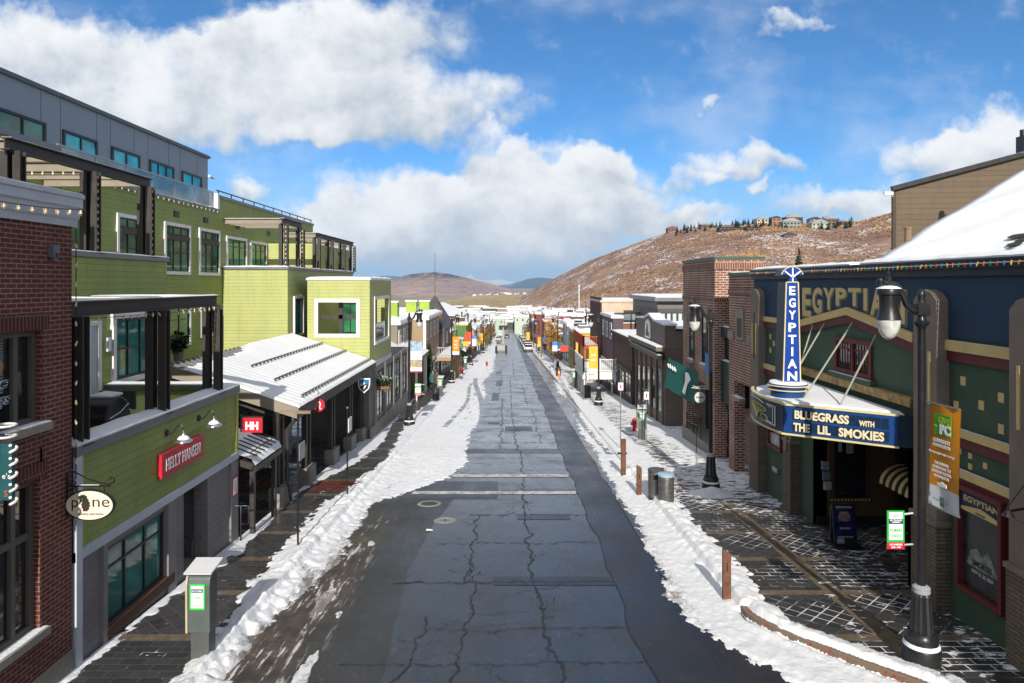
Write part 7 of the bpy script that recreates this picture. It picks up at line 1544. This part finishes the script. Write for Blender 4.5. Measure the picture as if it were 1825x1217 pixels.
for y in (63,68,72.8): MB().box(6.9,7.1,y-.1,y+.1,sz(y),-6).build('post',RR,rd)
YELB=pc('yellow wall',(.60,.42,.10)); OLB=pc('olive wall',(.20,.19,.05))
yb_=shop('yellow_shop','yellow walled shop with olive front and snowy roof on the right','R',80.5,88,7.9,-6.0,3,YELB,pc('yellow trim',(.5,.36,.1)),1,2,True,.5); MB().box(7.84,7.9,80.4,88,-11,-6.1).build('front_panel',OLB,yb_)
shop('pale_shop','pale blue grey gabled shop with snowy roof next to the yellow one','R',89,99,7.8,-5.6,6,pc('pale blue',(.45,.49,.52)),WHITE,1,3,True,.4)
FAR_R=[('orange_shop','orange brick shop past the yellow tree',103,114,7.8,-8.0,6,ORB,WHITE,(.5,.1,.02)),('brown_shop','chocolate brown two storey shop beyond the orange one',115,126,7.7,-7.4,7,pc('choc',(.12,.07,.05)),pc('lilac trim',(.45,.40,.5)),(.2,.05,.3)),
 ('white_shop','small white shop with heavy snow roof before the maroon hall',127,139,7.6,-9.2,6,pc('far white',(.6,.6,.6)),WHITE,(.05,.2,.35)),('orange_brick_shop','tall orange brick shop opposite the lifting machine',141,149,7.4,-8.0,3,ORB,pc('orange cap',(.45,.2,.08)),None)]
for n,l,a,b,x,z,d_,w_,t_,aw_ in FAR_R: shop(n,l,'R',a,b,x,z,d_,w_,t_,1,3,True,.16,awn=None if aw_ is None else pc('awn %s'%n,aw_))
shop('maroon_hall','long maroon hall with white roof running across behind the right hand shops','R',151,170,8.2,-7.25,9.5,siding('maroon siding',(.24,.03,.035),.5,.1),pc('ice trim',(.65,.68,.7)),0,0,False,.5)
shop('beige_hall','beige flat roofed hall right of the maroon one','R',152,172,18,-7.8,7,pc('beige',(.55,.47,.36)),WHITE,0,0,False,.4)
shop('red_brick_tower','narrow red brick building standing above the right parked cars','R',186,200,7.4,-8.6,5.5,REDB,pc('brick cap',(.3,.09,.06)),2,3,True,.2)
shop('grey_shop','low grey shop between two brick towers','R',202,216,7.3,-11.5,5,pc('mid grey',(.2,.21,.22)),WHITE,1,3,True,.4)
shop('orange_brick_tower','narrow orange brick building far along the right side','R',218,236,7.0,-9.9,5,ORB,pc('brick cap',(.3,.09,.06)),2,3,True,.2)
shop('dark_shop','dark low shop at the far end of the right side','R',238,256,6.8,-14.5,6,pc('charcoal',(.05,.05,.055)),WHITE,1,3,True,.4)
shop('mint_building','pale mint building closing the view at the street end','R',300,330,2.5,-14.5,12,pc('mint',(.40,.47,.40)),WHITE,2,4,False,.2,front_win=5)
shop('long_roof_building','long low pale building with white roof far beyond the right shops','R',290,330,16,-12.3,46,pc('ice wall',(.5,.55,.55)),pc('teal edge',(.25,.42,.40)),0,0,False,.25)
shop('rust_block','rust coloured block beyond the right shops','R',240,262,14,-12.4,12,pc('rust',(.36,.14,.06)),WHITE,1,3,False,.2,front_win=4)
shop('red_roof_block','dull red block with flat snowy roof far right of the street','R',235,255,29,-11.0,10,pc('dull red',(.3,.08,.06)),WHITE,1,3,False,.2,front_win=3)
mp=tag(MB().lathe([(.28,-20),(.20,8),(.0,8.1)],P(1032,540,260)-Vector((0,0,0)),8).build('flag_pole',pc('pole white',(.6,.6,.6))),'tall pale pole rising in front of the hill foot','pole'); mp.location.z=-1
# left-hand row
l1=shop('grey_tan_shop','grey tan clapboard shop with white corner and snowy roof past the green building','L',50.8,57,-8.3,-3.1,6,GTAN,WHITE,1,3,True,.3,front_win=0)
sr=thing('shed_roof','blue shaded snow covered shed roof beside the nearest left lamp','canopy',(-7.6,49,-5)); m=MB(); m.add([(-6.6,46,-5.6),(-9.4,46,-4.1),(-9.4,56,-4.1),(-6.6,56,-5.6),(-6.6,46,-5.8),(-9.4,46,-4.3),(-9.4,56,-4.3),(-6.6,56,-5.8)],[(0,1,2,3),(7,6,5,4),(0,4,5,1),(1,5,6,2),(2,6,7,3),(3,7,4,0)]); m.build('roof',TAUPE,sr)
o=grid('snow_cover',np.linspace(-9.4,-6.55,20),np.linspace(45.95,56,30),lambda X,Y:-5.6+(1.5)*(-6.6-X)/2.8+.10+.06*fbm(X*1.5,Y,4,8),SNOW); o.name='snow'; o.parent=sr; o.data.transform(Matrix.Translation(-wloc(sr)))
for y in (46.2,50,55.7): MB().box(-6.85,-6.7,y-.08,y+.08,sz(y),-5.75).build('post',WHITE,sr)
rw=thing('stone_wall','concrete wall end and steps beside the shed roof','wall',(-7.4,48,sz(48))); MB().box(-9,-7.2,45.7,46.1,-9.2,sz(46)+1.5).build('wall',CONC,rw); MB().box(-7.5,-7.2,46.1,49.5,-9.2,sz(47)+1.1).build('side_wall',CONC,rw)
shop('tan_shop','tan clapboard shop with tall white corner post and snowy eaves','L',56.9,68.5,-7.0,-3.05,6,TAN,WHITE,1,4,True,.3,cornice=.35)
tag(MB().box(-7.12,-6.9,56.78,56.95,sz(57),-3.0).build('corner_post',WHITE),'tall white corner post of the tan shop','post')
gc=tag(leafball('garland',WREATH,None,(0,0,0),.28,.28,1.9,900,.16,31),'green garland column wound beside the white corner post','garland'); gc.location=(-6.75,57.6,sz(57)+2.0)
for k,(x,y,z) in enumerate(((-9.2,54,-2.0),(-8.6,60.5,-2.1),(-8.1,66,-2.25))):
    rv=thing('roof_box','bright lime roof box with snowy cap, %s'%('above the grey tan shop','nearer of two on the tan shop roof','nearest the turret on the tan shop roof')[k],'roof box',(x,y,z),0,'lime roof boxes'); MB().box(-.45,.45,-.45,.45,-1,.5).build('body',pc('lime',(.30,.42,.06)),rv,local=True); MB().box(-.52,.52,-.52,.52,.5,.62).build('snow',SNOW,rv,local=True)
tb=shop('turret_house','brown house with slate turret, tall spire and white balcony doors','L',69,80,-6.9,-5.0,5,pc('brown cladding',(.17,.11,.075)),pc('slate',(.07,.068,.068),.6),0,0,True,.1)
SLATE=pc('slate',(.07,.068,.068),.6)
m=MB(); cx_,cy_=-7.75,71.5; m.lathe([(1.15,-2.95),(.02,-1.2),(.03,-1.0),(.02,3.2),(0,3.3)],(cx_,cy_,0),8); m.build('turret_roof',SLATE,tb); MB().lathe([(.9,-6),(.9,-2.95)],(cx_,cy_,0),8).build('turret_wall',pc('brown cladding',(.17,.11,.075)),tb)
MB().add([(-6.45,69,-4.7),(-7.9,69,-2.5),(-7.9,80,-2.5),(-6.45,80,-4.7),(-6.45,69,-4.9),(-7.9,69,-5),(-7.9,80,-5),(-6.45,80,-4.9)],[(0,1,2,3),(7,6,5,4),(0,4,5,1),(1,5,6,2),(2,6,7,3),(3,7,4,0)]).build('mansard_roof',SLATE,tb)
for k in range(2): win(tb,'E',(-6.9,71+k*4,-6.6),1.6,1.5,WHITE,GLASSD,4,(.25,.5,.75),.12)
for k in range(2): win(tb,'S',(-8.4+k*.75,69,-8.9),.6,1.7,WHITE,GLASSD,2,(.25,.5,.75),.1)
bp=thing('timber_balcony','tan timber balcony with pale railing on square columns over the left pavement','balcony',(-6.1,70,sz(70))); TT=pc('tan timber',(.36,.24,.13)); zf_=-7.0
MB().box(-7.0,-5.3,64.3,76,zf_-.3,zf_).build('floor',TT,bp); railing(bp,(-5.3,64.3,zf_),(-5.3,76,zf_),.95,36,pc('pale rail',(.48,.45,.42))); railing(bp,(-7.0,64.3,zf_),(-5.3,64.3,zf_),.95,8,pc('pale rail',(.48,.45,.42))); 
for y in (64.5,67.3,70.2,73,75.8): MB().box(-5.48,-5.30,y-.09,y+.09,sz(y)-.05,zf_-.3).build('column',TT,bp)
snowcap('snow',bp,-6.9,-5.4,64.4,75.9,zf_,.1,0,4,.4)
railing(bp,(-5.35,67.3,sz(70)),(-5.35,75.8,sz(74)),.8,12,TT)
FAR_L=[('rose_shop','rose plaster shop with brick pier past the timber balcony',81,92,-7.5,-6.4,6,pc('rose',(.50,.28,.22)),pc('rust trim',(.28,.10,.05)),(.05,.1,.2),'flat'),('green_shop_far','leaf green shop with yellow framed window on the left',104,116,-6.5,-6.4,5,pc('leafgreen',(.07,.17,.05)),pc('yellowframe',(.65,.45,.06)),(.4,.05,.03),'flat'),
 ('cream_shop','cream shop with white awning between rose and green shops',93,103,-7.0,-8.4,5,pc('cream wall',(.58,.50,.38)),WHITE,(.6,.6,.6),'flat'),('pink_shop','narrow pink shop beyond the green one',118,128,-6.1,-7.8,5,pc('pink wall',(.55,.30,.27)),WHITE,(.55,.4,.05),'gable'),('brown_gable_shop','orange brown gabled shop further along the left',130,141,-6.9,-8.6,6,pc('orange brown',(.34,.17,.07)),pc('yellowframe',(.65,.45,.06)),None,'gable'),
 ('blue_shop','pale blue narrow shop with tall front on the left',143,155,-6.1,-8.6,5,pc('sky wall',(.38,.52,.60)),WHITE,(.6,.4,.05),'flat'),('teal_shop','mint green shop with white trim further on the left',157,170,-6.8,-9.4,6,pc('mint wall',(.32,.52,.42)),WHITE,None,'gable'),('ochre_shop','ochre shop near the far left cars',172,186,-6.0,-11.0,6,pc('ochre',(.50,.33,.10)),WHITE,(.1,.25,.1),'flat'),
 ('white_gable_shop','white gabled shop far along the left',188,204,-6.7,-11.4,7,pc('far white',(.6,.6,.6)),WHITE,None,'gable'),('green_front_shop','deep green fronted shop near the far left end',206,224,-5.9,-12.2,6,pc('deep green',(.02,.16,.10)),WHITE,None,'flat'),('yellow_far_shop','yellow shop at the far left end',226,246,-6.5,-13.5,6,pc('yellow far',(.6,.42,.12)),WHITE,None,'gable'),('grey_end_shop','grey end shop closing the left row',248,270,-5.6,-14.6,7,pc('end grey',(.35,.36,.38)),WHITE,None,'flat')]
for n,l,a,b,x,z,d_,w_,t_,aw_,rf_ in FAR_L: shop(n.replace('_far',''),l,'L',a,b,x,z,d_,w_,t_,1,3,True,.16,awn=None if aw_ is None else pc('awn %s'%n,aw_),roof=rf_)
shop('snowy_hall','large tan hall with broad snow covered roof behind the left shops','L',112,135,-8.5,-5.9,9,pc('tan hall',(.52,.36,.22)),pc('hall trim',(.3,.2,.15)),0,0,False,.3,roof='gable',ridge=1.9)
shop('pale_block','pale block beyond the turret on the left','L',150,175,-14,-8.4,14,pc('pale block',(.55,.55,.52)),WHITE,1,4,False,.6,front_win=6)
shop('mint_block','light green block at the left street end','L',300,330,-2,-15.5,14,pc('mint2',(.34,.44,.34)),WHITE,2,4,False,.2,front_win=5)
shop('grey_roof_block','grey roofed block far beyond the left shops','L',240,262,-16,-12.2,22,pc('stone block',(.42,.38,.32)),WHITE,1,4,False,.6,front_win=6)
# hanging signs and small street things along both pavements
rr=random.Random(3)
sgc=[((.6,.6,.6),'white'),((.5,.06,.04),'red'),((.05,.25,.12),'green'),((.05,.12,.3),'blue'),((.6,.4,.05),'yellow'),((.02,.02,.02),'black')]
PLACE=['beside the timber balcony','below the rose shop','past the cream shop','by the leaf green shop','under the pink shop','near the lifting machine','by the pale blue shop','near the far left cars']
PLACER=['beside the red deck','at the yellow shop','at the pale blue gabled shop','past the yellow leaved tree','by the orange brick shop','at the chocolate brown shop','opposite the lifting machine','above the nearest parked car']
for i in range(8):
    for s in (-1,1):
        y=(78,86,96,107,119,131,145,160)[i]; c,n=sgc[(i*2+(s>0))%6]; x=s*(6.3 if s>0 else 6.2)-s*.01*i
        h=thing('hanging_sign','small %s projecting shop sign %s'%(n,(PLACE if s<0 else PLACER)[i]),'sign',(x,y,sz(y)+2.75)); MB().box(-.45,.45,-.04,.04,-.35,.35).build('panel',pc('sign '+n,c),h,local=True); MB().bar((-.5*(-s),0,.42),(.9*s,0,.42),.05).build('bracket',BLACK,h,local=True)
# ---------------------------------------------------------------- trees
def tree(label,loc,h,r,leaf,seed,n=700,s=.22,grp=None,name='tree'):
    t_=thing(name,label,'tree',loc,0,grp); rr=random.Random(seed); m=MB(); m.tube([(0,0,-.2),(.05,0,h*.3),(0,.06,h*.6),(.03,0,h*.95)],[.11,.09,.06,.015],7)
    for k in range(14):
        a=rr.uniform(0,6.28); z=h*rr.uniform(.3,.85); l=r*rr.uniform(.5,1)*(1-.4*z/h); m.tube([(0,0,z),(l*.5*math.cos(a),l*.5*math.sin(a),z+l*.45),(l*math.cos(a),l*math.sin(a),z+l*1.05)],[.04,.028,.008],5)
    m.build('trunk',paint('bark',(.09,.07,.055),.9,coord='obj') if leaf is not None else paint('russet twigs',(.17,.10,.05),.9,coord='obj'),t_,local=True)
    if leaf is not None: leafball('crown',leaf,t_,(0,0,h*.62),r,r,h*.42,n,s,seed)
    return t_
YLF=leafmat('yellow leaves',(.42,.23,.03)); 
tree('yellow leaved young tree on the right pavement beyond the pale shop',(6.3,97,sz(97)),6.2,1.3,YLF,4,900,.22); 
for k,(x,y,lab) in enumerate(((-5.2,140,'russet leaved bare-ish tree on the left by the lifting machine'),(-5.0,158,'thin leafless tree on the left beyond the lifting machine'),(-4.9,190,'russet tree far on the left near the parked cars'),(5.2,205,'thin yellow tree far on the right by the parked cars'))): tree(lab,(x,y,sz(y)),5.5,1.5,leafmat('russet leaves %d'%k,(.22,.12,.05)) if k!=1 else None,k+9,350,.3)
bt0=None
for k in range(14):
    s_=-1 if k%2 else 1; y=112+k*10.5; loc=(s_*5.4+rr.uniform(-.2,.2),y,sz(y))
    if bt0 is None: bt0=tree('bare brown street tree in the far rows along both kerbs',loc,4.8,1.2,None,77,grp='bare street trees')
    else: dup(bt0,loc,rr.uniform(0,6))
# ---------------------------------------------------------------- hills
def terr(name,prof,mat,ny=70,nx=240,back=1.5,amp=.04,seed=0,pw=1.15,rock=1.0,nsc=1.0):
    a=np.array(prof,float); px=np.linspace(a[0,0],a[-1,0],nx); ry=np.interp(px,a[:,0],a[:,1]); Yb=np.interp(px,a[:,0],a[:,2]); Yr=np.interp(px,a[:,0],a[:,3]); pb=np.interp(px,a[:,0],a[:,4])
    u=(px-CX)/F; zr=(HY-ry)/F*Yr; zb=(HY-pb)/F*Yb; m=[]; tt=np.concatenate([np.linspace(0,1,ny),1+np.linspace(.03,1,16)*(back-1)])
    V_=[]
    for t_ in tt:
        if t_<=1: Y=Yb+(Yr-Yb)*t_; z=zb+(zr-zb)*t_**pw; k=math.sin(math.pi*min(1,t_))**.6
        else: Y=Yr*t_; z=zr-(t_-1)**1.3*Yr*.25; k=.4
        X=u*Y; sc=1/ (Yr.mean()*.06)*nsc
        z=z+amp*np.abs(zr-zb)*k*(fbm(X*sc,Y*sc*.5,6,seed)-.5)*2 ; 
        z=z+amp*.10*np.abs(zr-zb)*(fbm(X*sc*9,Y*sc*9,3,seed+3)-.5)*(1 if t_<=1.05 else 0)
        V_.append(np.stack([X,Y,z],-1))
    V_=np.array(V_); J,I=V_.shape[:2]; idx=np.arange(J*I).reshape(J,I); q=np.stack([idx[:-1,:-1],idx[:-1,1:],idx[1:,1:],idx[1:,:-1]],-1).reshape(-1,4)
    b=MB(); b.add([tuple(v) for v in V_.reshape(-1,3)],[tuple(int(k) for k in f) for f in q]); o=b.build(name,mat,None,smooth=True); struct(o); return o,V_,px,tt
def hillmat(name,base,grass,snow_amt,sc,dark=None,trees=None):
    t=NT(name); v=t.pos(); n=t.nz(v,sc,9,.68); n2=t.nz(t.mapv(v,(1,.5,1.4)),sc*3.1,8,.72); n3=t.nz(v,sc*16,5,.75); p=t.N('ShaderNodeSeparateXYZ',{0:v})
    c=t.mix(t.smooth(n,.46,.60),base,grass); c=t.mix(t.M('MULTIPLY',t.smooth(n3,.46,.62),.7),c,mul(base,.42))
    if dark: c=t.mix(t.smooth(n2,.55,.66),c,dark)
    c=t.mix(t.M('MULTIPLY',t.smooth(t.M('ADD',t.M('MULTIPLY',n2,.55),t.M('MULTIPLY',n3,.45)),.55-snow_amt,.63-snow_amt),.8),c,(.62,.62,.66))
    if trees: c=t.mix(t.M('MULTIPLY',t.smooth(p.outputs[2],trees[0],trees[1]),t.smooth(t.M('ADD',n3,t.M('MULTIPLY',n2,.4)),.62,.70)),c,(.025,.04,.03))
    t.set(c,.95,0,.1); return t.m
HILL=hillmat('scrub hill',(.27,.165,.11),(.42,.28,.16),.05,.011)
hill,HV,hpx,htt=terr('hill',[(880,552,1150,1500,548),(905,544,900,1300,549),(940,522,700,1150,553),(1000,490,480,980,556),(1050,465,420,880,558),(1100,446,380,800,560),(1150,427,350,760,562),(1200,411,330,720,562),(1250,404,310,690,563),(1330,399,300,660,564),(1400,397,290,640,565),(1470,399,280,630,566),(1510,399,270,620,567),(1550,390,265,610,568),(1592,378,260,600,570),(1700,345,250,600,572),(1850,300,240,600,575),(2300,200,230,600,580)],HILL,90,330,1.6,.045,3)
MOUNT=hillmat('mauve mountain',(.31,.225,.205),(.42,.31,.25),-.06,.0022,None,(2,40))
terr('mountain',[(380,512,1900,3600,548),(560,510,1900,3500,548),(650,510,1800,3400,549),(697,498,1800,3300,549),(730,489,1800,3200,549),(773,484,1800,3100,549),(800,488,1800,3050,549),(840,497,1800,3000,549),(880,507,1800,3000,548),(905,513,1900,3000,546),(930,520,2000,3000,544),(960,530,2200,3000,540),(1010,545,2300,3000,546)],MOUNT,60,200,1.3,.05,21)
KNOLL=hillmat('tan knoll',(.36,.27,.15),(.42,.33,.19),-.1,.006); terr('knoll',[(700,556,700,1100,556),(760,546,700,1100,557),(800,536,700,1150,557),(850,526,700,1200,557),(900,525,700,1250,557),(930,524,800,1300,555),(980,530,900,1300,552)],KNOLL,30,90,1.4,.05,33)
FARB=hillmat('forest range',(.05,.06,.05),(.09,.09,.07),.0,.0006); terr('mountain',[(600,500,9000,12000,516),(690,491,9000,12000,516),(730,494,9000,12000,516),(780,508,9000,12000,516),(880,510,9000,11000,517),(912,506,9000,10500,517),(940,497,9000,10500,517),(962,494,9000,10500,517),(990,497,9000,10500,517),(1050,506,9000,10500,517)],FARB,30,120,1.3,.08,41)
SNP=hillmat('snowy peaks',(.40,.40,.42),(.70,.70,.72),.12,.0006); terr('mountain',[(800,508,11000,14000,512),(838,489,11000,14000,512),(850,496,11000,14000,512),(872,499,11000,14000,512),(890,497,11000,14000,512),(920,504,11000,14000,512),(960,508,11000,14000,512)],SNP,20,100,1.2,.25,51)
# scrub on the hill: far too many bushes to count
def hpt(px,t_):
    i=np.clip(np.interp(px,hpx,np.arange(len(hpx))),0,len(hpx)-1.001); j=np.interp(t_,htt,np.arange(len(htt))); i0=int(i);j0=int(min(j,len(htt)-2)); a=i-i0;b=j-j0
    return Vector((HV[j0,i0]*(1-a)+HV[j0,i0+1]*a)*(1-b)+Vector(HV[j0+1,i0]*(1-a)+HV[j0+1,i0+1]*a)*b)
rs_=np.random.RandomState(5)
def scrub(name,n,mat,smin,smax,thr,seed,tr=(0.02,1.0),pxr=(930,1640)):
    vs=[];fs=[];k=0
    base=[(0,0,1),(.8,0,.45),(.25,.76,.5),(-.65,.47,.42),(-.65,-.47,.5),(.25,-.76,.4),(.55,.3,-.2),(-.5,.4,-.2),(0,-.7,-.2)]
    bf=[(0,1,2),(0,2,3),(0,3,4),(0,4,5),(0,5,1),(1,6,2),(2,6,7),(2,7,3),(3,7,4),(4,7,8),(4,8,5),(5,8,1),(1,8,6)]
    c=0
    while c<n:
        px=rs_.uniform(*pxr); t_=rs_.uniform(*tr)**.8; p=hpt(px,t_)
        d=float(fbm(np.array([p.x*.012]),np.array([p.y*.008]),5,seed)[0])
        if d<thr: c+=.25; continue
        s=rs_.uniform(smin,smax); 
        for b in base: vs.append((p.x+b[0]*s*rs_.uniform(.6,1.3),p.y+b[1]*s*rs_.uniform(.6,1.3),p.z+b[2]*s*rs_.uniform(.5,1.1)))
        fs+=[tuple(i+k for i in f) for f in bf]; k+=9; c+=1
    me=bpy.data.meshes.new(name); me.from_pydata(vs,[],fs); me.materials.append(mat); o=bpy.data.objects.new(name,me); COL.objects.link(o); o['kind']='stuff'; return o
def scm(n,c):
    t=NT(n); v=t.pos(); t.set(t.mix(t.ramp(t.nz(v,.06,5,.7),.35,.65),mul(c,.6),mul(c,1.5)),.9,0,.1); return t.m
scrub('hill_scrub',19000,scm('grey scrub',(.185,.118,.09)),.35,1.0,.44,7); scrub('hill_scrub',2600,scm('ochre scrub',(.33,.20,.09)),.6,1.5,.56,19,(.25,1.0),(1180,1640)); scrub('hill_scrub',4500,scm('red brown scrub',(.17,.095,.065)),.4,1.1,.50,27)
# conifers on the ridge and the houses
def conifer(lab,loc,h):
    c=thing('conifer',lab,'tree',loc,0,'conifers on the hill top'); rr=random.Random(int(h*10)); MB().tube([(0,0,-.5),(0,0,h*.9)],[.2,.05],6).build('trunk',paint('bark',(.09,.07,.055)),c,local=True)
    m=MB()
    for i in range(170):
        z=rr.uniform(.08,1)**1.1; r_=(1-z)*h*.24+.12; a=rr.uniform(0,6.28); q=Vector((r_*math.cos(a),r_*math.sin(a),z*h-r_*.35)); p=Vector((0,0,z*h+.2)); w_=Vector((-math.sin(a),math.cos(a),0))*(r_*.32+.1)
        m.add([p,q+w_,q-Z_*.15*r_-w_*0,q-w_],[(0,1,2),(0,2,3)])
    m.build('crown',FIR,c,local=True); return c
con0=None; rc=random.Random(8)
CONL='dark slender conifer among the houses on the hill top'
for k in range(120):
    px=rc.choice([rc.uniform(1205,1290),rc.uniform(1300,1350),rc.uniform(1350,1520),rc.uniform(1440,1520)]); p=hpt(px,rc.uniform(.90,1.03)); h=rc.uniform(3.2,7.5)
    if con0 is None: con0=conifer(CONL,p,8.0)
    else: dup(con0,p,rc.uniform(0,6),scale=(h/8*rc.uniform(.8,1.2),)*2+(h/8,))
lone=dup(con0,hpt(1424,.20),1,'lone pine rising above the theatre roof edge',scale=(.95,.95,1.0)); lone['group']='lone pine'; del lone['group']; lone.location=P(1424,470,150); lone.location.z-=4.6
def house(lab,px,t_,w,d,h,wall,roofm,storey=2,flat=False):
    w*=.78; h*=.85
    p=hpt(px,t_); b=thing('house',lab,'house',p,0); MB().box(-w/2,w/2,-d/2,d/2,-4,h).build('wall',wall,b,local=True)
    if flat: MB().box(-w/2-.8,w/2+.8,-d/2-.8,d/2+.8,h,h+.5).build('roof',roofm,b,local=True)
    else:
        rf=MB().prism([(-w/2-.8,h-.2),(w/2+.8,h-.2),(w*.12,h+w*.20),(-w*.12,h+w*.20)],Vector((0,0,0)),X_,Z_,Y_,-d/2-.6,d/2+.6).build('roof',roofm,b,local=True); MB().box(w*.2,w*.2+1,-.6,.6,h,h+w*.25).build('chimney',pc('stone chim',(.25,.21,.18)),rf,local=True)
    n=max(2,int(w/3))
    for r_ in range(storey):
        for k in range(n):
            x=-w/2+w*(k+.5)/n; f=MB().box(x-.8,x+.8,-d/2-.06,-d/2-.001,h-2.4-r_*3,h-.9-r_*3).build('window',GLASSD,b,local=True); MB().box(x-.9,x+.9,-d/2-.1,-d/2-.061,h-.9-r_*3,h-.78-r_*3).build('frame',WHITE,f,local=True)
    return b
SNR=pc('snowy roof',(.30,.31,.33)); WB=pc('brown timber',(.14,.09,.06)); WC=pc('cream timber',(.48,.42,.33)); WG=pc('grey green',(.22,.25,.22)); WK=pc('near black',(.03,.03,.033)); DR=pc('dark roof',(.05,.045,.045)); RB=pc('red brown',(.20,.08,.06))
for a in (('red brown house at the left end of the hill top row',1197,.99,13,9,4,RB,RB,1),('dark house beside the left conifers',1256,.97,12,9,4,WB,SNR),('long black modern house below the ridge',1302,.90,30,9,3,WK,WK,1,True),('low black wing with stone chimney right of the modern house',1340,.90,16,8,2.6,WK,DR,1,True),('cream house with pale roof on the ridge',1356,.985,14,9,5.5,WC,SNR),('orange brown house behind the cream one',1381,1.0,11,8,5.5,pc('orange timber',(.30,.14,.07)),DR),('large dark house with layered roofs at the crest',1412,1.0,20,10,6,WK,SNR),('wide grey green house with snowy gable below the crest',1407,.93,20,10,5,WG,SNR),('pale green house right of the wide gable',1458,.93,19,9,4.5,pc('pale green',(.38,.42,.33)),SNR),('cream house half hidden by the conifers',1450,.99,12,9,5,WC,DR),('dark timber house at the right end of the row',1478,.99,16,9,6,WB,SNR),('low brown house at the right edge of the ridge',1506,.985,12,8,3.5,WB,SNR,1),('small dark roofed cabin on the open slope',1405,.78,12,7,1.5,WB,DR,1)): house(*a)
# small town on the valley floor
vt=MB(); cl=[]
TWN=[pc('town a',(.5,.47,.42)),pc('town b',(.3,.2,.15)),SNOW,pc('town d',(.06,.08,.06))]
for k in range(420):
    px=rc.uniform(845,985); Y=rc.uniform(1300,2600); py=HY+ (HY+38-HY)*1300/Y*.98; p=P(px,py,Y); w_=rc.uniform(4,14); h_=rc.uniform(3,7); vt.box(p.x-w_/2,p.x+w_/2,p.y-4,p.y+4,p.z-3,p.z+h_,rc.choice((0,1,2,2,3)))
o=vt.build('distant_town',TWN); o['kind']='stuff'
vt=MB()
for k in range(160):
    Y=rc.uniform(330,650); px=rc.uniform(700,1060); z=-22.2-.014*(Y-280); x=(px-CX)*Y/F; w_=rc.uniform(6,16); h_=rc.uniform(3,6.5); vt.box(x-w_/2,x+w_/2,Y-5,Y+5,z-1,z+h_,rc.choice((0,1,1,0,3))); vt.box(x-w_/2-.3,x+w_/2+.3,Y-5.3,Y+5.3,z+h_,z+h_+.6,2)
o=vt.build('distant_roofs',TWN); o['kind']='stuff'
# ---------------------------------------------------------------- air
hm=bpy.data.materials.new('air'); hm.use_nodes=True; nt=hm.node_tree; nt.nodes.clear()
ou=nt.nodes.new('ShaderNodeOutputMaterial'); pv=nt.nodes.new('ShaderNodeVolumePrincipled'); nt.links.new(pv.outputs[0],ou.inputs['Volume'])
pv.inputs['Color'].default_value=(.42,.66,1,1); pv.inputs['Density'].default_value=7e-5; pv.inputs['Anisotropy'].default_value=0
hz_=MB().box(-4600,4600,-150,17200,-130,300).build('haze',hm); hz_['kind']='stuff'
